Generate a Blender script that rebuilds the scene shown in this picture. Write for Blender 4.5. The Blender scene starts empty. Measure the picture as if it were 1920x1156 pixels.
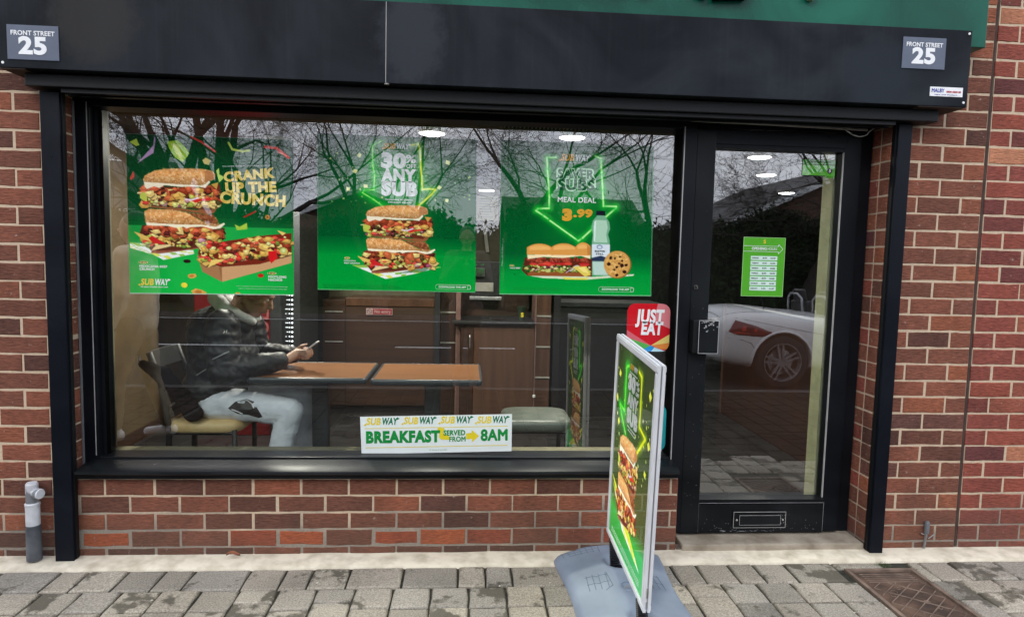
import bpy, bmesh, math, random
import numpy as np
from mathutils import Vector, Matrix, noise as mnoise
from mathutils.bvhtree import BVHTree
random.seed(7); rng = np.random.default_rng(7)
S = bpy.context.scene
COL = S.collection
rad = math.radians

# ------------------------------------------------------------------ camera
cam_d = bpy.data.cameras.new('camera'); cam = bpy.data.objects.new('camera', cam_d); COL.objects.link(cam)
YAW, PITCH, ROLL = 0.07198, -0.08118, 0.0231
fw = Vector((math.sin(YAW)*math.cos(PITCH), math.cos(YAW)*math.cos(PITCH), math.sin(PITCH)))
rt = Vector((math.cos(YAW), -math.sin(YAW), 0)); up = rt.cross(fw)
rt2 = rt*math.cos(ROLL)+up*math.sin(ROLL); up2 = -rt*math.sin(ROLL)+up*math.cos(ROLL)
m = Matrix((( rt2.x, up2.x, -fw.x, 1.5531), (rt2.y, up2.y, -fw.y, -3.0847), (rt2.z, up2.z, -fw.z, 1.4151), (0,0,0,1)))
cam.matrix_world = m
cam_d.sensor_width = 36; cam_d.lens = 36*1220/1920; cam_d.clip_start = .05; cam_d.clip_end = 400
S.camera = cam

# ------------------------------------------------------------------ sky, sun, exposure
SUN_EL, SUN_AZ = rad(38), rad(200)      # behind the camera, a little to the left
W = bpy.data.worlds.new('World'); S.world = W; W.use_nodes = True
nt = W.node_tree; nt.nodes.clear()
def wn(t, **k):
    n = nt.nodes.new(t)
    for a, b in k.items(): setattr(n, a, b)
    return n
sky = wn('ShaderNodeTexSky', sky_type='NISHITA', sun_disc=False, sun_elevation=SUN_EL, sun_rotation=SUN_AZ, air_density=1.4, dust_density=3.0, ozone_density=1.5)
tc = wn('ShaderNodeTexCoord'); mp = wn('ShaderNodeMapping'); mp.inputs['Scale'].default_value = (1, 1, 2.6)
nz = wn('ShaderNodeTexNoise'); nz.inputs['Scale'].default_value = 2.2; nz.inputs['Detail'].default_value = 6; nz.inputs['Roughness'].default_value = .55
cr = wn('ShaderNodeValToRGB'); cr.color_ramp.elements[0].position = .34; cr.color_ramp.elements[1].position = .68
cr.color_ramp.elements[0].color = (15.6, 17.2, 20.4, 1); cr.color_ramp.elements[1].color = (24.4, 25.2, 27.6, 1)
mx = wn('ShaderNodeMix', data_type='RGBA'); mx.inputs[0].default_value = .88
bg = wn('ShaderNodeBackground'); bg.inputs['Strength'].default_value = .10
out = wn('ShaderNodeOutputWorld')
L = nt.links.new
L(tc.outputs['Generated'], mp.inputs[0]); L(mp.outputs[0], nz.inputs['Vector']); L(nz.outputs['Fac'], cr.inputs[0])
L(sky.outputs[0], mx.inputs[6]); L(cr.outputs[0], mx.inputs[7]); L(mx.outputs[2], bg.inputs[0]); L(bg.outputs[0], out.inputs[0])
sd = bpy.data.lights.new('sun', 'SUN'); sd.energy = .9; sd.angle = rad(14); sd.color = (1, .94, .86)
so = bpy.data.objects.new('sun', sd); COL.objects.link(so)
# direction towards the sun, matching the sky's convention (rotation measured clockwise from +Y)
sv = Vector((math.sin(SUN_AZ)*math.cos(SUN_EL), math.cos(SUN_AZ)*math.cos(SUN_EL), math.sin(SUN_EL)))
so.rotation_euler = sv.to_track_quat('Z', 'Y').to_euler(); so.location = (0, -10, 12)
S.view_settings.view_transform = 'Standard'; S.view_settings.look = 'None'
S.view_settings.exposure = 0.0; S.view_settings.gamma = 1; S.view_settings.use_curve_mapping = False
S.render.engine = 'CYCLES'; S.cycles.max_bounces = 8; S.cycles.use_denoising = True; S.cycles.transparent_max_bounces = 12
S.cycles.glossy_bounces = 4; S.cycles.caustics_reflective = False; S.cycles.caustics_refractive = False

# ------------------------------------------------------------------ helpers
def s2l(c):
    c = np.asarray(c, float)/255.
    return np.where(c <= .04045, c/12.92, ((c+.055)/1.055)**2.4)
def lin(r, g, b): return tuple(float(v) for v in s2l((r, g, b)))+(1.,)
def tag(o, label=None, cat=None, group=None, kind=None):
    if label: o['label'] = label
    if cat: o['category'] = cat
    if group: o['group'] = group
    if kind: o['kind'] = kind
    return o
WORLD = {}
def empty(name, loc, label=None, cat=None, group=None, kind=None):
    o = bpy.data.objects.new(name, None); COL.objects.link(o); o.location = loc; o.empty_display_size = .1
    WORLD[o.name] = Vector(loc)
    return tag(o, label, cat, group, kind)
def wloc(p): return WORLD.get(p.name, Vector((0, 0, 0))) if p else Vector((0, 0, 0))
def link(name, me, mat, parent=None, loc=(0, 0, 0), smooth=False):
    """loc is relative to the parent"""
    o = bpy.data.objects.new(name, me); COL.objects.link(o); o.location = loc
    if mat is not None and len(me.materials) == 0: me.materials.append(mat)
    if parent: o.parent = parent
    WORLD[o.name] = wloc(parent)+Vector(loc)
    if smooth: me.polygons.foreach_set('use_smooth', [True]*len(me.polygons))
    return o
class MB:
    def __init__(s): s.v = []; s.f = []
    def add(s, vs, fs):
        n = len(s.v); s.v += [tuple(v) for v in vs]; s.f += [tuple(i+n for i in f) for f in fs]; return s
    def box(s, x0, x1, y0, y1, z0, z1):
        return s.add([(x0,y0,z0),(x1,y0,z0),(x1,y1,z0),(x0,y1,z0),(x0,y0,z1),(x1,y0,z1),(x1,y1,z1),(x0,y1,z1)],
                     [(0,3,2,1),(4,5,6,7),(0,1,5,4),(1,2,6,5),(2,3,7,6),(3,0,4,7)])
    def cbox(s, x0, x1, y0, y1, z0, z1, b=.003):
        """box with chamfered edges"""
        bm = bmesh.new(); bmesh.ops.create_cube(bm, size=1)
        for v in bm.verts: v.co = Vector(((x0+x1)/2+v.co.x*(x1-x0), (y0+y1)/2+v.co.y*(y1-y0), (z0+z1)/2+v.co.z*(z1-z0)))
        bmesh.ops.bevel(bm, geom=bm.edges[:], offset=b, segments=2, affect='EDGES', profile=.6)
        bm.verts.index_update()
        s.add([v.co[:] for v in bm.verts], [[v.index for v in f.verts] for f in bm.faces]); bm.free(); return s
    def tube(s, pts, r, n=8, cap=True):
        pts = [Vector(p) for p in pts]; rs = r if isinstance(r, (list, tuple)) else [r]*len(pts)
        vs = []; fs = []; ref = None
        for i, p in enumerate(pts):
            d = (pts[min(i+1, len(pts)-1)]-pts[max(i-1, 0)]).normalized()
            if ref is None or abs(ref.dot(d)) > .95: ref = Vector((0,0,1)) if abs(d.z) < .9 else Vector((1,0,0))
            a = d.cross(ref).normalized(); b = a.cross(d).normalized(); ref = b
            for k in range(n):
                t = 2*math.pi*k/n; vs.append(p+(a*math.cos(t)+b*math.sin(t))*rs[i])
        for i in range(len(pts)-1):
            for k in range(n):
                k2 = (k+1) % n; fs.append((i*n+k, i*n+k2, (i+1)*n+k2, (i+1)*n+k))
        if cap: fs.append(tuple(range(n))[::-1]); fs.append(tuple((len(pts)-1)*n+k for k in range(n)))
        return s.add(vs, fs)
    def disc(s, c, r, axis='Y', n=20, h=.002, rx=None):
        """flat round plate: centre c, thickness h towards -axis for Y, +axis for Z"""
        rx = rx or r; vs = []
        for t in (0, 1):
            for k in range(n):
                a = 2*math.pi*k/n; u, w = rx*math.cos(a), r*math.sin(a)
                if axis == 'Y': vs.append((c[0]+u, c[1]-h*t, c[2]+w))
                elif axis == 'Z': vs.append((c[0]+u, c[1]+w, c[2]+h*t))
                else: vs.append((c[0]-h*t, c[1]+u, c[2]+w))
        fs = [tuple(range(n)), tuple(range(n, 2*n))]+[(k, (k+1) % n, n+(k+1) % n, n+k) for k in range(n)]
        return s.add(vs, fs)
    def prism(s, pts, y0, y1):
        """polygon in XZ extruded along Y"""
        n = len(pts); vs = [(p[0], y0, p[1]) for p in pts]+[(p[0], y1, p[1]) for p in pts]
        return s.add(vs, [tuple(range(n)), tuple(range(2*n-1, n-1, -1))]+[(k, n+k, n+(k+1) % n, (k+1) % n) for k in range(n)])
    def lathe(s, prof, c=(0,0,0), n=24):
        vs = [(c[0]+r*math.cos(2*math.pi*k/n), c[1]+r*math.sin(2*math.pi*k/n), c[2]+z) for r, z in prof for k in range(n)]
        fs = [(i*n+k, i*n+(k+1) % n, (i+1)*n+(k+1) % n, (i+1)*n+k) for i in range(len(prof)-1) for k in range(n)]
        fs += [tuple(range(n))[::-1], tuple((len(prof)-1)*n+k for k in range(n))]
        return s.add(vs, fs)
    def xf(s, M):
        s.v = [tuple(M @ Vector(v)) for v in s.v]; return s
    def mesh(s, name, off=(0,0,0)):
        me = bpy.data.meshes.new(name); ox, oy, oz = off
        me.from_pydata([(x-ox, y-oy, z-oz) for x, y, z in s.v], [], s.f); me.update()
        bm = bmesh.new(); bm.from_mesh(me); bmesh.ops.recalc_face_normals(bm, faces=bm.faces); bm.to_mesh(me); bm.free()
        return me
    def build(s, name, mat, parent=None, smooth=False, local=False):
        """vertices in world coordinates unless local"""
        if parent is not None:
            off = (0,0,0) if local else tuple(wloc(parent))
            return link(name, s.mesh(name, off), mat, parent, smooth=smooth)
        xs = np.array(s.v); c = ((xs[:,0].min()+xs[:,0].max())/2, (xs[:,1].min()+xs[:,1].max())/2, xs[:,2].min())
        return link(name, s.mesh(name, c), mat, None, c, smooth=smooth)
def autosmooth(o, ang=35):
    me = o.data; me.polygons.foreach_set('use_smooth', [True]*len(me.polygons))
    bm = bmesh.new(); bm.from_mesh(me)
    for e in bm.edges:
        if len(e.link_faces) == 2 and e.calc_face_angle(0) > rad(ang): e.smooth = False
    bm.to_mesh(me); bm.free()
def copy_tree(o, parent=None):
    c = o.copy(); COL.objects.link(c); c.parent = parent; WORLD[c.name] = WORLD.get(o.name, Vector((0,0,0)))
    for ch in o.children: copy_tree(ch, c)
    return c

# ------------------------------------------------------------------ materials
MATS = {}
def new_mat(name):
    M = bpy.data.materials.new(name); M.use_nodes = True; n = M.node_tree; n.nodes.clear(); MATS[name] = M
    o = n.nodes.new('ShaderNodeOutputMaterial'); b = n.nodes.new('ShaderNodeBsdfPrincipled'); n.links.new(b.outputs[0], o.inputs[0])
    return M, n, b
def nd(n, t, **k):
    x = n.nodes.new(t)
    for a, v in k.items():
        if a.startswith('i_'): x.inputs[a[2:].replace('_', ' ')].default_value = v
        else: setattr(x, a, v)
    return x
def noise_mat(name, c1, c2, scale=8, detail=6, rough=.6, rr=None, bump=.0, bscale=None, stretch=(1,1,1), metallic=0, spec=.5, coord='Object', lo=.35, hi=.65, extra=None):
    M, n, b = new_mat(name)
    t = nd(n, 'ShaderNodeTexCoord'); mpp = nd(n, 'ShaderNodeMapping'); mpp.inputs['Scale'].default_value = stretch
    if coord == 'World':
        g = nd(n, 'ShaderNodeNewGeometry'); n.links.new(g.outputs['Position'], mpp.inputs[0])
    else: n.links.new(t.outputs[coord], mpp.inputs[0])
    z = nd(n, 'ShaderNodeTexNoise'); z.inputs['Scale'].default_value = scale; z.inputs['Detail'].default_value = detail
    n.links.new(mpp.outputs[0], z.inputs['Vector'])
    r = nd(n, 'ShaderNodeValToRGB'); r.color_ramp.elements[0].position = lo; r.color_ramp.elements[1].position = hi
    r.color_ramp.elements[0].color = c1; r.color_ramp.elements[1].color = c2
    n.links.new(z.outputs['Fac'], r.inputs[0]); n.links.new(r.outputs[0], b.inputs['Base Color'])
    b.inputs['Roughness'].default_value = rough; b.inputs['Metallic'].default_value = metallic; b.inputs['Specular IOR Level'].default_value = spec
    if rr:
        mr = nd(n, 'ShaderNodeMapRange'); mr.inputs['To Min'].default_value = rr[0]; mr.inputs['To Max'].default_value = rr[1]
        n.links.new(z.outputs['Fac'], mr.inputs['Value']); n.links.new(mr.outputs[0], b.inputs['Roughness'])
    if bump:
        z2 = nd(n, 'ShaderNodeTexNoise'); z2.inputs['Scale'].default_value = bscale or scale*4; z2.inputs['Detail'].default_value = 5
        n.links.new(mpp.outputs[0], z2.inputs['Vector'])
        bp = nd(n, 'ShaderNodeBump'); bp.inputs['Strength'].default_value = bump; bp.inputs['Distance'].default_value = .004
        n.links.new(z2.outputs['Fac'], bp.inputs['Height']); n.links.new(bp.outputs[0], b.inputs['Normal'])
    return M
def plain(name, c, rough=.5, metallic=0, spec=.5, var=.12, scale=14):
    c2 = tuple(min(1, v*(1+var)) for v in c[:3])+(1,); c1 = tuple(v*(1-var) for v in c[:3])+(1,)
    return noise_mat(name, c1, c2, scale=scale, rough=rough, metallic=metallic, spec=spec, bump=.05)
def emit(name, c, st):
    M, n, b = new_mat(name); b.inputs['Base Color'].default_value = c; b.inputs['Emission Color'].default_value = c; b.inputs['Emission Strength'].default_value = st
    return M

def brick_mat(name, stops, dirt=True):
    """wire-cut brick: colour of each brick from its own random number, drag marks along its length"""
    M, n, b = new_mat(name); l = n.links.new
    oi = nd(n, 'ShaderNodeObjectInfo'); r = nd(n, 'ShaderNodeValToRGB'); cr = r.color_ramp
    while len(cr.elements) < len(stops): cr.elements.new(.5)
    for e, (p, c) in zip(cr.elements, stops): e.position = p; e.color = c
    l(oi.outputs['Random'], r.inputs[0])
    g = nd(n, 'ShaderNodeNewGeometry')
    m1 = nd(n, 'ShaderNodeMapping'); m1.inputs['Scale'].default_value = (14, 14, 75); l(g.outputs['Position'], m1.inputs[0])
    z1 = nd(n, 'ShaderNodeTexNoise'); z1.inputs['Scale'].default_value = 2.2; z1.inputs['Detail'].default_value = 7; z1.inputs['Roughness'].default_value = .65; z1.inputs['Distortion'].default_value = .5
    l(m1.outputs[0], z1.inputs['Vector'])
    z2 = nd(n, 'ShaderNodeTexNoise'); z2.inputs['Scale'].default_value = 34; z2.inputs['Detail'].default_value = 4; l(g.outputs['Position'], z2.inputs['Vector'])
    z3 = nd(n, 'ShaderNodeTexNoise'); z3.inputs['Scale'].default_value = 5; z3.inputs['Detail'].default_value = 5; l(g.outputs['Position'], z3.inputs['Vector'])
    mr = nd(n, 'ShaderNodeMapRange'); mr.inputs['From Min'].default_value = .3; mr.inputs['From Max'].default_value = .7; mr.inputs['To Min'].default_value = .50; mr.inputs['To Max'].default_value = 1.5
    l(z1.outputs['Fac'], mr.inputs['Value'])
    mr3 = nd(n, 'ShaderNodeMapRange'); mr3.inputs['From Min'].default_value = .3; mr3.inputs['From Max'].default_value = .7; mr3.inputs['To Min'].default_value = .82; mr3.inputs['To Max'].default_value = 1.18
    l(z3.outputs['Fac'], mr3.inputs['Value'])
    mm = nd(n, 'ShaderNodeMath', operation='MULTIPLY'); l(mr.outputs[0], mm.inputs[0]); l(mr3.outputs[0], mm.inputs[1])
    mx = nd(n, 'ShaderNodeMix', data_type='RGBA', blend_type='MULTIPLY'); mx.inputs[0].default_value = 1
    l(r.outputs[0], mx.inputs[6]); l(mm.outputs[0], mx.inputs[7])
    # pale flecks of lime
    gt = nd(n, 'ShaderNodeMapRange'); gt.inputs['From Min'].default_value = .66; gt.inputs['From Max'].default_value = .78; gt.inputs['To Max'].default_value = .6; l(z2.outputs['Fac'], gt.inputs['Value'])
    m2 = nd(n, 'ShaderNodeMix', data_type='RGBA'); l(gt.outputs[0], m2.inputs[0]); l(mx.outputs[2], m2.inputs[6]); m2.inputs[7].default_value = (.5, .42, .36, 1)
    last = m2
    if dirt:   # splash dirt on the lowest courses
        sp = nd(n, 'ShaderNodeSeparateXYZ'); l(g.outputs['Position'], sp.inputs[0])
        ad = nd(n, 'ShaderNodeMath', operation='MULTIPLY_ADD'); ad.inputs[1].default_value = .25; l(z3.outputs['Fac'], ad.inputs[0]); l(sp.outputs['Z'], ad.inputs[2])
        dz = nd(n, 'ShaderNodeMapRange'); dz.inputs['From Min'].default_value = .06; dz.inputs['From Max'].default_value = .40; dz.inputs['To Min'].default_value = .6; dz.inputs['To Max'].default_value = 0; l(ad.outputs[0], dz.inputs['Value'])
        m3 = nd(n, 'ShaderNodeMix', data_type='RGBA'); l(dz.outputs[0], m3.inputs[0]); l(m2.outputs[2], m3.inputs[6]); m3.inputs[7].default_value = (.085, .06, .045, 1); last = m3
    l(last.outputs[2], b.inputs['Base Color']); b.inputs['Roughness'].default_value = .85; b.inputs['Specular IOR Level'].default_value = .25
    bp = nd(n, 'ShaderNodeBump'); bp.inputs['Strength'].default_value = 1; bp.inputs['Distance'].default_value = .006; l(z1.outputs['Fac'], bp.inputs['Height'])
    bp2 = nd(n, 'ShaderNodeBump'); bp2.inputs['Strength'].default_value = .4; bp2.inputs['Distance'].default_value = .002; l(z2.outputs['Fac'], bp2.inputs['Height']); l(bp.outputs[0], bp2.inputs['Normal']); l(bp2.outputs[0], b.inputs['Normal'])
    return M
MB_A = brick_mat('red_brick', [(0, (.09,.040,.030,1)), (.25, (.16,.062,.040,1)), (.55, (.205,.074,.046,1)), (.8, (.24,.082,.049,1)), (.93, (.29,.094,.048,1)), (1, (.12,.054,.042,1))])
MB_B = brick_mat('mixed_red_brick', [(0, (.085,.032,.036,1)), (.18, (.20,.055,.04,1)), (.5, (.28,.072,.046,1)), (.82, (.22,.060,.045,1)), (.95, (.30,.095,.055,1)), (1, (.46,.20,.11,1))])
MB_O = brick_mat('spalled_orange_brick', [(0, (.42,.085,.030,1)), (.5, (.52,.125,.045,1)), (1, (.36,.07,.03,1))])
MB_R = brick_mat('redder_brick', [(0, (.27,.065,.035,1)), (1, (.33,.075,.035,1))])
def mortar_mat():
    M, n, b = new_mat('lime_mortar'); l = n.links.new
    g = nd(n, 'ShaderNodeNewGeometry')
    z = nd(n, 'ShaderNodeTexNoise'); z.inputs['Scale'].default_value = 3.2; z.inputs['Detail'].default_value = 6; l(g.outputs['Position'], z.inputs['Vector'])
    z2 = nd(n, 'ShaderNodeTexNoise'); z2.inputs['Scale'].default_value = 90; z2.inputs['Detail'].default_value = 4; l(g.outputs['Position'], z2.inputs['Vector'])
    sp = nd(n, 'ShaderNodeSeparateXYZ'); l(g.outputs['Position'], sp.inputs[0])
    ad = nd(n, 'ShaderNodeMath', operation='MULTIPLY_ADD'); ad.inputs[1].default_value = .7; l(z.outputs['Fac'], ad.inputs[0]); l(sp.outputs['Z'], ad.inputs[2])
    r = nd(n, 'ShaderNodeMapRange'); r.inputs['From Min'].default_value = .40; r.inputs['From Max'].default_value = .62; l(ad.outputs[0], r.inputs['Value'])
    mx = nd(n, 'ShaderNodeMix', data_type='RGBA'); l(r.outputs[0], mx.inputs[0]); mx.inputs[6].default_value = (.26, .225, .185, 1); mx.inputs[7].default_value = (.58, .45, .32, 1)
    mv = nd(n, 'ShaderNodeMapRange'); mv.inputs['To Min'].default_value = .7; mv.inputs['To Max'].default_value = 1.2; l(z2.outputs['Fac'], mv.inputs['Value'])
    m2 = nd(n, 'ShaderNodeMix', data_type='RGBA', blend_type='MULTIPLY'); m2.inputs[0].default_value = 1; l(mx.outputs[2], m2.inputs[6]); l(mv.outputs[0], m2.inputs[7])
    l(m2.outputs[2], b.inputs['Base Color']); b.inputs['Roughness'].default_value = .95; b.inputs['Specular IOR Level'].default_value = .1
    bp = nd(n, 'ShaderNodeBump'); bp.inputs['Strength'].default_value = .6; bp.inputs['Distance'].default_value = .003; l(z2.outputs['Fac'], bp.inputs['Height']); l(bp.outputs[0], b.inputs['Normal'])
    return M
M_MORTAR = mortar_mat()
def paint_mat(name, c, rough=.32, chip=.0, smear=.5, spec=.22, wear=False):
    """dark shop paint: faint smears, dust and a few pale scuffs"""
    M, n, b = new_mat(name); l = n.links.new
    g = nd(n, 'ShaderNodeNewGeometry')
    z = nd(n, 'ShaderNodeTexNoise'); z.inputs['Scale'].default_value = 1.7; z.inputs['Detail'].default_value = 7; z.inputs['Distortion'].default_value = 1.2; l(g.outputs['Position'], z.inputs['Vector'])
    z2 = nd(n, 'ShaderNodeTexNoise'); z2.inputs['Scale'].default_value = 22; z2.inputs['Detail'].default_value = 9; z2.inputs['Roughness'].default_value = .7; l(g.outputs['Position'], z2.inputs['Vector'])
    r = nd(n, 'ShaderNodeMapRange'); r.inputs['From Min'].default_value = .38; r.inputs['From Max'].default_value = .66; r.inputs['To Max'].default_value = smear; l(z.outputs['Fac'], r.inputs['Value'])
    mx = nd(n, 'ShaderNodeMix', data_type='RGBA'); l(r.outputs[0], mx.inputs[0]); mx.inputs[6].default_value = c
    mx.inputs[7].default_value = tuple(min(1, v*1.9+.008*smear) for v in c[:3])+(1,)
    r2 = nd(n, 'ShaderNodeMapRange'); r2.inputs['From Min'].default_value = .735-chip; r2.inputs['From Max'].default_value = .755-chip; r2.inputs['To Max'].default_value = .55; l(z2.outputs['Fac'], r2.inputs['Value'])
    m2 = nd(n, 'ShaderNodeMix', data_type='RGBA'); l(r2.outputs[0], m2.inputs[0]); l(mx.outputs[2], m2.inputs[6]); m2.inputs[7].default_value = (.30, .30, .31, 1)
    last = m2
    if wear:
        # rain streaks, and the large rubbed patches that stand beside the panel joint and at the left end
        ms = nd(n, 'ShaderNodeMapping'); ms.inputs['Scale'].default_value = (60, 60, 1.6); l(g.outputs['Position'], ms.inputs[0])
        z4 = nd(n, 'ShaderNodeTexNoise'); z4.inputs['Scale'].default_value = 1; z4.inputs['Detail'].default_value = 4; l(ms.outputs[0], z4.inputs['Vector'])
        sm = nd(n, 'ShaderNodeMapRange'); sm.inputs['From Min'].default_value = .52; sm.inputs['From Max'].default_value = .75; sm.inputs['To Max'].default_value = .16; l(z4.outputs['Fac'], sm.inputs['Value'])
        zz = nd(n, 'ShaderNodeMath', operation='MULTIPLY'); l(sm.outputs[0], zz.inputs[0]); l(z.outputs['Fac'], zz.inputs[1])
        m5 = nd(n, 'ShaderNodeMix', data_type='RGBA'); l(zz.outputs[0], m5.inputs[0]); l(m2.outputs[2], m5.inputs[6]); m5.inputs[7].default_value = (.05, .052, .055, 1); last = m5
        for (cx, cz, rx, rz, col) in ((1.30, 2.34, .13, .20, (.032, .036, .044, 1)), (-.02, 2.36, .17, .17, (.030, .029, .028, 1)), (3.42, 2.27, .16, .16, (.018, .024, .032, 1))):
            vm = nd(n, 'ShaderNodeVectorMath', operation='SUBTRACT'); l(g.outputs['Position'], vm.inputs[0]); vm.inputs[1].default_value = (cx, -.16, cz)
            vs_ = nd(n, 'ShaderNodeVectorMath', operation='MULTIPLY'); l(vm.outputs[0], vs_.inputs[0]); vs_.inputs[1].default_value = (1/rx, 0, 1/rz)
            ln = nd(n, 'ShaderNodeVectorMath', operation='LENGTH'); l(vs_.outputs[0], ln.inputs[0])
            ad = nd(n, 'ShaderNodeMath', operation='MULTIPLY_ADD'); ad.inputs[1].default_value = 1.2; l(z2.outputs['Fac'], ad.inputs[0]); l(ln.outputs['Value'], ad.inputs[2])
            ed = nd(n, 'ShaderNodeMapRange'); ed.inputs['From Min'].default_value = 1.35; ed.inputs['From Max'].default_value = 1.85; ed.inputs['To Min'].default_value = .75; ed.inputs['To Max'].default_value = 0; l(ad.outputs[0], ed.inputs['Value'])
            m6 = nd(n, 'ShaderNodeMix', data_type='RGBA'); l(ed.outputs[0], m6.inputs[0]); l(last.outputs[2], m6.inputs[6]); m6.inputs[7].default_value = col; last = m6
    l(last.outputs[2], b.inputs['Base Color'])
    mr = nd(n, 'ShaderNodeMapRange'); mr.inputs['To Min'].default_value = rough-.08; mr.inputs['To Max'].default_value = rough+.22; l(z.outputs['Fac'], mr.inputs['Value']); l(mr.outputs[0], b.inputs['Roughness']); b.inputs['Specular IOR Level'].default_value = spec
    bp = nd(n, 'ShaderNodeBump'); bp.inputs['Strength'].default_value = .08; bp.inputs['Distance'].default_value = .002; l(z2.outputs['Fac'], bp.inputs['Height']); l(bp.outputs[0], b.inputs['Normal'])
    return M
M_FASCIA = paint_mat('charcoal_fascia_panel', (.0055, .0075, .0105, 1), .42, .0, 1.1, .10, wear=True)
M_BLACK = paint_mat('black_shop_paint', (.004, .005, .007, 1), .30, .02, .6, .14)
M_BLACKC = paint_mat('chipped_black_paint', (.004, .005, .006, 1), .28, .05, .7, .16)
M_POST = paint_mat('blue_black_post_paint', (.004, .0055, .009, 1), .34, .015, .5, .13)
M_SOFFIT = plain('black_shutter_housing', (.0035, .004, .005, 1), .5, spec=.3)
M_GREEN = paint_mat('dark_green_sign_panel', (.0, .062, .038, 1), .22, .0, .9)
M_GREEND = plain('deep_green_letter', (.0, .022, .014, 1), .35)
M_WHITE = plain('white_gloss', (.8, .8, .8, 1), .35, var=.03)
M_ALU = noise_mat('brushed_aluminium', (.42,.42,.44,1), (.60,.60,.62,1), scale=10, rough=.32, metallic=.75, stretch=(1,1,.1), bump=.05)
M_ALUW = plain('silver_anodised_frame', (.72, .73, .74, 1), .38, metallic=.1, var=.05)
M_CHROME = plain('polished_chrome', (.75, .75, .76, 1), .12, metallic=1, var=.03)
M_BEAD = plain('grey_glazing_bead', (.36, .35, .34, 1), .4)
M_PVC = plain('pale_grey_pvc_strip', (.34, .33, .29, 1), .5)
def glass_mat(name='shop_glass', k=2.3, tint=.93, base=.0):
    M = bpy.data.materials.new(name); M.use_nodes = True; n = M.node_tree; n.nodes.clear(); l = n.links.new
    o = n.nodes.new('ShaderNodeOutputMaterial'); t = n.nodes.new('ShaderNodeBsdfTransparent'); gl = n.nodes.new('ShaderNodeBsdfGlossy')
    t.inputs[0].default_value = (tint*.97, tint, tint*.985, 1); gl.inputs['Roughness'].default_value = 0.0; gl.inputs['Color'].default_value = (1, 1, 1, 1)
    fr = n.nodes.new('ShaderNodeFresnel'); fr.inputs['IOR'].default_value = 1.52
    mu = n.nodes.new('ShaderNodeMath'); mu.operation = 'MULTIPLY_ADD'; mu.inputs[1].default_value = k; mu.inputs[2].default_value = base; mu.use_clamp = True
    mx = n.nodes.new('ShaderNodeMixShader'); gb = n.nodes.new('ShaderNodeNewGeometry'); iv = n.nodes.new('ShaderNodeMath'); iv.operation = 'SUBTRACT'; iv.inputs[0].default_value = 1; l(gb.outputs['Backfacing'], iv.inputs[1])
    m3 = n.nodes.new('ShaderNodeMath'); m3.operation = 'MULTIPLY'; l(mu.outputs[0], m3.inputs[0]); l(iv.outputs[0], m3.inputs[1])
    l(fr.outputs[0], mu.inputs[0]); l(m3.outputs[0], mx.inputs[0]); l(t.outputs[0], mx.inputs[1]); l(gl.outputs[0], mx.inputs[2]); l(mx.outputs[0], o.inputs[0])
    # slight waviness of float glass
    tcx = n.nodes.new('ShaderNodeNewGeometry'); z = n.nodes.new('ShaderNodeTexNoise'); z.inputs['Scale'].default_value = 1.3; z.inputs['Detail'].default_value = 1
    bp = n.nodes.new('ShaderNodeBump'); bp.inputs['Strength'].default_value = .012; bp.inputs['Distance'].default_value = .003
    l(tcx.outputs['Position'], z.inputs['Vector']); l(z.outputs['Fac'], bp.inputs['Height']); l(bp.outputs[0], gl.inputs['Normal'])
    return M
M_GLASS = glass_mat(k=5.0, tint=.985, base=.0)
def wood_mat(name, c1, c2, rough=.4, axis='Z', sc=1.0):
    st = {'X': (.6, 9, 9), 'Y': (9, .6, 9), 'Z': (9, 9, .6)}[axis]
    return noise_mat(name, c1, c2, scale=2.6*sc, detail=8, rough=rough, stretch=st, coord='World', lo=.3, hi=.7, bump=.05)
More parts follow.
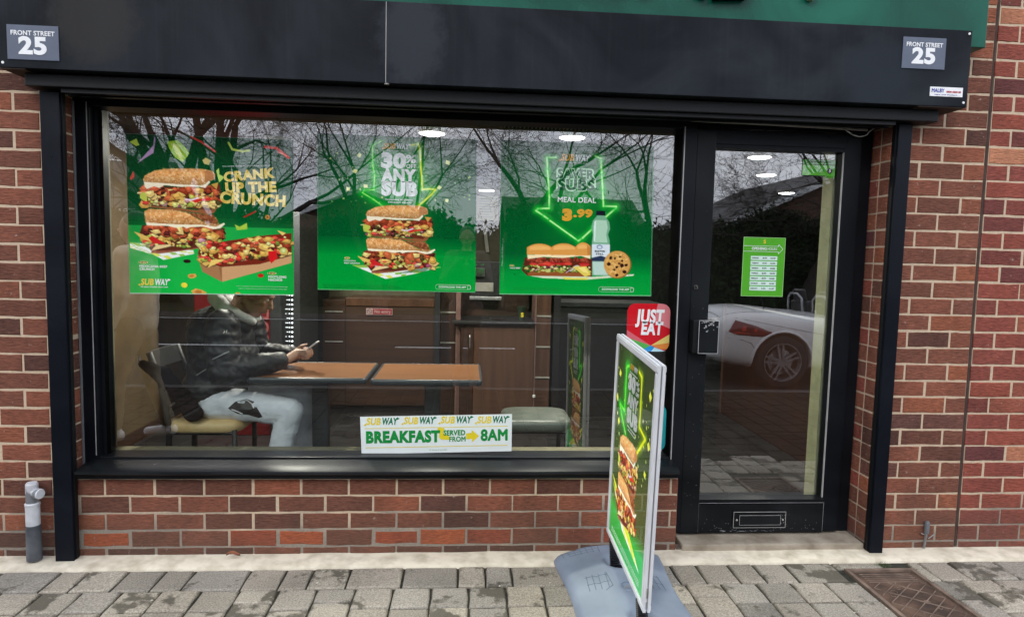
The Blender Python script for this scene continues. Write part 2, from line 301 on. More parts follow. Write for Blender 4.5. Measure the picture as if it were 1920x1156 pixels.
# ------------------------------------------------------------------ ground
HC = .08336                     # one brick course
G0 = -.045                      # paving level
ROAD = -.15
def paver_mat():
    M, n, b = new_mat('concrete_paver'); l = n.links.new
    oi = nd(n, 'ShaderNodeObjectInfo'); r = nd(n, 'ShaderNodeValToRGB'); c = r.color_ramp
    for _ in range(3): c.elements.new(.5)
    for e, (p, q) in zip(c.elements, [(0, (.22,.20,.165,1)), (.3, (.33,.29,.23,1)), (.6, (.285,.26,.22,1)), (.88, (.37,.33,.26,1)), (1, (.16,.15,.13,1))]): e.position = p; e.color = q
    l(oi.outputs['Random'], r.inputs[0])
    g = nd(n, 'ShaderNodeNewGeometry')
    z = nd(n, 'ShaderNodeTexNoise'); z.inputs['Scale'].default_value = 150; z.inputs['Detail'].default_value = 3; l(g.outputs['Position'], z.inputs['Vector'])
    mv = nd(n, 'ShaderNodeMapRange'); mv.inputs['From Min'].default_value = .3; mv.inputs['From Max'].default_value = .7; mv.inputs['To Min'].default_value = .6; mv.inputs['To Max'].default_value = 1.35; l(z.outputs['Fac'], mv.inputs['Value'])
    m2 = nd(n, 'ShaderNodeMix', data_type='RGBA', blend_type='MULTIPLY'); m2.inputs[0].default_value = 1; l(r.outputs[0], m2.inputs[6]); l(mv.outputs[0], m2.inputs[7])
    # damp, mossy blotches that belong to the stone: more of them in the second course from the wall
    z2 = nd(n, 'ShaderNodeTexNoise'); z2.inputs['Scale'].default_value = 6.5; z2.inputs['Detail'].default_value = 6; z2.inputs['Roughness'].default_value = .6; l(g.outputs['Position'], z2.inputs['Vector'])
    ad = nd(n, 'ShaderNodeMath', operation='MULTIPLY_ADD'); ad.inputs[1].default_value = .16; l(oi.outputs['Random'], ad.inputs[0]); l(z2.outputs['Fac'], ad.inputs[2])
    st = nd(n, 'ShaderNodeMapRange'); st.inputs['From Min'].default_value = .645; st.inputs['From Max'].default_value = .70; st.inputs['To Max'].default_value = .85; l(ad.outputs[0], st.inputs['Value'])
    m3 = nd(n, 'ShaderNodeMix', data_type='RGBA'); l(st.outputs[0], m3.inputs[0]); l(m2.outputs[2], m3.inputs[6]); m3.inputs[7].default_value = (.075, .066, .048, 1)
    z3 = nd(n, 'ShaderNodeTexNoise'); z3.inputs['Scale'].default_value = 2.1; z3.inputs['Detail'].default_value = 4; l(g.outputs['Position'], z3.inputs['Vector'])
    mv3 = nd(n, 'ShaderNodeMapRange'); mv3.inputs['From Min'].default_value = .3; mv3.inputs['From Max'].default_value = .7; mv3.inputs['To Min'].default_value = .8; mv3.inputs['To Max'].default_value = 1.2; l(z3.outputs['Fac'], mv3.inputs['Value'])
    m4 = nd(n, 'ShaderNodeMix', data_type='RGBA', blend_type='MULTIPLY'); m4.inputs[0].default_value = 1; l(m3.outputs[2], m4.inputs[6]); l(mv3.outputs[0], m4.inputs[7])
    l(m4.outputs[2], b.inputs['Base Color']); b.inputs['Roughness'].default_value = .85; b.inputs['Specular IOR Level'].default_value = .3
    bp = nd(n, 'ShaderNodeBump'); bp.inputs['Strength'].default_value = .5; bp.inputs['Distance'].default_value = .003; l(z.outputs['Fac'], bp.inputs['Height'])
    bq = nd(n, 'ShaderNodeBump'); bq.inputs['Strength'].default_value = .5; bq.inputs['Distance'].default_value = .006; l(z2.outputs['Fac'], bq.inputs['Height']); l(bp.outputs[0], bq.inputs['Normal']); l(bq.outputs[0], b.inputs['Normal'])
    return M
M_PAVER = paver_mat()
M_SOIL = noise_mat('joint_grit', (.012,.012,.008,1), (.04,.038,.025,1), scale=30, rough=1, coord='World', bump=.4)
M_STRIP = noise_mat('pale_concrete_haunch', (.46,.40,.30,1), (.70,.63,.50,1), scale=14, detail=9, rough=.9, coord='World', bump=.6, bscale=55, spec=.15, lo=.28, hi=.60)
M_TARMAC = noise_mat('tarmac', (.022,.021,.020,1), (.040,.038,.035,1), scale=25, rough=1, spec=.03, coord='World', bump=.5)
M_EARTH = noise_mat('verge_earth', (.05,.045,.03,1), (.05,.06,.03,1), scale=3, rough=1, spec=.03, coord='World', bump=.3)
M_PAINTW = noise_mat('road_line_paint', (.42,.42,.40,1), (.62,.62,.60,1), scale=12, rough=.9, spec=.1, coord='World')

g = MB().box(-60, 70, -80, 60, -.30, ROAD-.008).build('ground', M_EARTH); tag(g, kind='structure')
g = MB().box(-60, 70, -11.95, -3.72, ROAD-.006, ROAD).build('road', M_TARMAC); tag(g, kind='structure')
rd = g
ml = MB().box(-60, 70, -11.72, -11.60, ROAD+.001, ROAD+.004)
ml.build('edge_line', M_PAINTW, rd)
ml = MB()
for i in range(-14, 16): ml.box(i*4.0+.4, i*4.0+2.4, -7.52, -7.40, ROAD+.001, ROAD+.004)
ml.build('centre_line', M_PAINTW, rd)
ml = MB().box(-60, 70, -3.72, -3.60, ROAD, G0).build('kerb', noise_mat('kerb_concrete', (.07,.065,.06,1), (.12,.11,.10,1), scale=5, rough=1, spec=.05, coord='World', bump=.3)); tag(ml, kind='structure')
ml = MB().box(-60, 70, -12.10, -11.97, ROAD-.004, ROAD+.10).build('far_kerb', MATS['kerb_concrete']); tag(ml, kind='structure')
# pavement: bedding sheet, single stones near the wall, joined stones beyond
pav = MB().box(-12, 14, -3.60, .0, -.30, G0-.012).build('pavement', M_SOIL); tag(pav, kind='structure')
PAV_CACHE = {}
def paver_mesh(w, d, v):
    key = (round(w, 3), round(d, 3), v)
    if key in PAV_CACHE: return PAV_CACHE[key]
    r = random.Random(hash(key) & 0xffff); h = .03; c = .007
    def j(s): return r.uniform(-s, s)
    ox = [(-w/2+j(.002), -d/2+j(.002)), (0, -d/2+j(.003)), (w/2+j(.002), -d/2+j(.002)), (w/2+j(.003), 0), (w/2+j(.002), d/2+j(.002)), (0, d/2+j(.003)), (-w/2+j(.002), d/2+j(.002)), (-w/2+j(.003), 0)]
    vs = [(x, y, -h) for x, y in ox]+[(x, y, -c+j(.001)) for x, y in ox]
    vs += [(x*(1-2*c/w*1.1), y*(1-2*c/d*1.1), j(.0008)) for x, y in ox]
    fs = [(k, (k+1) % 8, 8+(k+1) % 8, 8+k) for k in range(8)]+[(8+k, 8+(k+1) % 8, 16+(k+1) % 8, 16+k) for k in range(8)]+[tuple(range(16, 24))]
    me = bpy.data.meshes.new('paver'); me.from_pydata(vs, [], fs); me.update(); me.materials.append(M_PAVER)
    me.polygons.foreach_set('use_smooth', [8 <= i < 16 for i in range(len(fs))]); PAV_CACHE[key] = me; return me
MANHOLE = (3.385, 3.735, -.80, -.190)
def hits(x0, x1, y0, y1):
    a, b_, c, d = MANHOLE; return x0 < b_-.003 and x1 > a+.003 and y0 < d-.003 and y1 > c+.003
def paver(x0, x1, y0, y1):
    if hits(x0, x1, y0, y1):
        # cut the stone against the manhole frame
        if x0 < MANHOLE[0]-.04: x1 = MANHOLE[0]
        elif x1 > MANHOLE[1]+.04: x0 = MANHOLE[1]
        elif y1 > MANHOLE[3]+.02: y0 = MANHOLE[3]
        else: return
    if x1-x0 < .02 or y1-y0 < .012: return
    gp = .0085
    me = paver_mesh(x1-x0-gp, y1-y0-gp, random.randrange(3))
    link('paver', me, None, pav, tuple(Vector(((x0+x1)/2, (y0+y1)/2, G0+random.uniform(-.0025, .0015)))-WORLD[pav.name]))
row1 = [-.86, -.62, -.484, -.232, -.112, .058, .223, .35, .599, .758, .881, 1.049, 1.292, 1.541, 1.665, 1.787, 2.03, 2.19, 2.43, 2.553, 2.676, 2.833, 2.957, 3.113, 3.353, 3.60, 3.80, 3.951, 4.187, 4.43, 4.55, 4.79]
for a, b_ in zip(row1[:-1], row1[1:]): paver(a, b_, -.312, -.128)
col = [-.86+.1632*i for i in range(35)]
yends = {}
for ci, (a, b_) in enumerate(zip(col[:-1], col[1:])):
    y = -.312; lens = [.165, .12, .165, .24]
    first = [.168, .112, .168, .168, .11][ci % 5] if ci % 2 else .168
    y2 = y-first; paver(a, b_, y2, y)
    k = ci
    while y2 > -1.15:
        k = (k*7+3) % 4; q = lens[k] if y2 < -.40 else [.168, .118][ci % 2]; paver(a, b_, y2-q, y2); y2 -= q
    yends[ci] = y2
rest = MB()
def rest_paver(x0, x1, y0, y1):
    z = G0+random.uniform(-.002, .001); e = .004; c = .006
    rest.add([(x0+e,y0+e,z-.02),(x1-e,y0+e,z-.02),(x1-e,y1-e,z-.02),(x0+e,y1-e,z-.02),(x0+e+c,y0+e+c,z),(x1-e-c,y0+e+c,z),(x1-e-c,y1-e-c,z),(x0+e+c,y1-e-c,z)],
             [(0,1,5,4),(1,2,6,5),(2,3,7,6),(3,0,4,7),(4,5,6,7)])
i = 0; x = -12+.0
while x < 14:
    ci = round((x+.86)/.1632); inside = -.87 < x < col[-1]-.01 and 0 <= ci < len(col)-1
    xs = col[ci] if inside else x
    y = yends[ci] if inside else -.128
    while y > -3.6:
        q = random.choice([.12, .165, .24]); q = min(q, y+3.6)
        if q < .03: break
        if not (not inside and -.86 < xs+.16 and xs < 4.7 and y > -1.2): rest_paver(xs, xs+.1632, y-q, y)
        y -= q
    x = xs+.1632 if inside else x+.1632
    if not inside and x > -.86-.16 and x < -.86+.0: x = -.86
rp = rest.build('distant_pavers', noise_mat('dimmed_pavers', (.022,.017,.013,1), (.042,.033,.025,1), scale=1.2, rough=1, spec=.03, coord='World', bump=.3, bscale=60), pav); tag(rp, kind='stuff')  # distant stones coloured far darker to keep their reflection in the glass dim
# concrete haunch along the foot of the wall, rough front edge
vs, fs = [], []; n = 360
for i in range(n+1):
    x = -6+14*i/n
    jy = mnoise.noise((x*3.1, 0, 0))*.010+mnoise.noise((x*14, 3, 0))*.004
    zz = mnoise.noise((x*5, 7, 0))*.003
    zt = -.036+.003*mnoise.noise((x*2.3, 2, 9))
    yf = -.124+jy
    vs += [(x, .06, zt+.002+zz), (x, -.02, zt+.001+zz), (x, -.065+jy*.5, zt-.001+zz), (x, yf+.010, G0+.004+zz*.4), (x, yf, G0-.004), (x, yf, -.2)]
for i in range(n):
    for k in range(5): a = i*6+k; fs.append((a, a+1, a+7, a+6))
h = MB(); h.add(vs, fs); ho = h.build('concrete_haunch', M_STRIP, smooth=True)
tag(ho, kind='structure')

# ------------------------------------------------------------------ brick walls
BR_CACHE = {}
def brick_mesh(w, h, d, v, matname, rough=0.0):
    key = (round(w, 3), round(h, 4), round(d, 3), v, matname)
    if key in BR_CACHE: return BR_CACHE[key]
    r = random.Random((hash(key[:4]) & 0xffff)+v); j = lambda s: r.uniform(-s, s)
    c = .0035 if not rough else .009
    nx = 4
    w = w+j(.0022); h = h+j(.0012)
    top = [(-w/2+w*k/nx+j(.0010), h/2+j(.0019 if not rough else .005)) for k in range(nx+1)]
    bot = [(w/2-w*k/nx, -h/2+j(.0019 if not rough else .004)) for k in range(nx+1)]
    ring = top+bot; n = len(ring)
    fr = [(x*(1-2*c/w)+j(.0008), z*(1-2*c/h)+j(.0008)) for x, z in ring]
    vs = [(x, d, z) for x, z in ring]+[(x, c*.8, z) for x, z in ring]+[(x, 0+(abs(j(.0010)) if rough else 0), z) for x, z in fr]
    fs = [(k, (k+1) % n, n+(k+1) % n, n+k) for k in range(n)]+[(n+k, n+(k+1) % n, 2*n+(k+1) % n, 2*n+k) for k in range(n)]
    if rough:
        vs.append((j(.03), .0005, j(.01))); fs += [(2*n+k, 2*n+(k+1) % n, 3*n) for k in range(n)]
    else: fs.append(tuple(range(2*n, 3*n)))
    me = bpy.data.meshes.new('brick'); me.from_pydata(vs, [], fs); me.update()
    bm = bmesh.new(); bm.from_mesh(me); bmesh.ops.recalc_face_normals(bm, faces=bm.faces); bm.to_mesh(me); bm.free()
    me.materials.append(MATS[matname]); BR_CACHE[key] = me; return me
def courses(root, x0, x1, r0, r1, phase, mat, d=.1, y=0, special=None, jit=.0012):
    JT = .0096
    for r in range(r0, r1):
        z = r*HC+HC/2; off = phase+(0 if r % 2 == 0 else .1125)
        k = math.floor((x0-off)/.225)-1
        while True:
            a, b_ = off+.225*k, off+.225*(k+1); k += 1
            if b_ <= x0+.012: continue
            if a >= x1-.012: break
            a2, b2 = max(a+JT/2, x0+.001), min(b_-JT/2, x1-.001)
            if b2-a2 < .015: continue
            mt, rg = mat, 0
            if special and (r, k-1) in special: mt, rg = special[(r, k-1)]
            me = brick_mesh(b2-a2, HC-JT+.0008, d, random.randrange(9) if not rg else 5+rg*(k % 3), mt, rg)
            link('brick', me, None, root, tuple(Vector(((a2+b2)/2+random.uniform(-jit, jit), y+random.uniform(0, .0022), z+random.uniform(-.0008, .0008)))-WORLD[root.name]))
def joined_courses(name, root, x0, x1, r0, r1, phase, mat):
    mb = MB()
    for r in range(r0, r1):
        z = r*HC; off = phase+(0 if r % 2 == 0 else .1125); k = math.floor((x0-off)/.225)-1
        while True:
            a, b_ = off+.225*k, off+.225*(k+1); k += 1
            if b_ <= x0+.012: continue
            if a >= x1-.012: break
            a2, b2 = max(a+.005, x0+.001), min(b_-.005, x1-.001)
            if b2-a2 < .015: continue
            z0, z1 = z+.005, z+HC-.005
            mb.add([(a2,.03,z0),(b2,.03,z0),(b2,.03,z1),(a2,.03,z1),(a2+.003,0,z0+.003),(b2-.003,0,z0+.003),(b2-.003,0,z1-.003),(a2+.003,0,z1-.003)],[(0,1,5,4),(1,2,6,5),(2,3,7,6),(3,0,4,7),(4,5,6,7)])
    o = mb.build(name, MATS[mat], root); tag(o, kind='stuff'); return o
def mortar(root, x0, x1, z0, z1, y0=.0035, y1=.30):
    # bevelled sheet with slightly uneven surface
    mb = MB().box(x0+.0035, x1-.0035, y0, y1, z0, z1); return mb.build('mortar', M_MORTAR, root)
XL, XR, XJ = -.25, 3.605, 4.104     # edges of the opening, movement joint
RT = 31
w1 = empty('brick_wall', (-.6, .1, -.04), 'narrow red brick pier left of the shop window, behind the grey pipe', 'brick wall')
courses(w1, -.93, XL, -1, RT, -.455, 'red_brick')
joined_courses('outer_bricks', w1, -3.4, -.925, -1, RT+6, -.455, 'red_brick')
mortar(w1, -3.4, XL, -.06, (RT+6)*HC)
joined_courses('upper_bricks', w1, -.93, XL, RT, RT+6, -.455, 'red_brick')
sp = {(0,-1): ('spalled_orange_brick', 1), (0,2): ('redder_brick', 0), (0,3): ('spalled_orange_brick', 1), (0,5): ('spalled_orange_brick', 1), (0,6): ('spalled_orange_brick', 0), (0,7): ('redder_brick', 0), (0,9): ('redder_brick', 0), (0,10): ('redder_brick', 0), (1,4):('red_brick',0)}
w2 = empty('brick_wall', (1.2, .1, -.04), 'low red brick wall under the shop window, a few orange broken bricks in its lowest course', 'brick wall')
courses(w2, -.245, 2.625, -1, 4, 0.0, 'red_brick', special=sp)
mortar(w2, -.245, 2.625, -.06, 4*HC+.03)
w3 = empty('brick_wall', (3.85, .1, -.04), 'red brick pier right of the door, between the black post and the dark vertical joint', 'brick wall')
courses(w3, XR, XJ-.006, -1, RT, 3.762, 'red_brick', d=.07)
mb = MB().box(XR+.0035, XJ-.0095, .0035, .30, -.06, (RT+6)*HC).build('mortar', M_MORTAR, w3)
joined_courses('upper_bricks', w3, XR, XJ-.006, RT, RT+6, 3.762, 'red_brick')
# returns in the door reveal: a second brick behind the first
for r in range(0, 26):
    me = brick_mesh(.05, HC-.010, .085, random.randrange(3), 'mixed_red_brick' if r % 3 == 0 else 'red_brick')
    link('brick', me, None, w3, tuple(Vector((XR+.0255-random.uniform(0, .0015), .081, r*HC+HC/2))-WORLD[w3.name]))
w4 = empty('brick_wall', (4.6, .1, -.04), 'brighter mixed red brick wall at the far right, beyond the dark vertical joint', 'brick wall')
courses(w4, XJ+.008, 4.93, -1, RT+1, 4.112+.112, 'mixed_red_brick')
joined_courses('outer_bricks', w4, 4.925, 7.6, -1, RT+6, 4.224, 'mixed_red_brick')
joined_courses('upper_bricks', w4, XJ+.008, 4.93, RT+1, RT+6, 4.224, 'mixed_red_brick')
mortar(w4, XJ+.0065, 7.6, -.06, (RT+6)*HC)
# sealant in the movement joint
mb = MB()
pts = []
for i in range(60):
    z = -.03+3.0*i/59; pts.append((XJ+mnoise.noise((z*2.3, 0, 5))*.004, .010, z))
tag(mb.tube(pts, .0085, 6).build('joint_sealant', plain('brown_joint_sealant', (.055,.032,.024,1), .8, var=.3)), 'dark brown vertical mastic joint running down between the two right brick walls', 'joint')
# wall core above the opening, behind the signs, and the wall above
w5 = empty('brick_wall', (1.7, .1, 2.40), 'red brick wall above the shop window, behind the green sign', 'brick wall')
mortar(w5, XL-.0, XR+.0, 2.19, (RT+6)*HC)
joined_courses('upper_bricks', w5, XL, XR, 29, RT+6, 0, 'red_brick')
# grimy foot of the wall below the first bed joint
mb = MB().box(2.63, XR, .004, .05, -.10, -.03)
fo = mb.build('wall_footing', noise_mat('grimy_mortar', (.07,.055,.045,1), (.20,.16,.13,1), scale=12, rough=1, coord='World', bump=.8, bscale=40)); tag(fo, kind='structure')

# ------------------------------------------------------------------ shutter posts
def post(x0, x1, zb, zt, label, side):
    r = empty('shutter_post', ((x0+x1)/2, -.025, zb), label, 'post', 'roller shutter guide posts')
    MB().cbox(x0, x1, -.05, -.002, zb, zt, .003).build('guide_rail', M_POST, r)
    xs = x1 if side > 0 else x0
    MB().box(min(xs, xs+side*.006), max(xs, xs+side*.006), -.036, -.014, zb+.01, zt).build('rubber_seal', M_SOFFIT, r)
    for z in (.35, 1.1, 1.8): MB().disc((( x0+x1)/2-.0, -.0502, z), .005, 'Y', 10, .0012).build('screw', M_POST, r)
    return r
post(-.312, -.230, -.042, 2.080, 'black steel shutter post left of the window', 1)
post(3.608, 3.676, -.042, 2.085, 'black steel shutter post right of the door', -1)

# ------------------------------------------------------------------ fascia, housing, sign
fa = empty('shop_fascia', (1.72, -.08, 2.145), 'long charcoal fascia board over the shop window and door', 'fascia')
MB().cbox(-.40, 1.1905, -.160, -.004, 2.147, 2.490, .002).build('fascia_panel', M_FASCIA, fa)
MB().cbox(1.1935, 3.852, -.160, -.004, 2.147, 2.490, .002).build('fascia_panel', M_FASCIA, fa)
MB().box(1.1906, 1.1934, -.159, -.03, 2.150, 2.488).build('seam_sealant', M_BEAD, fa)
for (x, z) in [(-.383, 2.166), (3.838, 2.475), (3.834, 2.166)]:
    MB().disc((x, -.1602, z), .0055, 'Y', 14, .0025).build('rivet', M_WHITE, fa)
MB().disc((1.196, -.150, 2.143), .011, 'Z', 12, .004).build('sealant_blob', M_BEAD, fa)
# soffit board: brown timber ends visible under the box
MB().box(-.398, -.30, -.155, -.01, 2.1425, 2.1465).build('soffit_board', plain('brown_soffit_board', (.035,.022,.014,1), .7), fa)
MB().box(3.62, 3.849, -.155, -.01, 2.1425, 2.1465).build('soffit_board', MATS['brown_soffit_board'], fa)
sh = empty('shutter_housing', (1.7, -.05, 2.075), 'black roller shutter housing tucked beneath the charcoal fascia', 'shutter housing')
MB().cbox(-.335, 3.76, -.105, -.004, 2.088, 2.1415, .004).build('box_section', M_SOFFIT, sh)
MB().box(-.20, 3.565, -.085, -.060, 2.070, 2.087).build('slat', M_SOFFIT, sh)
MB().box(-.20, 3.565, -.040, -.015, 2.066, 2.087).build('bottom_rail', M_BLACK, sh)
MB().box(-.24, 3.60, .0, .10, 2.085, 2.19).build('lintel_cover', M_SOFFIT, sh)
sg = empty('shop_sign', (1.7, -.05, 2.43), 'dark green glossy sign panel mounted above the charcoal fascia', 'sign')
MB().cbox(-.75, 3.966, -.105, -.004, 2.436, 3.02, .003).build('sign_panel', M_GREEN, sg)

# number plates and maker's decal
TEXTS = []      # text to convert later: (text, size, location, material, parent, options)
def text(body, size, loc, mat, parent, name='lettering', bold=.0, align='CENTER', rz=0, rx=90, shear=0, ext=.0006, sx=1, sp=1, rot=None, width=None):
    cu = bpy.data.curves.new(name, 'FONT'); cu.body = body; cu.size = size; cu.align_x = align; cu.align_y = 'CENTER'
    fat = 0
    if 'M' in body and bold > .008: fat = bold*size*.9; bold = 0
    cu.offset = bold*size; cu.shear = shear; cu.extrude = ext; cu.space_character = max(sp, 1+(bold+fat/size)*1.7); cu.resolution_u = 4
    o = bpy.data.objects.new(name, cu); COL.objects.link(o)
    M = rot if rot is not None else (Matrix.Rotation(rad(rz), 4, 'Y') @ Matrix.Rotation(rad(rx), 4, 'X'))
    TEXTS.append((o, M, Vector(loc), mat, parent, sx, width, fat)); return o
def flush_texts():
    bpy.context.view_layer.update(); dg = bpy.context.evaluated_depsgraph_get()
    for o, M, loc, mat, parent, sx, width, fat in TEXTS:
        me = bpy.data.meshes.new_from_object(o.evaluated_get(dg)); name = o.name.split('.')[0]
        cu = o.data; bpy.data.objects.remove(o); bpy.data.curves.remove(cu)
        if width and len(me.vertices):
            xs = [v.co.x for v in me.vertices]; sx = width/(max(xs)-min(xs))
        if fat:      # embolden by overlaying shifted copies of the outline
            bm = bmesh.new()
            for k_, (dx, dy) in enumerate(((0,0),(1,0),(-1,0),(0,1),(0,-1),(.7,.7),(-.7,.7),(.7,-.7),(-.7,-.7))):
                mc = me.copy(); mc.transform(Matrix.Translation((dx*fat/max(sx,.2), dy*fat, k_*2e-6))); bm.from_mesh(mc); bpy.data.meshes.remove(mc)
            bm.to_mesh(me); bm.free()
        me.transform(M @ Matrix.Diagonal((sx, 1, 1, 1)))
        me.materials.clear(); me.materials.append(mat)
        ob = bpy.data.objects.new(name, me); COL.objects.link(ob); ob.parent = parent; ob.location = loc-wloc(parent); WORLD[ob.name] = loc
M_PLATE = plain('slate_blue_plate', (.085, .105, .15, 1), .35, var=.06)
for (x0, x1, z0, z1, lb) in [(-.362, -.157, 2.180, 2.320, 'left slate blue FRONT STREET 25 number plate on the charcoal fascia'), (3.522, 3.728, 2.309, 2.448, 'right slate blue FRONT STREET 25 number plate on the charcoal fascia')]:
    p = empty('number_plate', ((x0+x1)/2, -.1605, z0), lb, 'number plate', 'address plates on the fascia')
    MB().cbox(x0, x1, -.1635, -.1602, z0, z1, .0008).build('plate', M_PLATE, p)
    xc = (x0+x1)/2
    text('FRONT STREET', .026, (xc, -.1640, z1-.033), M_WHITE, p, bold=.022, width=.174)
    text('25', .094, (xc, -.1640, z0+.054), M_WHITE, p, bold=.045, width=.112)
p = empty('maker_sticker', (3.746, -.1605, 2.187), 'small white signmaker sticker at the lower right of the charcoal fascia', 'sticker')
MB().box(3.668, 3.826, -.1625, -.1602, 2.190, 2.232).build('sticker_base', M_WHITE, p)
M_BLUEINK = plain('blue_ink', (.02,.03,.30,1), .5); M_REDINK = plain('red_ink', (.45,.02,.04,1), .5)
text('MALBY', .024, (3.705, -.1630, 2.215), M_BLUEINK, p, bold=.02, width=.06)
text('0800 0800 80', .012, (3.782, -.1630, 2.211), M_REDINK, p, bold=.02, width=.07)
text('signs and shutters', .006, (3.745, -.1630, 2.198), M_BLUEINK, p, width=.11)

# raised letters of the sign: only their feet reach into the picture
def letter(points, mat, y=-.150):
    m_ = MB().prism(points, y, -.106); o = m_.build('letter', mat, sg); return o
x0 = 2.56
letter([(2.640,2.583),(2.79,2.590),(2.815,2.612),(2.83,2.86),(2.74,2.86),(2.74,2.70),(2.62,2.86),(2.53,2.86),(2.62,2.70)], M_GREEND)
letter([(2.575,2.592),(2.615,2.592),(2.53,2.80),(2.36,2.86),(2.30,2.60),(2.345,2.60),(2.40,2.78),(2.49,2.78)], M_GREEND)
letter([(2.02,2.60),(2.10,2.60),(2.13,2.72),(2.17,2.60),(2.24,2.60),(2.30,2.86),(2.24,2.86),(2.20,2.70),(2.15,2.82),(2.10,2.70),(2.06,2.86),(1.98,2.86)], M_GREEND)
M_YEL = plain('yellow_sign_letter', (.62,.42,.03,1), .4, var=.04)
letter([(1.62,2.61),(1.86,2.61),(1.90,2.66),(1.90,2.82),(1.86,2.86),(1.62,2.86)], M_YEL)
letter([(1.24,2.64),(1.28,2.61),(1.48,2.61),(1.52,2.64),(1.52,2.86),(1.44,2.86),(1.44,2.69),(1.32,2.69),(1.32,2.86),(1.24,2.86)], M_YEL)
letter([(.84,2.61),(1.10,2.61),(1.14,2.65),(1.14,2.73),(.96,2.80),(1.14,2.80),(1.14,2.86),(.88,2.86),(.84,2.76),(1.04,2.70),(.84,2.70)], M_YEL)
m_ = MB().disc((3.098, -.106, 2.632), .030, 'Y', 28, .03); m_.build('round_mark', plain('cream_round_mark', (.75,.70,.40,1), .35, var=.03), sg)

# ------------------------------------------------------------------ shop window
GY = .150
M_PANE = M_GLASS
sw = empty('shop_window', (1.2, .12, .352), 'large black framed shop window with bare tree reflections in its glass', 'window')
MB().cbox(-.250, -.178, .085, .20, .36, 2.100, .003).build('jamb', M_BLACK, sw)
MB().box(-.1775, -.160, .118, .20, .412, 2.075).build('jamb', M_BLACK, sw)
MB().box(-.1925, -.1885, .0835, .087, .42, 2.07).build('glazing_bead', M_BEAD, sw)
MB().box(-.2485, -.243, .074, .0848, .36, 2.07).build('sealant_line', plain('grey_sealant', (.16,.16,.165,1), .6), sw)
MB().cbox(-.178, 2.600, .085, .20, 2.052, 2.100, .003).build('head', M_BLACK, sw)
MB().cbox(-.178, 2.600, .085, .20, .372, .412, .003).build('bottom_rail', M_BLACKC, sw)
MB().cbox(2.600, 2.672, .085, .20, .02, 2.100, .003).build('mullion', M_BLACK, sw)
MB().box(2.606, 2.611, .0815, .0849, .40, 2.06).build('glazing_bead', M_BEAD, sw)
s = MB()
prof = [(.10, .3725), (.098, .404), (.02, .398), (-.030, .392), (-.050, .384), (-.053, .372), (-.046, .364), (-.034, .360), (-.034, .345), (-.001, .341), (-.0005, .3725)]
vs = []; xsn = 50
for i in range(xsn+1):
    x = -.215+(2.612+.215)*i/xsn
    for (y, z) in prof: vs.append((x, y+mnoise.noise((x*2, y*9, 1))*.0012, z+mnoise.noise((x*3, y*9, 4))*.0012))
npf = len(prof)
fs = [(i*npf+k, i*npf+(k+1) % npf, (i+1)*npf+(k+1) % npf, (i+1)*npf+k) for i in range(xsn) for k in range(npf)]+[tuple(range(npf)), tuple(xsn*npf+k for k in range(npf))]
s.add(vs, fs); so_ = s.build('sill', M_BLACKC, sw); autosmooth(so_, 50)
MB().box(-.160, 2.5965, GY, GY+.006, .412, 2.052).build('pane', M_PANE, sw)
M_GLARE = noise_mat('matte_black_glare_cover', (.003,.003,.003,1), (.006,.006,.006,1), rough=1, spec=0)  # thin black strips added to hide bright reflections on mullion and jamb
MB().box(2.5970, 2.5996, .086, .1995, .4125, 2.0515).build('glare_cover', M_GLARE, sw)
MB().box(-.1596, -.1575, .119, .1495, .4125, 2.0515).build('glare_cover', M_GLARE, sw)

# ------------------------------------------------------------------ door
dr = empty('shop_door', (3.10, .10, .0), 'black glazed shop door with a letterbox and a reflection of a white car', 'door')
MB().cbox(3.535, 3.602, .140, .20, -.005, 2.100, .003).build('door_frame', M_BLACK, dr)
MB().cbox(2.673, 3.535, .110, .20, 2.064, 2.100, .002).build('door_frame', M_BLACK, dr)
MB().cbox(2.676, 2.772, .095, .165, .008, 2.056, .004).build('stile', M_BLACKC, dr)
MB().cbox(3.440, 3.528, .110, .175, .008, 2.056, .004).build('stile', M_BLACK, dr)
MB().cbox(2.772, 3.440, .101, .170, 1.985, 2.056, .003).build('top_rail', M_BLACK, dr)
MB().box(2.772, 3.440, .105, .165, 1.968, 1.9849).build('glazing_bead', M_BLACK, dr)
MB().cbox(2.772, 3.440, .101, .170, .008, .168, .003).build('bottom_rail', M_BLACKC, dr)
MB().box(2.772, 3.440, .097, .165, .1685, .186).build('glazing_bead', M_BLACKC, dr)
MB().box(3.4345, 3.4395, .112, .120, .19, 1.97).build('bead_edge', M_BEAD, dr)
MB().box(2.773, 3.439, GY-.001, GY+.005, .186, 1.968).build('pane', M_PANE, dr)
lb = MB().cbox(2.955, 3.235, .092, .1005, .038, .122, .003).build('letterbox', M_BLACKC, dr)
MB().cbox(2.985, 3.205, .086, .0915, .054, .106, .003).build('flap', M_BLACKC, lb)
e = MB()
for (a, b_, c, d) in [(2.955,3.235,.1205,.1228),(2.955,3.235,.0372,.0392),(2.955,2.9572,.038,.122),(3.2328,3.235,.038,.122)]: e.box(a, b_, .0905, .0918, c, d)
e.build('worn_edge', M_BEAD, lb)
MB().disc((2.973, .0915, .080), .005, 'Y', 10, .003).build('screw', M_BEAD, lb); MB().disc((3.219, .0915, .080), .005, 'Y', 10, .003).build('screw', M_BEAD, lb)
hb = MB().cbox(2.676, 2.800, .030, .0945, .955, 1.118, .004).build('pull_handle', M_SOFFIT, dr)
MB().cbox(2.702, 2.7995, .0225, .0298, .958, 1.116, .002).build('face_plate', M_BLACKC, hb)
e = MB()
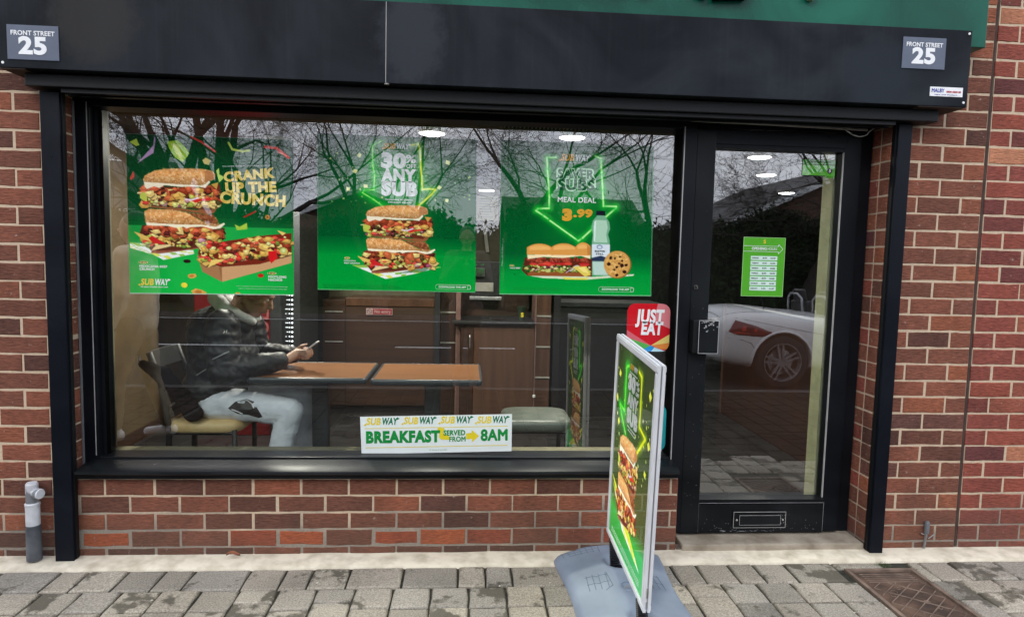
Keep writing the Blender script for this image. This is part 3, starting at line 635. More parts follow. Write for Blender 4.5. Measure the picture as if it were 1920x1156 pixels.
for (a, b_, c, d) in [(2.701,2.8005,1.1165,1.1195),(2.701,2.8005,.9545,.957),(2.7,2.7025,.956,1.118),(2.799,2.8015,.956,1.118)]: e.box(a, b_, .0205, .0238, c, d)
for i in range(26):
    x, z = random.uniform(2.708, 2.794), 1.115-abs(random.gauss(0, .018)); r_ = random.uniform(.0012, .0035); e.box(x-r_, x+r_*1.6, .0208, .0224, z-r_, z+r_)
e.build('worn_edge', plain('bare_metal_wear', (.5,.5,.5,1), .45, metallic=.6), hb)
MB().disc((2.700, .0945, 1.279), .0125, 'Y', 18, .007).build('lock_cylinder', M_CHROME, dr)
MB().box(2.697, 2.703, .0865, .0874, 1.268, 1.282).build('keyhole', M_SOFFIT, dr)
# stone step and strip lamp wire over the door
st = MB().cbox(2.655, 3.601, -.012, .20, -.060, -.004, .008).build('door_step', noise_mat('worn_stone_step', (.20,.165,.12,1), (.38,.33,.26,1), scale=7, rough=.9, coord='World', bump=.6, bscale=50)); tag(st, 'worn tan stone step below the shop door', 'step')
rd_ = empty('cable_conduit', (3.0, .02, 2.078), 'pale plastic conduit above the door with a loop of cable at its right end', 'conduit')
MB().tube([(2.62, .03, 2.080), (3.0, .03, 2.075), (3.50, .03, 2.066)], .0065, 8).build('conduit', M_PVC, rd_, smooth=True)
pts = [(3.38+.155*t, .024, 2.066-.034*math.sin(math.pi*t)+(.012*t if t > .8 else 0)) for t in [i/16 for i in range(17)]]
MB().tube(pts, .003, 6).build('cable', M_PVC, rd_, smooth=True)

# ------------------------------------------------------------------ pipe stub, fittings, leaf
pp = empty('waste_pipe', (-.408, -.050, -.03), 'short grey waste pipe standing at the foot of the left brick pier', 'pipe')
PX, PY = -.408, -.042
M_PIPEL = noise_mat('weathered_pale_pipe', (.38,.39,.41,1), (.62,.63,.65,1), scale=12, rough=.6, coord='World', bump=.2)
M_PIPED = noise_mat('dark_grey_pipe', (.05,.055,.065,1), (.13,.14,.15,1), scale=10, rough=.6, coord='World', bump=.2)
MB().lathe([(.031,-.03),(.031,.0),(.030,.13),(.0285,.135)], (PX,PY,0), 20).build('lower_pipe', M_PIPED, pp, smooth=False)
MB().lathe([(.0285,.13),(.029,.225),(.031,.228),(.031,.236),(.026,.24)], (PX,PY,0), 20).build('middle_pipe', M_PIPEL, pp)
MB().lathe([(.0255,.236),(.0255,.325),(.021,.333),(.0,.334)], (PX,PY,0), 20).build('top_fitting', noise_mat('mottled_grey_pipe', (.16,.17,.18,1), (.50,.50,.52,1), scale=16, rough=.6, coord='World', bump=.2, lo=.45, hi=.55), pp)
mb = MB().tube([(PX+.012, PY-.006, .285), (PX+.044, PY-.016, .285)], [.022, .024], 16); mb.build('branch_socket', MATS['mottled_grey_pipe'], pp)
MB().tube([(PX+.043, PY-.0165, .285), (PX+.049, PY-.0185, .285)], [.0235, .0215], 16).build('end_cap', M_PIPEL, pp)
fp = empty('pipe_fitting', (3.925, -.02, -.03), 'small grey metal pipe fitting at the foot of the right brick pier', 'fitting')
MB().tube([(3.923, -.012, -.03), (3.926, -.018, .052)], [.006, .007], 8).build('thin_pipe', plain('dull_steel', (.25,.25,.25,1), .5, metallic=.6), fp)
MB().tube([(3.926, -.018, .05), (3.927, -.018, .105), (3.927, -.018, .112)], [.0125, .012, .008], 10).build('cap', M_PIPED, fp)
MB().tube([(3.90, -.015, .048), (3.918, -.018, .042)], .003, 6).tube([(3.94, -.016, .02), (3.965, -.022, .045)], .0028, 6).build('wire_end', MATS['dull_steel'], fp)
lf = MB(); pts = []
for i in range(9):
    t = i/8; wv = .011*math.sin(math.pi*min(1, t*1.05))**.7+.0005
    pts += [(.455+.060*t, -.052+.012*t-wv, -.012+.006*math.sin(t*5)+.004), (.455+.060*t, -.052+.012*t, -.017+.006*math.sin(t*5)), (.455+.060*t, -.052+.012*t+wv, -.010+.006*math.sin(t*5)+.004)]
lf.add(pts, [(i*3+k, i*3+k+1, i*3+k+4, i*3+k+3) for i in range(8) for k in range(2)])
tag(lf.build('dry_leaf', plain('dry_brown_leaf', (.30,.10,.045,1), .7, var=.4), smooth=True), 'dry curled brown leaf lying on the pale concrete below the window', 'leaf')
r_ = random.Random(3); lt = MB()
for i in range(30):
    x, y = r_.uniform(-.4, 4.1), r_.uniform(-1.0, -.05); s_ = r_.uniform(.002, .006); z = G0+.001 if y < -.13 else -.02
    lt.add([(x-s_, y-s_*.6, z), (x+s_, y-s_*.3, z+.002), (x+s_*.5, y+s_, z+.001), (x-s_*.7, y+s_*.6, z+.003)], [(0,1,2,3)])
tag(lt.build('grit_and_litter', plain('pale_grit', (.5,.46,.40,1), .8, var=.3)), kind='stuff')
# grass tuft at the manhole corner
gt_ = MB()
for i in range(70):
    x, y = 3.60+r_.gauss(0, .018), -.165+r_.gauss(0, .010); h_ = r_.uniform(.008, .024); a = r_.uniform(-.012, .012)
    gt_.add([(x-.001, y, G0-.005), (x+.001, y, G0-.005), (x+a, y+r_.uniform(-.01, .004), G0+h_)], [(0,1,2)])
tag(gt_.build('grass_tuft', plain('moss_green', (.07,.11,.03,1), .9, var=.4)), kind='stuff')

# ------------------------------------------------------------------ manhole cover
M_RUST = noise_mat('rusty_iron', (.04,.024,.017,1), (.13,.075,.048,1), scale=9, detail=8, rough=.8, coord='World', bump=.6, bscale=60)
M_RUSTL = noise_mat('sandy_rusty_iron', (.11,.075,.055,1), (.22,.155,.115,1), scale=14, detail=8, rough=.85, coord='World', bump=.5)
mh = empty('manhole_cover', (3.56, -.5, G0-.01), 'rusty brown rectangular iron manhole cover in the pavement by the right post', 'manhole cover')
a, b_, c, d = MANHOLE
fm = MB().box(a+.004, b_-.004, d-.022, d-.004, G0-.02, G0+.001).box(a+.004, b_-.004, c+.004, c+.022, G0-.02, G0+.001).box(a+.004, a+.022, c+.022, d-.022, G0-.02, G0+.001).box(b_-.022, b_-.004, c+.022, d-.022, G0-.02, G0+.001)
fm.build('frame', M_RUSTL, mh)
MB().box(a+.027, b_-.027, c+.027, d-.027, G0-.022, G0-.007).build('lid', M_RUST, mh)
rb = MB(); x0, x1, y0, y1 = a+.04, b_-.04, c+.04, d-.04
def seg(p, q, w_=.0024):
    p, q = Vector((*p, 0)), Vector((*q, 0)); dd = (q-p).normalized(); nn = Vector((-dd.y, dd.x, 0))*w_
    rb.add([(*(p-nn)[:2], G0-.0065), (*(q-nn)[:2], G0-.0065), (*(q+nn)[:2], G0-.0065), (*(p+nn)[:2], G0-.0065), (*(p-nn*.4)[:2], G0-.0025), (*(q-nn*.4)[:2], G0-.0025), (*(q+nn*.4)[:2], G0-.0025), (*(p+nn*.4)[:2], G0-.0025)], [(0,1,5,4),(1,2,6,5),(2,3,7,6),(3,0,4,7),(4,5,6,7)])
for i in range(-12, 14):
    # diagonal ribs clipped to the lid
    for sg_ in (1, -1):
        pts = []
        for t in np.linspace(0, 1, 60):
            xx = x0+(x1-x0)*t; yy = y0+i*.062+.02+sg_*(xx-x0)*.8
            if y0 <= yy <= y1-.09: pts.append((xx, yy))
        if len(pts) > 3 and (sg_ == 1 or i % 2 == 0): seg(pts[0], pts[-1])
for i in range(5): seg((x0+.01, y1-.012-i*.018), (x1-.01, y1-.012-i*.018), .0018)
for i in range(16):
    cx_, cy_ = random.uniform(x0+.03, x1-.03), random.uniform(y0+.03, y1-.12); r0_ = random.uniform(.008, .016); a0_ = random.uniform(0, 6)
    rb.tube([(cx_+r0_*math.cos(a0_+t), cy_+r0_*.8*math.sin(a0_+t), G0-.0048) for t in np.linspace(0, 4.4, 9)], .0016, 4, cap=False)
rb.build('tread_ribs', M_RUSTL, mh)
# scuffs and paint chips on the door foot, letterbox and sill
ch_ = MB(); rr = random.Random(12)
def chip(x, y, z, s1, s2, nrm='Y'):
    p_ = [(x+s1*math.cos(t)*rr.uniform(.6, 1.2), z+s2*math.sin(t)*rr.uniform(.5, 1.2)) for t in np.linspace(0, 5.4, 6)]
    ch_.add([(u_, y, v_) for u_, v_ in p_], [tuple(range(6))])
for i in range(70): chip(rr.uniform(2.70, 3.42), .1003, .012+abs(rr.gauss(0, .035)), rr.uniform(.001, .004), rr.uniform(.0004, .0016))
for i in range(22): chip(2.90+abs(rr.gauss(0, .12)), .1002, .014+rr.uniform(0, .006), rr.uniform(.004, .012), rr.uniform(.0006, .0012))
for i in range(16): chip(rr.uniform(3.19, 3.24), .0912, rr.uniform(.05, .118), rr.uniform(.0008, .003), rr.uniform(.001, .004))
for i in range(46): chip(rr.uniform(2.685, 2.768), .0946, rr.uniform(.1, 1.2), rr.uniform(.0006, .0016), rr.uniform(.0006, .0022))
ch_.box(2.7715, 2.7727, .0990, .1003, .012, .166).box(3.4395, 3.4405, .0990, .1003, .012, .166).box(2.772, 3.44, .0955, .0966, .1675, .1687)
tag(ch_.build('paint_chips', plain('worn_pale_primer', (.30,.30,.31,1), .6, var=.3), dr), kind='stuff')
c2_ = MB()
for (a1, b1, c1_, d1) in [(2.985,3.205,.1045,.1062),(2.985,3.205,.0538,.0552),(2.985,2.9864,.054,.106),(3.2036,3.205,.054,.106)]: c2_.box(a1, b1, .0850, .0859, c1_, d1)
c2_.build('worn_edge', M_BEAD, lb)
# ------------------------------------------------------------------ flat print, painted into the colours of a fine grid of faces
PG = 1.05
def ADJ(c): return [(1.553+(x-1.553)*.9946, y, 1.415+(z-1.415)*.9946) for x, y, z in c]
class Canvas:
    def __init__(s, w, h, c): s.w, s.h = w, h; s.a = np.zeros((h, w, 3)); s.a[:] = c; s.Y, s.X = np.mgrid[0:h, 0:w]+.5
    def win(s, x0, y0, x1, y1):
        a, b, c, d = max(0, int(x0)-1), max(0, int(y0)-1), min(s.w, int(x1)+2), min(s.h, int(y1)+2)
        return (slice(b, d), slice(a, c)) if c > a and d > b else None
    def put(s, w, m, c, al=1):
        m = (m*al)[..., None]; s.a[w] = s.a[w]*(1-m)+np.asarray(c, float)*m
    def mask(s, pts, w):
        X, Y = s.X[w], s.Y[w]; acc = np.zeros(X.shape)
        for dx, dy in ((-.25,-.25),(.25,-.25),(-.25,.25),(.25,.25)):
            x, y = X+dx, Y+dy; ins = np.zeros(X.shape, bool); n = len(pts)
            for i in range(n):
                (xa, ya), (xb, yb) = pts[i], pts[(i+1) % n]
                if ya == yb: continue
                t = ((ya > y) != (yb > y)); ins ^= t & (x < (xb-xa)*(y-ya)/(yb-ya)+xa)
            acc += ins
        return acc/4
    def poly(s, pts, c, al=1):
        xs, ys = [p[0] for p in pts], [p[1] for p in pts]; w = s.win(min(xs), min(ys), max(xs), max(ys))
        if w: s.put(w, s.mask(pts, w), c, al)
    def ell(s, x, y, rx, ry, c, al=1, rot=0):
        R = max(rx, ry)+1; w = s.win(x-R, y-R, x+R, y+R)
        if not w: return
        X, Y = s.X[w]-x, s.Y[w]-y; cc, sn = math.cos(rot), math.sin(rot); u, v = X*cc+Y*sn, -X*sn+Y*cc
        q = np.sqrt((u/max(rx,.3))**2+(v/max(ry,.3))**2); s.put(w, np.clip((1-q)*min(rx, ry)+.5, 0, 1), c, al)
    def line(s, pts, wd, c, al=1, glow=0, gc=None, ga=.8):
        for p, q in zip(pts[:-1], pts[1:]):
            R = wd+glow*3; w = s.win(min(p[0],q[0])-R, min(p[1],q[1])-R, max(p[0],q[0])+R, max(p[1],q[1])+R)
            if not w: continue
            X, Y = s.X[w], s.Y[w]; dx, dy = q[0]-p[0], q[1]-p[1]; L2 = dx*dx+dy*dy+1e-9
            t = np.clip(((X-p[0])*dx+(Y-p[1])*dy)/L2, 0, 1); d = np.hypot(X-p[0]-t*dx, Y-p[1]-t*dy)
            if glow: s.put(w, np.exp(-(d/glow)**2)*ga, gc or c, 1)
            s.put(w, np.clip(wd/2-d+.5, 0, 1), c, al)
    def vgrad(s, y0, y1, ca, cb, x0=0, x1=None):
        y0, y1 = int(y0), int(y1); t = np.linspace(0, 1, max(1, y1-y0))[:, None, None]
        s.a[y0:y1, int(x0):x1] = np.asarray(ca, float)*(1-t)+np.asarray(cb, float)*t
    def noise(s, amp, sc=1):
        n = rng.normal(0, 1, (s.h//sc+2, s.w//sc+2)); n = np.kron(n, np.ones((sc, sc)))[:s.h, :s.w]; s.a *= (1+n[..., None]*amp)
    def speckle(s, pts, n, cols, rs, al=.9):
        xs, ys = [p[0] for p in pts], [p[1] for p in pts]; x0, x1, y0, y1 = min(xs), max(xs), min(ys), max(ys)
        def inside(x, y):
            c = False; m = len(pts)
            for i in range(m):
                (xa, ya), (xb, yb) = pts[i], pts[(i+1) % m]
                if (ya > y) != (yb > y) and x < (xb-xa)*(y-ya)/(yb-ya)+xa: c = not c
            return c
        k = 0
        while k < n:
            x, y = random.uniform(x0, x1), random.uniform(y0, y1)
            if inside(x, y): s.ell(x, y, random.uniform(*rs), random.uniform(*rs)*.7, random.choice(cols), al, random.uniform(0, 3)); k += 1
def jag(cx, cy, r, n=6, e=.35, sq=.7, rot=None):
    a0 = random.uniform(0, 6.28) if rot is None else rot
    return [(cx+r*random.uniform(1-e, 1+e)*math.cos(a0+6.283*i/n), cy+r*sq*random.uniform(1-e, 1+e)*math.sin(a0+6.283*i/n)) for i in range(n)]
MEAT = [(170,78,44),(146,56,32),(188,94,54),(120,44,28),(196,90,54)]
TOM = [(205,44,36),(222,66,50),(184,34,34)]; LET = [(186,190,84),(150,164,62),(206,204,120),(112,132,50),(214,206,132)]
NAC = [(222,180,92),(230,196,118),(204,158,74)]; ONI = [(196,140,150),(150,70,96)]; DRK = [(84,28,26),(60,30,24),(70,60,30)]
CRN = [(232,200,92),(240,214,128)]
def filling(cv, T, zone, n, r, mix):
    """zone: (x0,y0,x1,y1) in sandwich units, layers follow y"""
    x0, y0, x1, y1 = zone
    items = []
    for _ in range(n):
        t = random.random(); x = random.uniform(x0, x1); items.append((t, x))
    items.sort(key=lambda q: random.random())
    for t, x in items:
        y = y0+(y1-y0)*t+10*math.sin(x*.013)
        band = 0 if t < .38 else (1 if t < .62 else 2)
        pal = random.choice(mix[band])
        c = random.choice(pal); R = random.uniform(*r)*(1.35 if pal in (MEAT, NAC) else .85)
        P = jag(x, y, R, random.choice([4,5,6,7]), .4, random.uniform(.45, .85))
        D = [(a+R*.10, b+R*.22) for a, b in P]
        cv.poly([T(*p) for p in D], tuple(v*.35 for v in c), .65)
        cv.poly([T(*p) for p in P], c)
        H = [(x+(a-x)*.5-R*.12, y+(b-y)*.5-R*.2) for a, b in P]
        cv.poly([T(*p) for p in H], tuple(min(255, v*1.22+12) for v in c), .75)
        if pal is TOM: cv.line([T(x-R, y), T(x+R, y+R*.15)], max(.7, T.k*10), (240,120,100), .6)
class Aff:
    def __init__(s, x, y, w, h, W_=1224, H_=1156, rot=0): s.x, s.y, s.sx, s.sy = x, y, w/W_, h/H_; s.k = (abs(s.sx)+abs(s.sy))/2; s.r = rot; s.cx, s.cy = W_/2, H_/2
    def __call__(s, u, v):
        X, Y = s.x+u*s.sx, s.y+v*s.sy
        return (X, Y)
def herb_bun(cv, T, pts, base, nsp=260):
    cv.poly([T(*p) for p in pts], base)
    ys = [p[1] for p in pts]; xs = [p[0] for p in pts]; y0, y1 = min(ys), max(ys)
    cols = [(226,186,128),(170,104,52),(218,162,98),(184,118,62),(234,202,152),(196,128,70),(210,150,88)]
    q = [T(*p) for p in pts]; cv.speckle(q, nsp, cols, (max(.5, 7*T.k), max(1.1, 19*T.k)), .55)
    w_ = cv.win(min(p[0] for p in q), min(p[1] for p in q), max(p[0] for p in q), max(p[1] for p in q))
    if w_:
        mk = cv.mask(q, w_); tt = np.clip((cv.Y[w_]-min(p[1] for p in q))/(max(p[1] for p in q)-min(p[1] for p in q)+1e-6), 0, 1)
        cv.a[w_] = cv.a[w_]*(1+mk*(.16-.42*np.abs(tt-.32)**1.2*1.3))[..., None]
    cv.speckle([(a, b) for a, b in q], nsp//3, [(250,230,190)], (max(.4, 3*T.k), max(.8, 7*T.k)), .8)
def stacked_subs(cv, T, dens=1.0):
    mixA = {0: [MEAT, MEAT, MEAT, MEAT, DRK, NAC, MEAT], 1: [NAC, LET, MEAT, TOM, DRK, NAC, DRK], 2: [LET, LET, NAC, TOM, DRK, LET, ONI, NAC]}
    # lower sub
    cv.poly([T(*p) for p in [(240,985),(260,920),(600,900),(980,850),(1040,850),(880,910),(520,965),(330,990)]], (150,86,62))
    cv.poly([T(*p) for p in [(150,690),(1060,700),(1045,830),(960,880),(560,950),(240,960),(170,860),(120,780)]], (96,44,30))
    filling(cv, T, (170, 710, 1030, 900), int(150*dens), (22, 52), mixA)
    for p in [(90,780,70),(150,800,60)]: cv.poly([T(p[0]-30, p[1]-20), T(p[0]+p[2], p[1]+10), T(p[0]+110, p[1]+60), T(p[0]+40, p[1]+50)], (228,190,96))
    cv.poly([T(*p) for p in [(215,830),(255,800),(400,880),(390,895),(270,880)]], (206,40,40))
    cv.poly([T(*p) for p in [(240,960),(300,900),(440,890),(470,905),(330,940)]], (236,210,150))
    herb_bun(cv, T, [(175,545),(230,515),(330,520),(470,518),(640,545),(720,590),(840,650),(1000,660),(960,610),(940,575),(660,548),(700,570),(860,560),(960,590),(985,650),(1010,690),(560,690),(190,665)], (204,146,84), int(220*dens))
    cv.poly([T(*p) for p in [(640,548),(760,560),(930,560),(985,640),(970,665),(860,650),(760,600)]], (136,74,44), .95)
    cv.speckle([T(*p) for p in [(640,548),(760,560),(930,560),(985,640),(860,650),(760,600)]], int(60*dens), [(176,106,66),(110,56,34)], (max(.5,8*T.k), max(1,16*T.k)), .7)
    cv.poly([T(*p) for p in [(190,660),(330,668),(560,675),(800,672),(960,690),(1050,645),(1060,660),(1010,705),(930,718),(820,690),(680,700),(640,715),(600,698),(520,712),(420,690),(300,695),(200,690)]], (250,240,205))
    # upper sub
    cv.poly([T(*p) for p in [(190,470),(330,455),(560,500),(760,520),(930,430),(985,420),(985,480),(940,545),(860,560),(640,535),(330,505),(200,500)]], (150,92,56))
    cv.poly([T(*p) for p in [(150,330),(200,280),(860,280),(1010,230),(1025,330),(990,430),(900,520),(700,500),(330,490),(200,480),(150,420)]], (104,46,32))
    filling(cv, T, (170, 290, 1000, 480), int(150*dens), (22, 50), mixA)
    cv.poly([T(*p) for p in [(690,420),(760,400),(910,385),(905,405),(800,420),(740,440)]], (214,44,40))
    cv.line([T(630,405), T(700,412), T(770,385)], max(.8, 16*T.k), (238,214,232))
    for (x, y, r_) in [(960,250,52),(820,350,34),(590,405,40),(630,262,30),(480,400,34)]: cv.poly([T(*p) for p in jag(x, y, r_, 3, .15, .9)], random.choice(NAC))
    cv.line([T(110,352), T(170,350)], max(.8, 12*T.k), (236,230,170)); cv.poly([T(*p) for p in jag(175,390,50,7,.35,1)], (190,200,80))
    herb_bun(cv, T, [(172,225),(190,170),(300,112),(450,88),(700,78),(850,82),(940,104),(962,150),(955,185),(900,200),(850,240),(800,255),(600,255),(350,240),(190,240)], (206,150,88), int(260*dens))
    cv.poly([T(*p) for p in [(860,95),(930,104),(960,150),(950,185),(900,195),(850,235),(845,150)]], (176,116,72), .75)
    cv.poly([T(*p) for p in [(180,235),(350,240),(560,250),(800,255),(850,240),(890,200),(905,215),(850,280),(760,268),(560,275),(400,262),(350,295),(290,278),(210,308),(185,280)]], (248,236,204))
def paper_mat_under(cv, T, pts, rows=4):
    cv.poly([T(*p) for p in pts], (240,244,236))
    a, b, c, d = pts
    for i in range(7):
        for j in range(5):
            if (i*2+j) % 3 == 0:
                def bl(u, v): return ((a[0]*(1-u)+b[0]*u)*(1-v)+(d[0]*(1-u)+c[0]*u)*v, (a[1]*(1-u)+b[1]*u)*(1-v)+(d[1]*(1-u)+c[1]*u)*v)
                cv.poly([T(*bl(i/7, j/5)), T(*bl((i+1)/7, j/5)), T(*bl((i+1)/7, (j+1)/5)), T(*bl(i/7, (j+1)/5))], (222,226,90) if (i+j) % 2 else (150,196,80))
def confetti(cv, n, x0, y0, x1, y1, cols, r=(1.2, 4)):
    for _ in range(n):
        x, y, q = random.uniform(x0, x1), random.uniform(y0, y1), random.uniform(*r)
        cv.poly(jag(x, y, q, 4, .2, 1), random.choice(cols), random.uniform(.5, 1))
M_PRINT, _n, _b = new_mat('poster_print')
_a = nd(_n, 'ShaderNodeAttribute', attribute_name='print'); _n.links.new(_a.outputs['Color'], _b.inputs['Base Color']); _b.inputs['Roughness'].default_value = .0; _b.inputs['Specular IOR Level'].default_value = 1.0; _b.inputs['IOR'].default_value = 1.62
def print_sheet(name, cv, corners, parent, gain=1.0, curl=0.0):
    """corners: top left, top right, bottom right, bottom left (world)"""
    h, w = cv.h, cv.w; tl, tr, br, bl = [np.array(c, float) for c in corners]
    u = np.linspace(0, 1, w+1)[None, :, None]; v = np.linspace(0, 1, h+1)[:, None, None]
    P = (tl*(1-u)+tr*u)*(1-v)+(bl*(1-u)+br*u)*v
    off = np.array(wloc(parent)); P = (P-off).reshape(-1, 3)
    me = bpy.data.meshes.new(name); me.vertices.add(len(P)); me.vertices.foreach_set('co', P.astype(np.float32).ravel())
    i = (np.arange(h)[:, None]*(w+1)+np.arange(w)[None, :]).ravel()
    q = np.stack([i, i+w+1, i+w+2, i+1], 1).astype(np.int32); nq = len(q)
    me.loops.add(nq*4); me.loops.foreach_set('vertex_index', q.ravel()); me.polygons.add(nq)
    me.polygons.foreach_set('loop_start', (np.arange(nq)*4).astype(np.int32)); me.update(calc_edges=True)
    at = me.color_attributes.new('print', 'FLOAT_COLOR', 'POINT')
    a = np.pad(s2l(np.clip(cv.a, 0, 255))*gain, ((0,1),(0,1),(0,0)), mode='edge')
    rgba = np.concatenate([a, np.ones(a.shape[:2]+(1,))], 2).astype(np.float32)
    at.data.foreach_set('color', rgba.ravel()); me.materials.append(M_PRINT)
    o = bpy.data.objects.new(name, me); COL.objects.link(o); o.parent = parent; WORLD[o.name] = wloc(parent); return o
PY_ = .1475        # posters, notices and stickers are stuck on the street side of the glass
def ptxt(cvw, cvh, cor, x, y):
    tl, tr, br, bl = [Vector(c) for c in cor]; u, v = x/cvw, y/cvh
    return (tl*(1-u)+tr*u)*(1-v)+(bl*(1-u)+br*u)*v
M_TW = plain('white_print', (.80,.82,.80,1), .5, var=.02); M_TY = plain('yellow_print', (.80,.60,.06,1), .5, var=.05); M_TO = plain('orange_print', (.75,.38,.04,1), .5, var=.03)
M_TG = plain('silver_print', (.66,.70,.68,1), .5, var=.12, ); M_TGR = plain('green_print', (.012,.28,.055,1), .5, var=.03); M_TK = plain('dark_print', (.02,.03,.02,1), .5)
M_TGLD = noise_mat('crisp_yellow_print', (.66,.44,.07,1), (.86,.74,.24,1), scale=60, rough=.5, coord='World')
M_YPRINT = plain('pale_yellow_print', (.74,.72,.22,1), .5, var=.03)
def lettering(body, cor, cw, ch, x, y, hpx, wpx, mat, parent, rot=0, bold=.02, dy=.0007, shear=0, ext=.0002):
    """text centred at canvas point x,y; cap height and width in canvas units"""
    p = ptxt(cw, ch, cor, x, y); k = (Vector(cor[3])-Vector(cor[0])).length/ch
    kx = (Vector(cor[1])-Vector(cor[0])).length/cw
    M = Matrix.Rotation(rad(rot), 4, 'Y') @ Matrix.Rotation(rad(90), 4, 'X')
    text(body, hpx*k/.72, (p.x, p.y-dy, p.z), mat, parent, bold=bold, rot=M, width=wpx*kx if wpx else None, shear=shear, ext=ext)
def logo(cor, cw, ch, x, y, w, parent, mats=None, dy=.0007):
    a, b = mats or (M_TY, M_TW); h = w*.22
    lettering('SUB', cor, cw, ch, x-w*.255, y, h, w*.45, a, parent, bold=.035, shear=.18, dy=dy)
    lettering('WAY', cor, cw, ch, x+w*.245, y, h, w*.49, b, parent, bold=.035, shear=.18, dy=dy)
    # arrow heads growing out of the first and last letter
    k = (Vector(cor[3])-Vector(cor[0])).length/ch
    for sx, mt, ox, oy in ((-1, a, -.52, .42), (1, b, .53, -.42)):
        p = ptxt(cw, ch, cor, x+w*ox, y+h*oy); q = h*k*.22
        MB().prism([(p.x+sx*q, p.z), (p.x-sx*q*.7, p.z+q*.9), (p.x-sx*q*.7, p.z-q*.9)], p.y-dy-.0004, p.y-dy).build('arrow_tip', mt, parent)
# ---- poster with two stacked subs and a tray of nachos
def make_poster_crunch():
    cw, ch = 315, 303; cor = ADJ([(-.059,PY_,1.946), (.712,PY_,1.944), (.715,PY_,1.196), (-.059,PY_,1.190)])
    root = empty('window_poster', (.33, PY_, 1.19), 'green CRANK UP THE CRUNCH poster with two stacked sandwiches and a nacho tray', 'poster')
    cv = Canvas(cw, ch, (0,72,30))
    cv.vgrad(0, 150, (4,58,28), (0,76,34)); cv.vgrad(150, 172, (0,76,34), (8,100,44)); cv.vgrad(172, ch, (26,156,66), (18,176,66))
    Xn = (cv.X/cw-.5)**2; cv.a *= (1.08-.55*Xn)[..., None]
    R = lambda x, y: ((x)/6.053, (y)/6.053)    # zoomed reading of the photograph: 5.78 px per px
    U = lambda x, y: (x/5.78-6+6, y/5.78-10)
    def Z(x, y): return ((x-35)/5.78, (y-58)/5.78)
    # flying vegetables
    cv.poly([Z(*p) for p in [(75,150),(150,110),(180,180),(140,190)]], (176,196,70)); cv.poly([Z(*p) for p in [(150,380),(330,180),(345,60),(355,120),(330,260),(190,350)]], (176,140,180))
    cv.poly([Z(*p) for p in [(480,130),(600,110),(690,200),(720,250),(650,350),(560,300),(500,200)]], (150,190,50)); cv.poly([Z(*p) for p in [(520,150),(600,160),(650,330),(600,300)]], (210,224,120))
    cv.line([Z(740,70), Z(850,120), Z(1000,220)], 4, (200,60,50)); cv.line([Z(1150,120), Z(1190,190), Z(1300,210), Z(1380,195)], 4, (186,204,90)); cv.line([Z(1550,150), Z(1680,160), Z(1810,260)], 5, (214,60,50)); cv.line([Z(1690,200), Z(1790,240)], 2, (240,130,110))
    cv.poly([Z(*p) for p in [(860,320),(900,290),(950,320),(930,370),(880,360)]], (206,190,120)); cv.poly([Z(*p) for p in [(65,550),(110,460),(120,520),(90,560)]], (200,60,46))
    cv.line([Z(1310,935), Z(1380,900), Z(1440,870)], 3, (170,40,34)); cv.ell(*Z(1570,930), 4.5, 4.5, (196,130,60)); cv.ell(*Z(1570,930), 1.5, 1.5, (80,60,30))
    cv.poly([Z(*p) for p in [(1205,1020),(1260,1045),(1340,1000),(1345,1070),(1230,1085)]], (170,206,70)); cv.poly([Z(*p) for p in [(1010,430),(1040,400),(1045,470),(1100,500),(1040,560)]], (190,220,110))
    confetti(cv, 40, 5, 5, 310, 170, [(60,120,70),(90,150,80),(150,180,90)], (.5, 1.4))
    def V(x, y): return ((x-60)/5.82+2, (y-1000)/5.82+ch)
    # paper under the stack, then the stack
    T = Aff(-8, 60, 195, 168); TT = T
    paper_mat_under(cv, lambda x, y: V(x, y), [(65,430),(760,500),(770,545),(430,620)])
    paper_mat_under(cv, lambda x, y: V(x, y), [(65,430),(240,520),(300,560),(65,490)])
    stacked_subs(cv, Aff(1, 47.6, 211, 208), 1.25)
    # kraft tray with nachos
    cv.poly([V(*p) for p in [(800,560),(1075,860),(1075,680)]], (176,128,84)); cv.poly([V(*p) for p in [(800,560),(860,745),(1075,858),(1040,690),(930,650)]], (168,120,78))
    cv.poly([V(*p) for p in [(1070,690),(1860,540),(1860,630),(1075,858)]], (206,158,110)); cv.poly([V(*p) for p in [(1040,690),(1075,690),(1075,858)]], (150,102,64))
    cv.poly([V(*p) for p in [(810,545),(830,470),(1100,400),(1500,330),(1860,290),(1860,545),(1500,650),(1070,690),(930,640)]], (120,40,26))
    class TV:
        k = 1/5.82
        def __call__(s, x, y): return V(x, y)
    tv = TV()
    mixN = {0: [MEAT, NAC, TOM, LET], 1: [NAC, TOM, MEAT, CRN, LET, DRK], 2: [NAC, TOM, NAC, LET, DRK]}
    for x0 in (840, 1090, 1340, 1600):
        q = (x0-840)/760; filling(cv, tv, (x0, 455-120*q, x0+250, 650-90*q), 46, (24, 50), mixN)
    for p in [[(920,700),(960,610),(1120,600),(1020,650)], [(1700,260),(1800,290),(1760,320)], [(1360,350),(1440,360),(1400,400)]]: cv.poly([V(*q) for q in p], (240,206,110))
    cv.poly([V(*p) for p in [(1600,500),(1690,500),(1700,580),(1630,640),(1600,570)]], (216,30,34)); cv.ell(*V(1770,490), 6, 6, (190,204,110)); cv.ell(*V(1770,490), 3, 3, (226,226,160))
    cv.ell(*V(690,630), 7, 3.5, (40,24,20)); cv.ell(*V(655,900), 6, 5, (236,220,60)); cv.ell(*V(1510,780), 6, 4, (190,40,30))
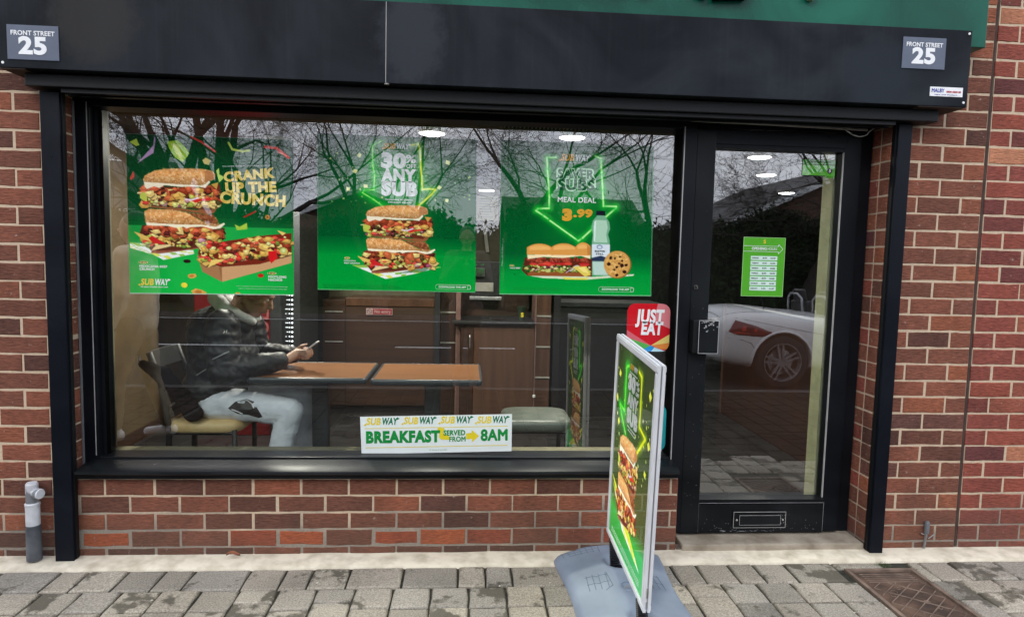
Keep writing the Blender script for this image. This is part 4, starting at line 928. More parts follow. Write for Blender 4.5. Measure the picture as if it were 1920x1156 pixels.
    for (x, y, r_) in [(740,795,10),(810,975,14),(1250,985,5)]: cv.poly(jag(*V(x, y), r_, 6, .35, .5), (220,170,80)); cv.poly(jag(*V(x, y), r_*.5, 5, .35, .5), (190,120,50))
    cv.noise(.012); cv.a[-1:] = (170,200,180); cv.a[:1] = (110,140,120)
    print_sheet('print', cv, cor, root, PG)
    def lt(b, x, y, hp, wp, mt, **k): p = Z(x, y); lettering(b, cor, cw, ch, p[0], p[1], hp, wp, mt, root, **k)
    lt('YOU HAVE NEVER HEARD CRUNCH LIKE IT', 1340, 365, 2.6, 92, M_TG, rot=-3, bold=0)
    lt('CRANK', 1360, 470, 17.5, 98, M_TGLD, rot=-7, bold=.055, shear=.05); lt('UP THE', 1385, 605, 18.5, 98, M_TGLD, rot=-3, bold=.06); lt('CRUNCH', 1410, 738, 20.5, 126, M_TGLD, rot=2, bold=.055)
    def lv(b, x, y, hp, wp, mt, **k): p = V(x, y); lettering(b, cor, cw, ch, p[0], p[1], hp, wp, mt, root, **k)
    for (x, y) in [(205,648),(1635,750)]:
        p = ptxt(cw, ch, cor, *V(x, y)); MB().disc((p.x, p.y-.0004, p.z), .0065, 'Y', 16, .0003, rx=.022).build('new_flag', M_YPRINT, root)
        lv('NEW', x, y, 3.6, 15, M_TK, bold=.03, dy=.0009)
    lv('MEXICANA BEEF', 315, 692, 4.4, 52, M_TW, bold=.03); lv('CRUNCH', 245, 724, 4.4, 28, M_TW, bold=.03)
    lv('FOOTLONG', 1695, 792, 4.4, 35, M_TW, bold=.03); lv('NACHOS', 1672, 826, 4.4, 27, M_TW, bold=.03)
    p = V(322, 870); logo(cor, cw, ch, p[0], p[1], 54, root)
    lv('60 years fresher than ever', 322, 921, 2.8, 52, M_TW, bold=.015)
    for i, y in enumerate((902, 930)): lv('Subject to availability. Prices and participation may vary. Terms and conditions apply', 1520+i*10, y, 1.3, 100-6*i, M_TG, bold=0)
make_poster_crunch()
# ---- poster with the thirty per cent offer
def neon_arrow(cv, P, cl, cg, wd=3, glow=6):
    for (a, c, g) in zip(P, cl, cg): cv.line(a, wd, c, 1, glow, g, .55)
def make_poster_offer():
    cw, ch = 297, 299; cor = ADJ([(.828,PY_,1.979), (1.595,PY_,1.976), (1.602,PY_,1.226), (.829,PY_,1.226)])
    root = empty('window_poster', (1.21, PY_, 1.226), 'green 30% OFF ANY SUB poster with two stacked sandwiches, middle of the window', 'poster')
    cv = Canvas(cw, ch, (0,70,30)); cv.vgrad(0, 195, (0,60,28), (0,84,38)); cv.vgrad(195, 228, (0,92,40), (0,140,52)); cv.vgrad(228, ch, (0,148,54), (0,158,56))
    d = np.hypot((cv.X-150)/70, (cv.Y-80)/90); cv.a += np.exp(-d**2)[..., None]*np.array([10, 70, 20])
    def Z(x, y): return ((x-30)/6.084, (y-60)/6.084)
    G1, G2, Y1, Y2 = (150,240,110), (20,190,50), (236,240,90), (120,200,40)
    cv.line([Z(760,120), Z(650,180), Z(655,400), Z(675,520), Z(670,690), Z(560,700), Z(540,730), Z(660,800), Z(770,880), Z(840,930)], 2.4, G1, 1, 8, G2, .5)
    cv.line([Z(1090,160), Z(1170,140), Z(1190,200), Z(1200,400), Z(1215,560), Z(1220,670), Z(1300,660), Z(1370,665), Z(1330,720), Z(1180,860), Z(1120,930)], 3.0, Y1, 1, 6, Y2, .45)
    confetti(cv, 60, 20, 8, 285, 135, [(220,220,140),(190,210,110),(230,236,200),(200,214,160)], (.6, 2.4)); 
    for (x, y) in [(505,295),(455,480),(375,690),(1415,640),(1500,790),(1510,345),(575,655)]: cv.poly(jag(*Z(x, y), 5, 4, .2, 1), (222,226,150))
    cv.line([Z(1440,240), Z(1440,241)], 1, (0,0,0))
    def V(x, y): return ((x)/6.8+65, y/6.8+120)
    paper_mat_under(cv, V, [(0,885),(1130,885),(770,990),(420,1060)])
    cv.poly([V(*p) for p in [(1020,860),(1110,815),(1100,850),(900,960),(560,985)]], (0,60,24), .5)
    stacked_subs(cv, Aff(65, 120, 180, 170), 1.15)
    cv.noise(.012); cv.a[-1:] = (90,160,110); cv.a[:, :1] = (70,130,90)
    print_sheet('print', cv, cor, root, PG)
    def lt(b, x, y, hp, wp, mt, **k): p = Z(x, y); lettering(b, cor, cw, ch, p[0], p[1], hp, wp, mt, root, **k)
    p = Z(915, 178); logo(cor, cw, ch, p[0], p[1], 48, root, (M_TO, M_TG))
    lt('60 years fresher than ever', 930, 225, 2.2, 40, M_TG, bold=0)
    lt('30', 885, 350, 26, 47, M_TG, bold=.07); lt('%', 1085, 320, 15, 20, M_TG, bold=.03); lt('OFF', 1088, 402, 7.5, 19, M_TG, bold=.03)
    lt('ANY', 945, 520, 23, 66, M_TG, bold=.06); lt('SUB', 955, 675, 25, 68, M_TG, bold=.07)
    lt('Exclusions do follow.', 955, 795, 3, 52, M_TW, bold=.02); lt("Download nuestra", 960, 826, 3, 44, M_TW, bold=.02)
    q = ptxt(cw, ch, cor, 55, 236); MB().disc((q.x, q.y-.0004, q.z), .0055, 'Y', 14, .0003, rx=.014).build('new_flag', M_YPRINT, root)
    lettering('NEW', cor, cw, ch, 55, 236, 2.4, 8, M_TK, root, bold=.03, dy=.0009)
    lettering('MEXICANA', cor, cw, ch, 60, 241.5, 2.6, 22, M_TW, root, bold=.02); lettering('BEEF CRUNCH', cor, cw, ch, 64, 246, 2.6, 29, M_TW, root, bold=.02)
    for i in range(4): lettering('Offer valid at participating stores only while stocks last. Excludes extras. See in store for details and full terms', cor, cw, ch, 78+i*3, 288+i*2.1, 1.1, 140+i*3, M_TGR, root, bold=0)
    app_button(root, cor, cw, ch, 255, 289)
def app_button(root, cor, cw, ch, x, y):
    lettering('DOWNLOAD THE APP', cor, cw, ch, x-2, y, 3.6, 52, M_TW, root, bold=.025)
    k = (Vector(cor[1])-Vector(cor[0])).length/cw; p = ptxt(cw, ch, cor, x+1, y); pts = []
    for s_, cx in ((1, 28), (-1, -31)):
        for i in range(9):
            a = -math.pi/2+math.pi*i/8; pts.append((p.x+(cx+s_*4.6*math.cos(a))*k, p.y-.0007, p.z+s_*4.6*math.sin(a)*k))
    pts.append(pts[0]); mb = MB()
    for a, b_ in zip(pts[:-1], pts[1:]): mb.tube([a, b_], .0006, 3, cap=False)
    q = (p.x+29*k, p.z); 
    for a, b_ in (((-2.6,-3.6),(2.6,-3.6)), ((2.6,-3.6),(2.6,3.8)), ((2.6,3.8),(-2.6,3.8)), ((-2.6,3.8),(-2.6,-3.6))): mb.tube([(q[0]+a[0]*k, p.y-.0008, q[1]+a[1]*k), (q[0]+b_[0]*k, p.y-.0008, q[1]+b_[1]*k)], .0008, 3, cap=False)
    mb.build('button_outline', M_TW, root)
make_poster_offer()
# ---- meal deal poster: sub, bottle, cookie under a green neon arrow
def make_poster_meal():
    cw, ch = 286, 292; cor = ADJ([(1.716,PY_,1.980), (2.480,PY_,1.975), (2.497,PY_,1.225), (1.722,PY_,1.220)])
    root = empty('window_poster', (2.11, PY_, 1.22), 'green SAVER SUBS MEAL DEAL 3.99 poster with neon arrow, water bottle and cookie', 'poster')
    cv = Canvas(cw, ch, (0,80,30)); cv.vgrad(0, 215, (0,66,28), (0,92,40)); cv.vgrad(215, 250, (0,96,42), (0,144,54)); cv.vgrad(250, ch, (0,148,56), (6,162,60))
    def Z(x, y): return ((x+6)/3.729-.0, (y-45)/3.729)
    d = np.hypot((cv.X-143)/60, (cv.Y-110)/85); cv.a += np.exp(-d**2)[..., None]*np.array([6, 56, 12])
    AC, AG = (176,250,150), (20,190,50)
    pts = [(375,155),(312,158),(318,250),(332,420),(333,515),(255,520),(242,535),(300,572),(325,590)]
    cv.line([Z(*p) for p in pts], 3.2, AC, 1, 6.5, AG, .6)
    cv.line([Z(*p) for p in [(340,602),(540,742),(570,720),(640,650),(730,565),(800,500),(803,488),(712,488),(704,360),(695,250),(690,150),(650,135)]], 3.2, AC, 1, 6.5, AG, .6)
    # bottle
    B = [(668,525),(722,525),(724,560),(755,600),(762,650),(748,690),(760,740),(762,990),(640,990),(636,740),(642,690),(630,640),(640,595),(668,560)]
    cv.poly([Z(*p) for p in B], (120,176,140)); cv.poly([Z(*p) for p in [(655,590),(735,590),(745,640),(735,690),(745,750),(648,750),(655,690),(645,640)]], (196,226,200), .75)
    cv.poly([Z(*p) for p in [(648,600),(662,595),(658,740),(646,740)]], (230,246,236), .8); cv.poly([Z(*p) for p in [(664,522),(724,522),(728,556),(662,556)]], (22,26,40))
    cv.poly([Z(*p) for p in [(636,762),(762,762),(762,885),(636,885)]], (218,228,232)); cv.poly([Z(*p) for p in [(636,862),(700,845),(762,865),(762,885),(636,885)]], (40,54,84))
    cv.ell(*Z(690,782), 5.5, 4, (90,110,150)); cv.ell(*Z(690,783), 4, 2.6, (218,228,232)); cv.poly([Z(*p) for p in [(642,890),(756,890),(752,985),(650,985)]], (206,226,216), .8)
    # paper
    cv.poly([Z(*p) for p in [(130,988),(200,1000),(630,1000),(940,975),(930,988),(600,1022),(300,1015)]], (214,226,190)); cv.poly([Z(*p) for p in [(430,1005),(520,1010),(620,1006),(600,1022),(450,1022)]], (226,220,90)); 
    cv.ell(*Z(100,990), 0.1, 0.1, (0,0,0))
    # sub
    cv.poly([Z(*p) for p in [(170,870),(640,870),(640,1000),(190,1000),(150,960)]], (90,40,26))
    cv.poly([Z(*p) for p in [(188,960),(560,972),(630,985),(630,1000),(190,998)]], (150,84,44))
    class TZ:
        k = 1/3.729
        def __call__(s, x, y): return Z(x, y)
    tz = TZ()
    for _ in range(60):
        x, y = random.uniform(190, 610), random.uniform(868, 900); cv.ell(*Z(x, y), random.uniform(2.2, 4.4), random.uniform(2, 3.4), random.choice([(140,48,32),(112,34,26),(168,66,44)])); cv.ell(*Z(x-3, y-5), 1.3, 1.0, (206,110,84), .8)
    for _ in range(16):
        x = random.uniform(190, 600); cv.ell(*Z(x, random.uniform(905, 925)), 7, 2.6, random.choice(TOM)); cv.line([Z(x-18, 912), Z(x+18, 914)], .8, (238,120,96), .7)
    for _ in range(110):
        x, y = random.uniform(165, 620), random.uniform(925, 970); cv.poly([Z(*p) for p in jag(x, y, random.uniform(7, 17), 5, .4, .6)], random.choice(LET+[(40,80,30),(60,100,40),(236,232,170)]))
    for _ in range(7):
        x, y = random.uniform(220, 500), random.uniform(930, 965); cv.line([Z(x, y+12), Z(x+20, y-4), Z(x+46, y-10)], 1.2, random.choice([(226,206,226),(120,40,90)]))
    cv.poly([Z(*p) for p in [(500,930),(600,925),(632,985),(590,1000),(540,960)]], (232,206,90)); cv.poly([Z(*p) for p in [(540,935),(590,930),(615,975),(575,965)]], (244,226,130))
    cv.poly([Z(*p) for p in [(185,850),(600,832),(628,845),(625,870),(560,850),(430,868),(300,862),(190,880)]], (250,230,180))
    BUN = (226,158,76)
    for (xa, xb, yt) in [(182,362,768),(350,530,762),(520,630,752)]:
        P = [(xa, 848)]+[(xa+(xb-xa)*t, 850-(850-yt)*math.sin(math.pi*min(1, max(0, .12+.76*t)))**.45) for t in np.linspace(0, 1, 12)]+[(xb, 845)]
        cv.poly([Z(*p) for p in P], BUN)
        H = [(xa+(xb-xa)*(.12+.76*t), yt+14+10*(1-math.sin(math.pi*t))) for t in np.linspace(0, 1, 8)]+[(xb-12, yt+42), (xa+16, yt+48)]
        cv.poly([Z(*p) for p in H], (244,190,110), .8); cv.line([Z(xb-3, yt+16), Z(xb-5, 842)], 1.2, (176,104,44), .7)
    cv.poly([Z(*p) for p in [(600,765),(626,790),(628,840),(606,846)]], (196,122,58), .8)
    # cookie
    cx, cy = Z(815, 905); cv.ell(cx+1.5, cy+1, 25.5, 27, (150,96,44), 1, .2); cv.ell(cx, cy, 25, 26, (214,160,84), 1, .2)
    cv.speckle([(cx+22*math.cos(a), cy+23*math.sin(a)) for a in np.linspace(0, 6.2, 20)], 150, [(236,190,110),(190,134,66),(244,206,130),(202,146,70)], (1, 3.2), .7)
    for (x, y) in [(760,905),(800,862),(850,880),(795,945),(850,915),(870,960),(815,985),(835,850),(880,910),(770,860),(830,900),(815,925)]: cv.poly(jag(*Z(x, y), random.uniform(2.2, 4.6), 6, .3, .85), (54,28,22)); 
    # outlined title
    cv.noise(.012); cv.a[-1:] = (120,190,140); cv.a[:, :1] = (70,130,90); cv.a[:, -1:] = (80,140,100)
    print_sheet('print', cv, cor, root, PG)
    def lt(b, x, y, hp, wp, mt, **k): p = Z(x, y); lettering(b, cor, cw, ch, p[0], p[1], hp, wp, mt, root, **k)
    p = Z(505, 152); logo(cor, cw, ch, p[0], p[1], 55, root, (M_TO, M_TG)); lt('60 years fresher than ever', 500, 187, 2.4, 50, M_TG, bold=0)
    M_OUT = plain('pale_green_outline', (.42,.72,.44,1), .5, var=.03); M_IN = plain('deep_green_fill', (.004,.10,.03,1), .5)
    lt('SAVER', 512, 268, 17.5, 76, M_OUT, bold=.105, dy=.0005); lt('SAVER', 512, 268, 16.5, 69, M_IN, bold=.045, dy=.0010)
    lt('SUBS', 517, 345, 20.5, 76, M_OUT, bold=.105, dy=.0005); lt('SUBS', 517, 345, 19.5, 69, M_IN, bold=.045, dy=.0010)
    lt('MEAL DEAL', 522, 450, 9.5, 72, M_TW, bold=.022)
    lt('3', 458, 560, 20, 19, M_TO, bold=.08); lt('.99', 567, 545, 14, 36, M_TO, bold=.06)
    p = ptxt(cw, ch, cor, *Z(78, 926)); MB().disc((p.x, p.y-.0004, p.z), .005, 'Y', 14, .0003, rx=.0125).build('new_flag', M_YPRINT, root)
    lettering('NEW', cor, cw, ch, *Z(78, 926), 2.2, 8, M_TK, root, bold=.03, dy=.0009); lettering('TACO BEEF', cor, cw, ch, *Z(100, 944), 2.6, 20, M_TW, root, bold=.02)
    lt('BUXTON', 690, 812, 3.4, 19, M_TK, bold=.03); lt('STILL', 690, 832, 3, 15, M_TK, bold=.03)
    for i in range(3): lt('Meal includes any saver sub, drink and a cookie or crisps. Selected products only. Prices may vary. Terms apply', 260, 1084+i*8, 1.1, 100-i*6, M_TGR, bold=0)
    p = Z(812, 1088); app_button(root, cor, cw, ch, p[0], p[1])
make_poster_meal()
# ---- breakfast banner
def make_banner():
    cw, ch = 284, 71; cor = ADJ([(1.037,PY_,.593), (1.800,PY_,.611), (1.802,PY_,.419), (1.045,PY_,.402)])
    root = empty('breakfast_banner', (1.42, PY_, .402), 'white BREAKFAST SERVED FROM 8AM banner at the foot of the window', 'banner')
    mb = MB(); v = [Vector(c) for c in cor]; mb.add([*v, *[q+Vector((0,.0006,0)) for q in v]], [(0,3,2,1),(4,5,6,7),(0,1,5,4),(1,2,6,5),(2,3,7,6),(3,0,4,7)])
    mb.build('backing_sheet', plain('pale_banner_card', (.80,.86,.84,1), .45, var=.02), root)
    def Z(x, y): return ((x-30)/6.41*1.0, (y-62+ (x-30)*.015*0)/6.41)
    R = -1.2
    def q(x, y):   # from the zoomed reading to canvas units along the tilted sheet
        u = (x-35)/(1855-35); top = 62+(35-62)*u; bot = 515+(480-515)*u; return (u*cw, (y-top)/(bot-top)*ch)
    def lt(b, x, y, hp, wp, mt, **k): p = q(x, y); lettering(b, cor, cw, ch, p[0], p[1], hp, wp, mt, root, rot=R, **k)
    for x, y in [(285,122),(730,113),(1172,105),(1612,105)]: p = q(x, y); logo(cor, cw, ch, p[0], p[1], 59, root, (M_YB, M_TGD))
    lt('BREAKFAST', 535, 312, 21, 138, M_TGR, bold=.06); lt('8AM', 1643, 292, 21.5, 49, M_TGR, bold=.045)
    lt('SERVED', 1157, 260, 9.8, 41, M_TGR, bold=.04, dy=.0010); lt('FROM', 1193, 336, 9.4, 30, M_TGR, bold=.03, dy=.0010)
    lt('TM Subway IP LLC 2023', 955, 463, 1.6, 34, M_TGR, bold=0)
    for (x, y0, y1) in [(0, 205, 178), (0, 438, 408)]:
        a, b_ = ptxt(cw, ch, cor, *q(85, y0)), ptxt(cw, ch, cor, *q(1805, y1)); h_ = .0019
        MB().add([(a.x,a.y-.0006,a.z-h_),(b_.x,b_.y-.0006,b_.z-h_),(b_.x,b_.y-.0006,b_.z+h_),(a.x,a.y-.0006,a.z+h_)], [(0,1,2,3)]).build('yellow_rule', M_YL, root)
    P = [(955,195),(1035,200),(1035,225),(1022,235),(1022,260),(1095,300),(1095,342),(1000,340),(970,320),(975,240),(955,240)]
    for pts in (P, [(1298,265),(1365,258),(1365,222),(1455,297),(1370,372),(1370,332),(1298,335)]):
        w = [ptxt(cw, ch, cor, *q(*p)) for p in pts]; MB().add([(p.x, p.y-.0005, p.z) for p in w], [tuple(range(len(w)))]).build('yellow_arrow', M_YB, root)
M_YB = plain('bright_yellow_print', (.82,.66,.03,1), .5, var=.03); M_TGD = plain('forest_green_print', (.0,.17,.065,1), .5, var=.03); M_YL = plain('soft_yellow_print', (.78,.66,.12,1), .5, var=.03)
make_banner()
# ---- door notices
def rounded(x0, x1, z0, z1, r, n=6):
    pts = []
    for cx, cz, a0 in ((x1-r, z1-r, 0), (x0+r, z1-r, 90), (x0+r, z0+r, 180), (x1-r, z0+r, 270)):
        pts += [(cx+r*math.cos(rad(a0+90*i/n)), cz+r*math.sin(rad(a0+90*i/n))) for i in range(n+1)]
    return pts
M_LG = plain('lime_green_card', (.10,.42,.035,1), .45, var=.03); M_LGD = plain('leaf_green_card', (.05,.27,.02,1), .45)
def make_hours():
    x0, x1, z0, z1 = 2.958, 3.178, 1.236, 1.536; y = PY_
    root = empty('opening_hours_notice', ((x0+x1)/2, y, z0), 'lime green opening hours notice stuck on the glass of the door', 'notice')
    MB().box(x0, x1, y, y+.0006, z0, z1).build('card', M_LG, root)
    mb = MB()
    for (a, b_, c, d) in [(x0, x0+.002, z0, z1), (x1-.002, x1, z0, z1), (x0+.002, x1-.002, z0, z0+.002), (x0+.002, x1-.002, z1-.002, z1)]: mb.box(a, b_, y-.0006, y-.0001, c, d)
    mb.build('border', plain('pale_green_border', (.40,.66,.30,1), .5), root)
    zz = z1-.057; mb = MB(); pts = [(x0+.003, y-.0006, z1-.044), (x0+.185, y-.0006, z1-.044), (x0+.185, y-.0006, z1-.034), (x0+.208, y-.0006, z1-.058), (x0+.185, y-.0006, z1-.082), (x0+.185, y-.0006, z1-.072), (x0+.003, y-.0006, z1-.072)]
    for a, b_ in zip(pts[:-1], pts[1:]): mb.tube([a, b_], .0012, 4)
    mb.build('arrow_outline', M_TW, root)
    text('OPENING', .019, (x0+.083, y-.0012, z1-.058), M_TW, root, bold=.03, width=.078); text('HOURS', .018, (x0+.152, y-.0012, z1-.058), M_TW, root, bold=0, width=.050)
    text('S', .026, ((x0+x1)/2, y-.0012, z1-.022), M_TY, root, bold=.04)
    days = [('MONDAY','8:00','22:00'),('TUESDAY','8:00','22:00'),('WEDNESDAY','8:00','22:00'),('THURSDAY','8:00','22:00'),('FRIDAY','8:00','22:00'),('SATURDAY','8:00','22:00'),('SUNDAY','9:00','21:00')]
    for i, (a, b_, c) in enumerate(days):
        zc = z1-.105-i*.0258; r_ = MB().box(x0+.042, x0+.181, y-.0010, y-.0003, zc-.0104, zc+.0104).build('hours_row', M_PW, root)
        text(a, .0085, (x0+.066, y-.0016, zc), M_TK, r_, width=.036, bold=.01); text(b_, .0085, (x0+.115, y-.0016, zc), M_TK, r_, width=.022, bold=.01); text(c, .0085, (x0+.158, y-.0016, zc), M_TK, r_, width=.026, bold=.01)
M_PW = plain('pale_mint_paper', (.66,.84,.74,1), .5, var=.02)
make_hours()
def make_five():
    x0, x1, z0, z1 = 3.244, 3.416, 1.855, 1.933; y = PY_
    root = empty('hygiene_rating_sticker', ((x0+x1)/2, y, z0-.01), 'green and black food hygiene rating sticker in the top corner of the door glass', 'sticker')
    MB().box(x0-.002, x1+.002, y, y+.0006, z0-.004, z1+.002).build('black_backing', M_SOFFIT, root)
    MB().box(x0, x1, y-.0008, y-.0001, z1-.023, z1).build('upper_band', M_LGD, root); MB().box(x0, x1, y-.0008, y-.0001, z0, z1-.026).build('lower_band', M_LG, root)
    MB().box(x1-.05, x1-.002, y-.0008, y-.0001, z0-.011, z0-.0006).build('tab', M_LG, root)
    text('FOOD HYGIENE RATING', .012, ((x0+x1)/2, y-.0013, z1-.011), M_TK, root, bold=.01, width=.13)
    for i in range(5): text(str(i), .017, (x0+.020+i*.022, y-.0013, z0+.024), M_TGR, root, bold=.02); 
    MB().disc((x1-.028, y-.0009, z0+.024), .0145, 'Y', 20, .0004).build('black_disc', M_TK, root); text('5', .022, (x1-.028, y-.0017, z0+.024), M_TW, root, bold=.04)
    text('VERY GOOD', .006, (x1-.026, y-.0013, z0-.006), M_TK, root, width=.035)
make_five()
def make_je():
    x0, x1, z0, z1 = 2.373, 2.594, .944, 1.188; y = PY_
    root = empty('delivery_sticker', ((x0+x1)/2, y, z0), 'red round cornered sticker with two white words above coloured triangles on the window', 'sticker')
    R_ = rounded(x0, x1, z0, z1, .042)
    def clip(pts):   # keep a triangle inside the rounded outline: simple Sutherland-Hodgman
        out = pts
        n = len(R_)
        for i in range(n):
            a, b_ = R_[i], R_[(i+1) % n]; inp, out = out, []
            f = lambda p: (b_[0]-a[0])*(p[1]-a[1])-(b_[1]-a[1])*(p[0]-a[0])
            for j in range(len(inp)):
                p, q = inp[j-1], inp[j]; fp, fq = f(p), f(q)
                if (fp >= 0) != (fq >= 0): t = fp/(fp-fq); out.append((p[0]+(q[0]-p[0])*t, p[1]+(q[1]-p[1])*t))
                if fq >= 0: out.append(q)
            if not out: return []
        return out
    MB().prism(R_, y, y+.0006).build('red_sheet', plain('signal_red_vinyl', (.62,.012,.022,1), .35, var=.02), root)
    w, h = x1-x0, z1-z0
    def tri(nm, c, pts, dy):
        p = clip([(x0+a*w, z0+b_*h) for a, b_ in pts])
        if p: MB().add([(a, y-dy, b_) for a, b_ in p], [tuple(range(len(p)))]).build('coloured_facet', plain(nm, c, .35, var=.02), root)
    tri('pink_vinyl', (.66,.13,.16,1), [(-.1,.50),(.62,.10),(-.1,.02)], .0003); tri('green_vinyl', (.10,.45,.09,1), [(-.1,.32),(.55,.13),(.3,-.1),(-.1,.05)], .0004)
    tri('blue_vinyl', (.02,.30,.68,1), [(.1,-.1),(.58,.13),(.95,-.1)], .0005); tri('yellow_vinyl', (.80,.62,.18,1), [(.58,.13),(1.1,.42),(1.1,.20)], .0006); tri('orange_vinyl', (.74,.25,.05,1), [(.58,.13),(1.1,.26),(1.1,.05),(.8,.05)], .0005)
    tri('light_pink_vinyl', (.72,.22,.24,1), [(.72,1.1),(1.1,1.1),(1.1,.45),(.62,.62)], .0004); tri('pale_blue_vinyl', (.45,.72,.80,1), [(.66,.09),(1.1,-.05),(.8,-.1),(.5,-.1)], .0007)
    text('JUST', .092, (x0+w*.53, y-.0012, z0+h*.72), M_WHITE, root, bold=.045, shear=.1, width=w*.68); text('EAT', .088, (x0+w*.57, y-.0012, z0+h*.47), M_WHITE, root, bold=.045, shear=.1, width=w*.52)
make_je()
tag(MB().prism(rounded(2.400, 2.596, .425, .668, .04), PY_, PY_+.0006).build('round_cornered_sticker', plain('turquoise_vinyl', (.03,.42,.46,1), .4, var=.02)), 'turquoise round cornered sticker low on the window behind the pavement sign', 'sticker')

# printed film and vinyl share one glossy face
for k_, m_ in MATS.items():
    if any(t in k_ for t in ('_print', '_vinyl', '_card', '_paper', '_border', '_outline', '_fill')):
        b_ = next(n_ for n_ in m_.node_tree.nodes if n_.type == 'BSDF_PRINCIPLED'); b_.inputs['Roughness'].default_value = .01; b_.inputs['Specular IOR Level'].default_value = 1.0; b_.inputs['IOR'].default_value = 1.62
        for n_ in list(m_.node_tree.nodes):
            if n_.type == 'BUMP': m_.node_tree.nodes.remove(n_)
# ------------------------------------------------------------------ pavement sign
def make_pavement_sign():
    root = empty('pavement_sign', (2.26, -.50, G0), 'silver framed 30% OFF ANY SUB swing sign standing on its grey blue moulded base', 'pavement sign')
    # panel leans a little towards the street: corners in (Y, Z)
    FT, NT, NB, FB = Vector((2.233, -.235, 1.078)), Vector((2.233, -.872, 1.044)), Vector((2.233, -.800, .100)), Vector((2.233, -.168, .137))
    eu = (FT-FB).normalized(); er = (NB-FB).normalized(); H = (FT-FB).length; Wd = (NB-FB).length; ex = Vector((1,0,0))
    def P(u, v, d=0): return FB+er*u+eu*v+ex*d
    def slab(mb, u0, u1, v0, v1, d0, d1, bev=0):
        vs = [P(u0,v0,d0),P(u1,v0,d0),P(u1,v1,d0),P(u0,v1,d0),P(u0,v0,d1),P(u1,v0,d1),P(u1,v1,d1),P(u0,v1,d1)]
        mb.add(vs, [(0,1,2,3),(4,7,6,5),(0,4,5,1),(1,5,6,2),(2,6,7,3),(3,7,4,0)])
    f = .030
    def profile_bar(nm, u0, u1, v0, v1, side, d0, d1, s):
        """snap frame rail with a raised rounded edge"""
        mb = MB(); slab(mb, u0, u1, v0, v1, d0, d1)
        horiz = (u1-u0) > (v1-v0)
        if horiz: c_ = (v0+v1)/2; slab(mb, u0+.004, u1-.004, c_-.009, c_+.009, d0-s*.003 if s > 0 else d1, d0 if s > 0 else d1+.003)
        else: c_ = (u0+u1)/2; slab(mb, c_-.009, c_+.009, v0+.004, v1-.004, d0-s*.003 if s > 0 else d1, d0 if s > 0 else d1+.003)
        return mb.build(nm, M_ALUW, root)
    for (d0, d1, s) in ((0, .011, 1), (.017, .028, -1)):
        profile_bar('frame_rail', 0, Wd, 0, f, 0, d0, d1, s); profile_bar('frame_rail', 0, Wd, H-f, H, 0, d0, d1, s)
        profile_bar('frame_rail', 0, f, f, H-f, 0, d0, d1, s); profile_bar('frame_rail', Wd-f, Wd, f, H-f, 0, d0, d1, s)
    mb = MB(); slab(mb, .004, Wd-.004, .004, H-.004, .0115, .0165); mb.build('core_channel', M_ALU, root)
    # print
    cw, ch = 200, 300
    cv = Canvas(cw, ch, (64,76,40)); cv.vgrad(0, 225, (52,64,36), (72,86,44)); cv.vgrad(225, 250, (72,90,46), (50,160,60)); cv.vgrad(250, ch, (40,170,66), (24,150,56))
    d = np.hypot((cv.X-72)/40, (cv.Y-70)/70); cv.a += np.exp(-d**2)[..., None]*np.array([0, 46, 8])
    for x in (4,): cv.a[:, :14] *= np.linspace(.8, 1, 14)[None, :, None]
    G, GG, Yl, YG = (120,235,70), (40,200,50), (240,240,40), (170,210,40)
    cv.line([(70,24),(58,28),(57,60),(58,92),(30,90),(42,102),(70,122)], 4.2, G, 1, 8, GG, .6)
    cv.line([(124,20),(138,24),(140,60),(140,90),(170,96),(152,112),(128,134)], 4.2, Yl, 1, 7, YG, .5)
    confetti(cv, 42, 4, 20, 194, 170, [(232,236,110),(200,220,90),(246,248,190)], (1, 3.5))
    for (x, y) in [(180,38),(22,46),(12,84),(186,100),(28,116),(176,140)]: cv.poly(jag(x, y, 6, 4, .25, 1), (244,240,80))
    paper_mat_under(cv, lambda x, y: (x, y), [(10,216),(150,262),(178,274),(80,262)])
    cv.poly([(6,205),(30,212),(150,262),(160,272),(70,250)], (214,220,60))
    stacked_subs(cv, Aff(20, 112, 150, 168), 1.0)
    cv.a = np.clip(cv.a*1.12, 0, 255); cv.noise(.015)
    def pc(dd): return [P(f*.8, H-f*.8, dd), P(Wd-f*.8, H-f*.8, dd), P(Wd-f*.8, f*.8, dd), P(f*.8, f*.8, dd)]
    fr = pc(-.0-.0004+.003); print_sheet('print', cv, fr, root, 1.6)
    MB_ = MB(); b_ = pc(.0262); MB_.add([*b_], [(0,1,2,3)]); MB_.build('rear_print', plain('dark_olive_print', (.04,.07,.03,1), .4), root)
    # lettering lies in the panel plane: columns are right, up, normal
    nrm = -ex
    R3 = Matrix((( er.x, eu.x, nrm.x, 0), (er.y, eu.y, nrm.y, 0), (er.z, eu.z, nrm.z, 0), (0,0,0,1)))
    def lt(b, x, y, hp, wp, mt, bold=.03, shear=0):
        k = (fr[1]-fr[0]).length/cw; kv = (fr[3]-fr[0]).length/ch
        p = fr[0]+er*(x*k)-eu*(y*kv)+nrm*.0010
        text(b, hp*kv/.72, p, mt, root, bold=bold, rot=R3, width=wp*k, ext=.0002, shear=shear)
    lt('SUB', 86, 22, 7, 17, M_TO, .04, .18); lt('WAY', 107, 22, 7, 19, M_TW, .04, .18); lt('60 years fresher than ever', 97, 30, 2, 40, M_TW, .02)
    lt('30', 90, 45, 20, 38, M_TW, .07); lt('%', 121, 41, 11, 16, M_TW, .04); lt('OFF', 121, 52, 5.5, 16, M_TW, .04)
    lt('ANY', 100, 69, 18, 56, M_TW, .05); lt('SUB', 101, 92, 20, 56, M_TW, .06)
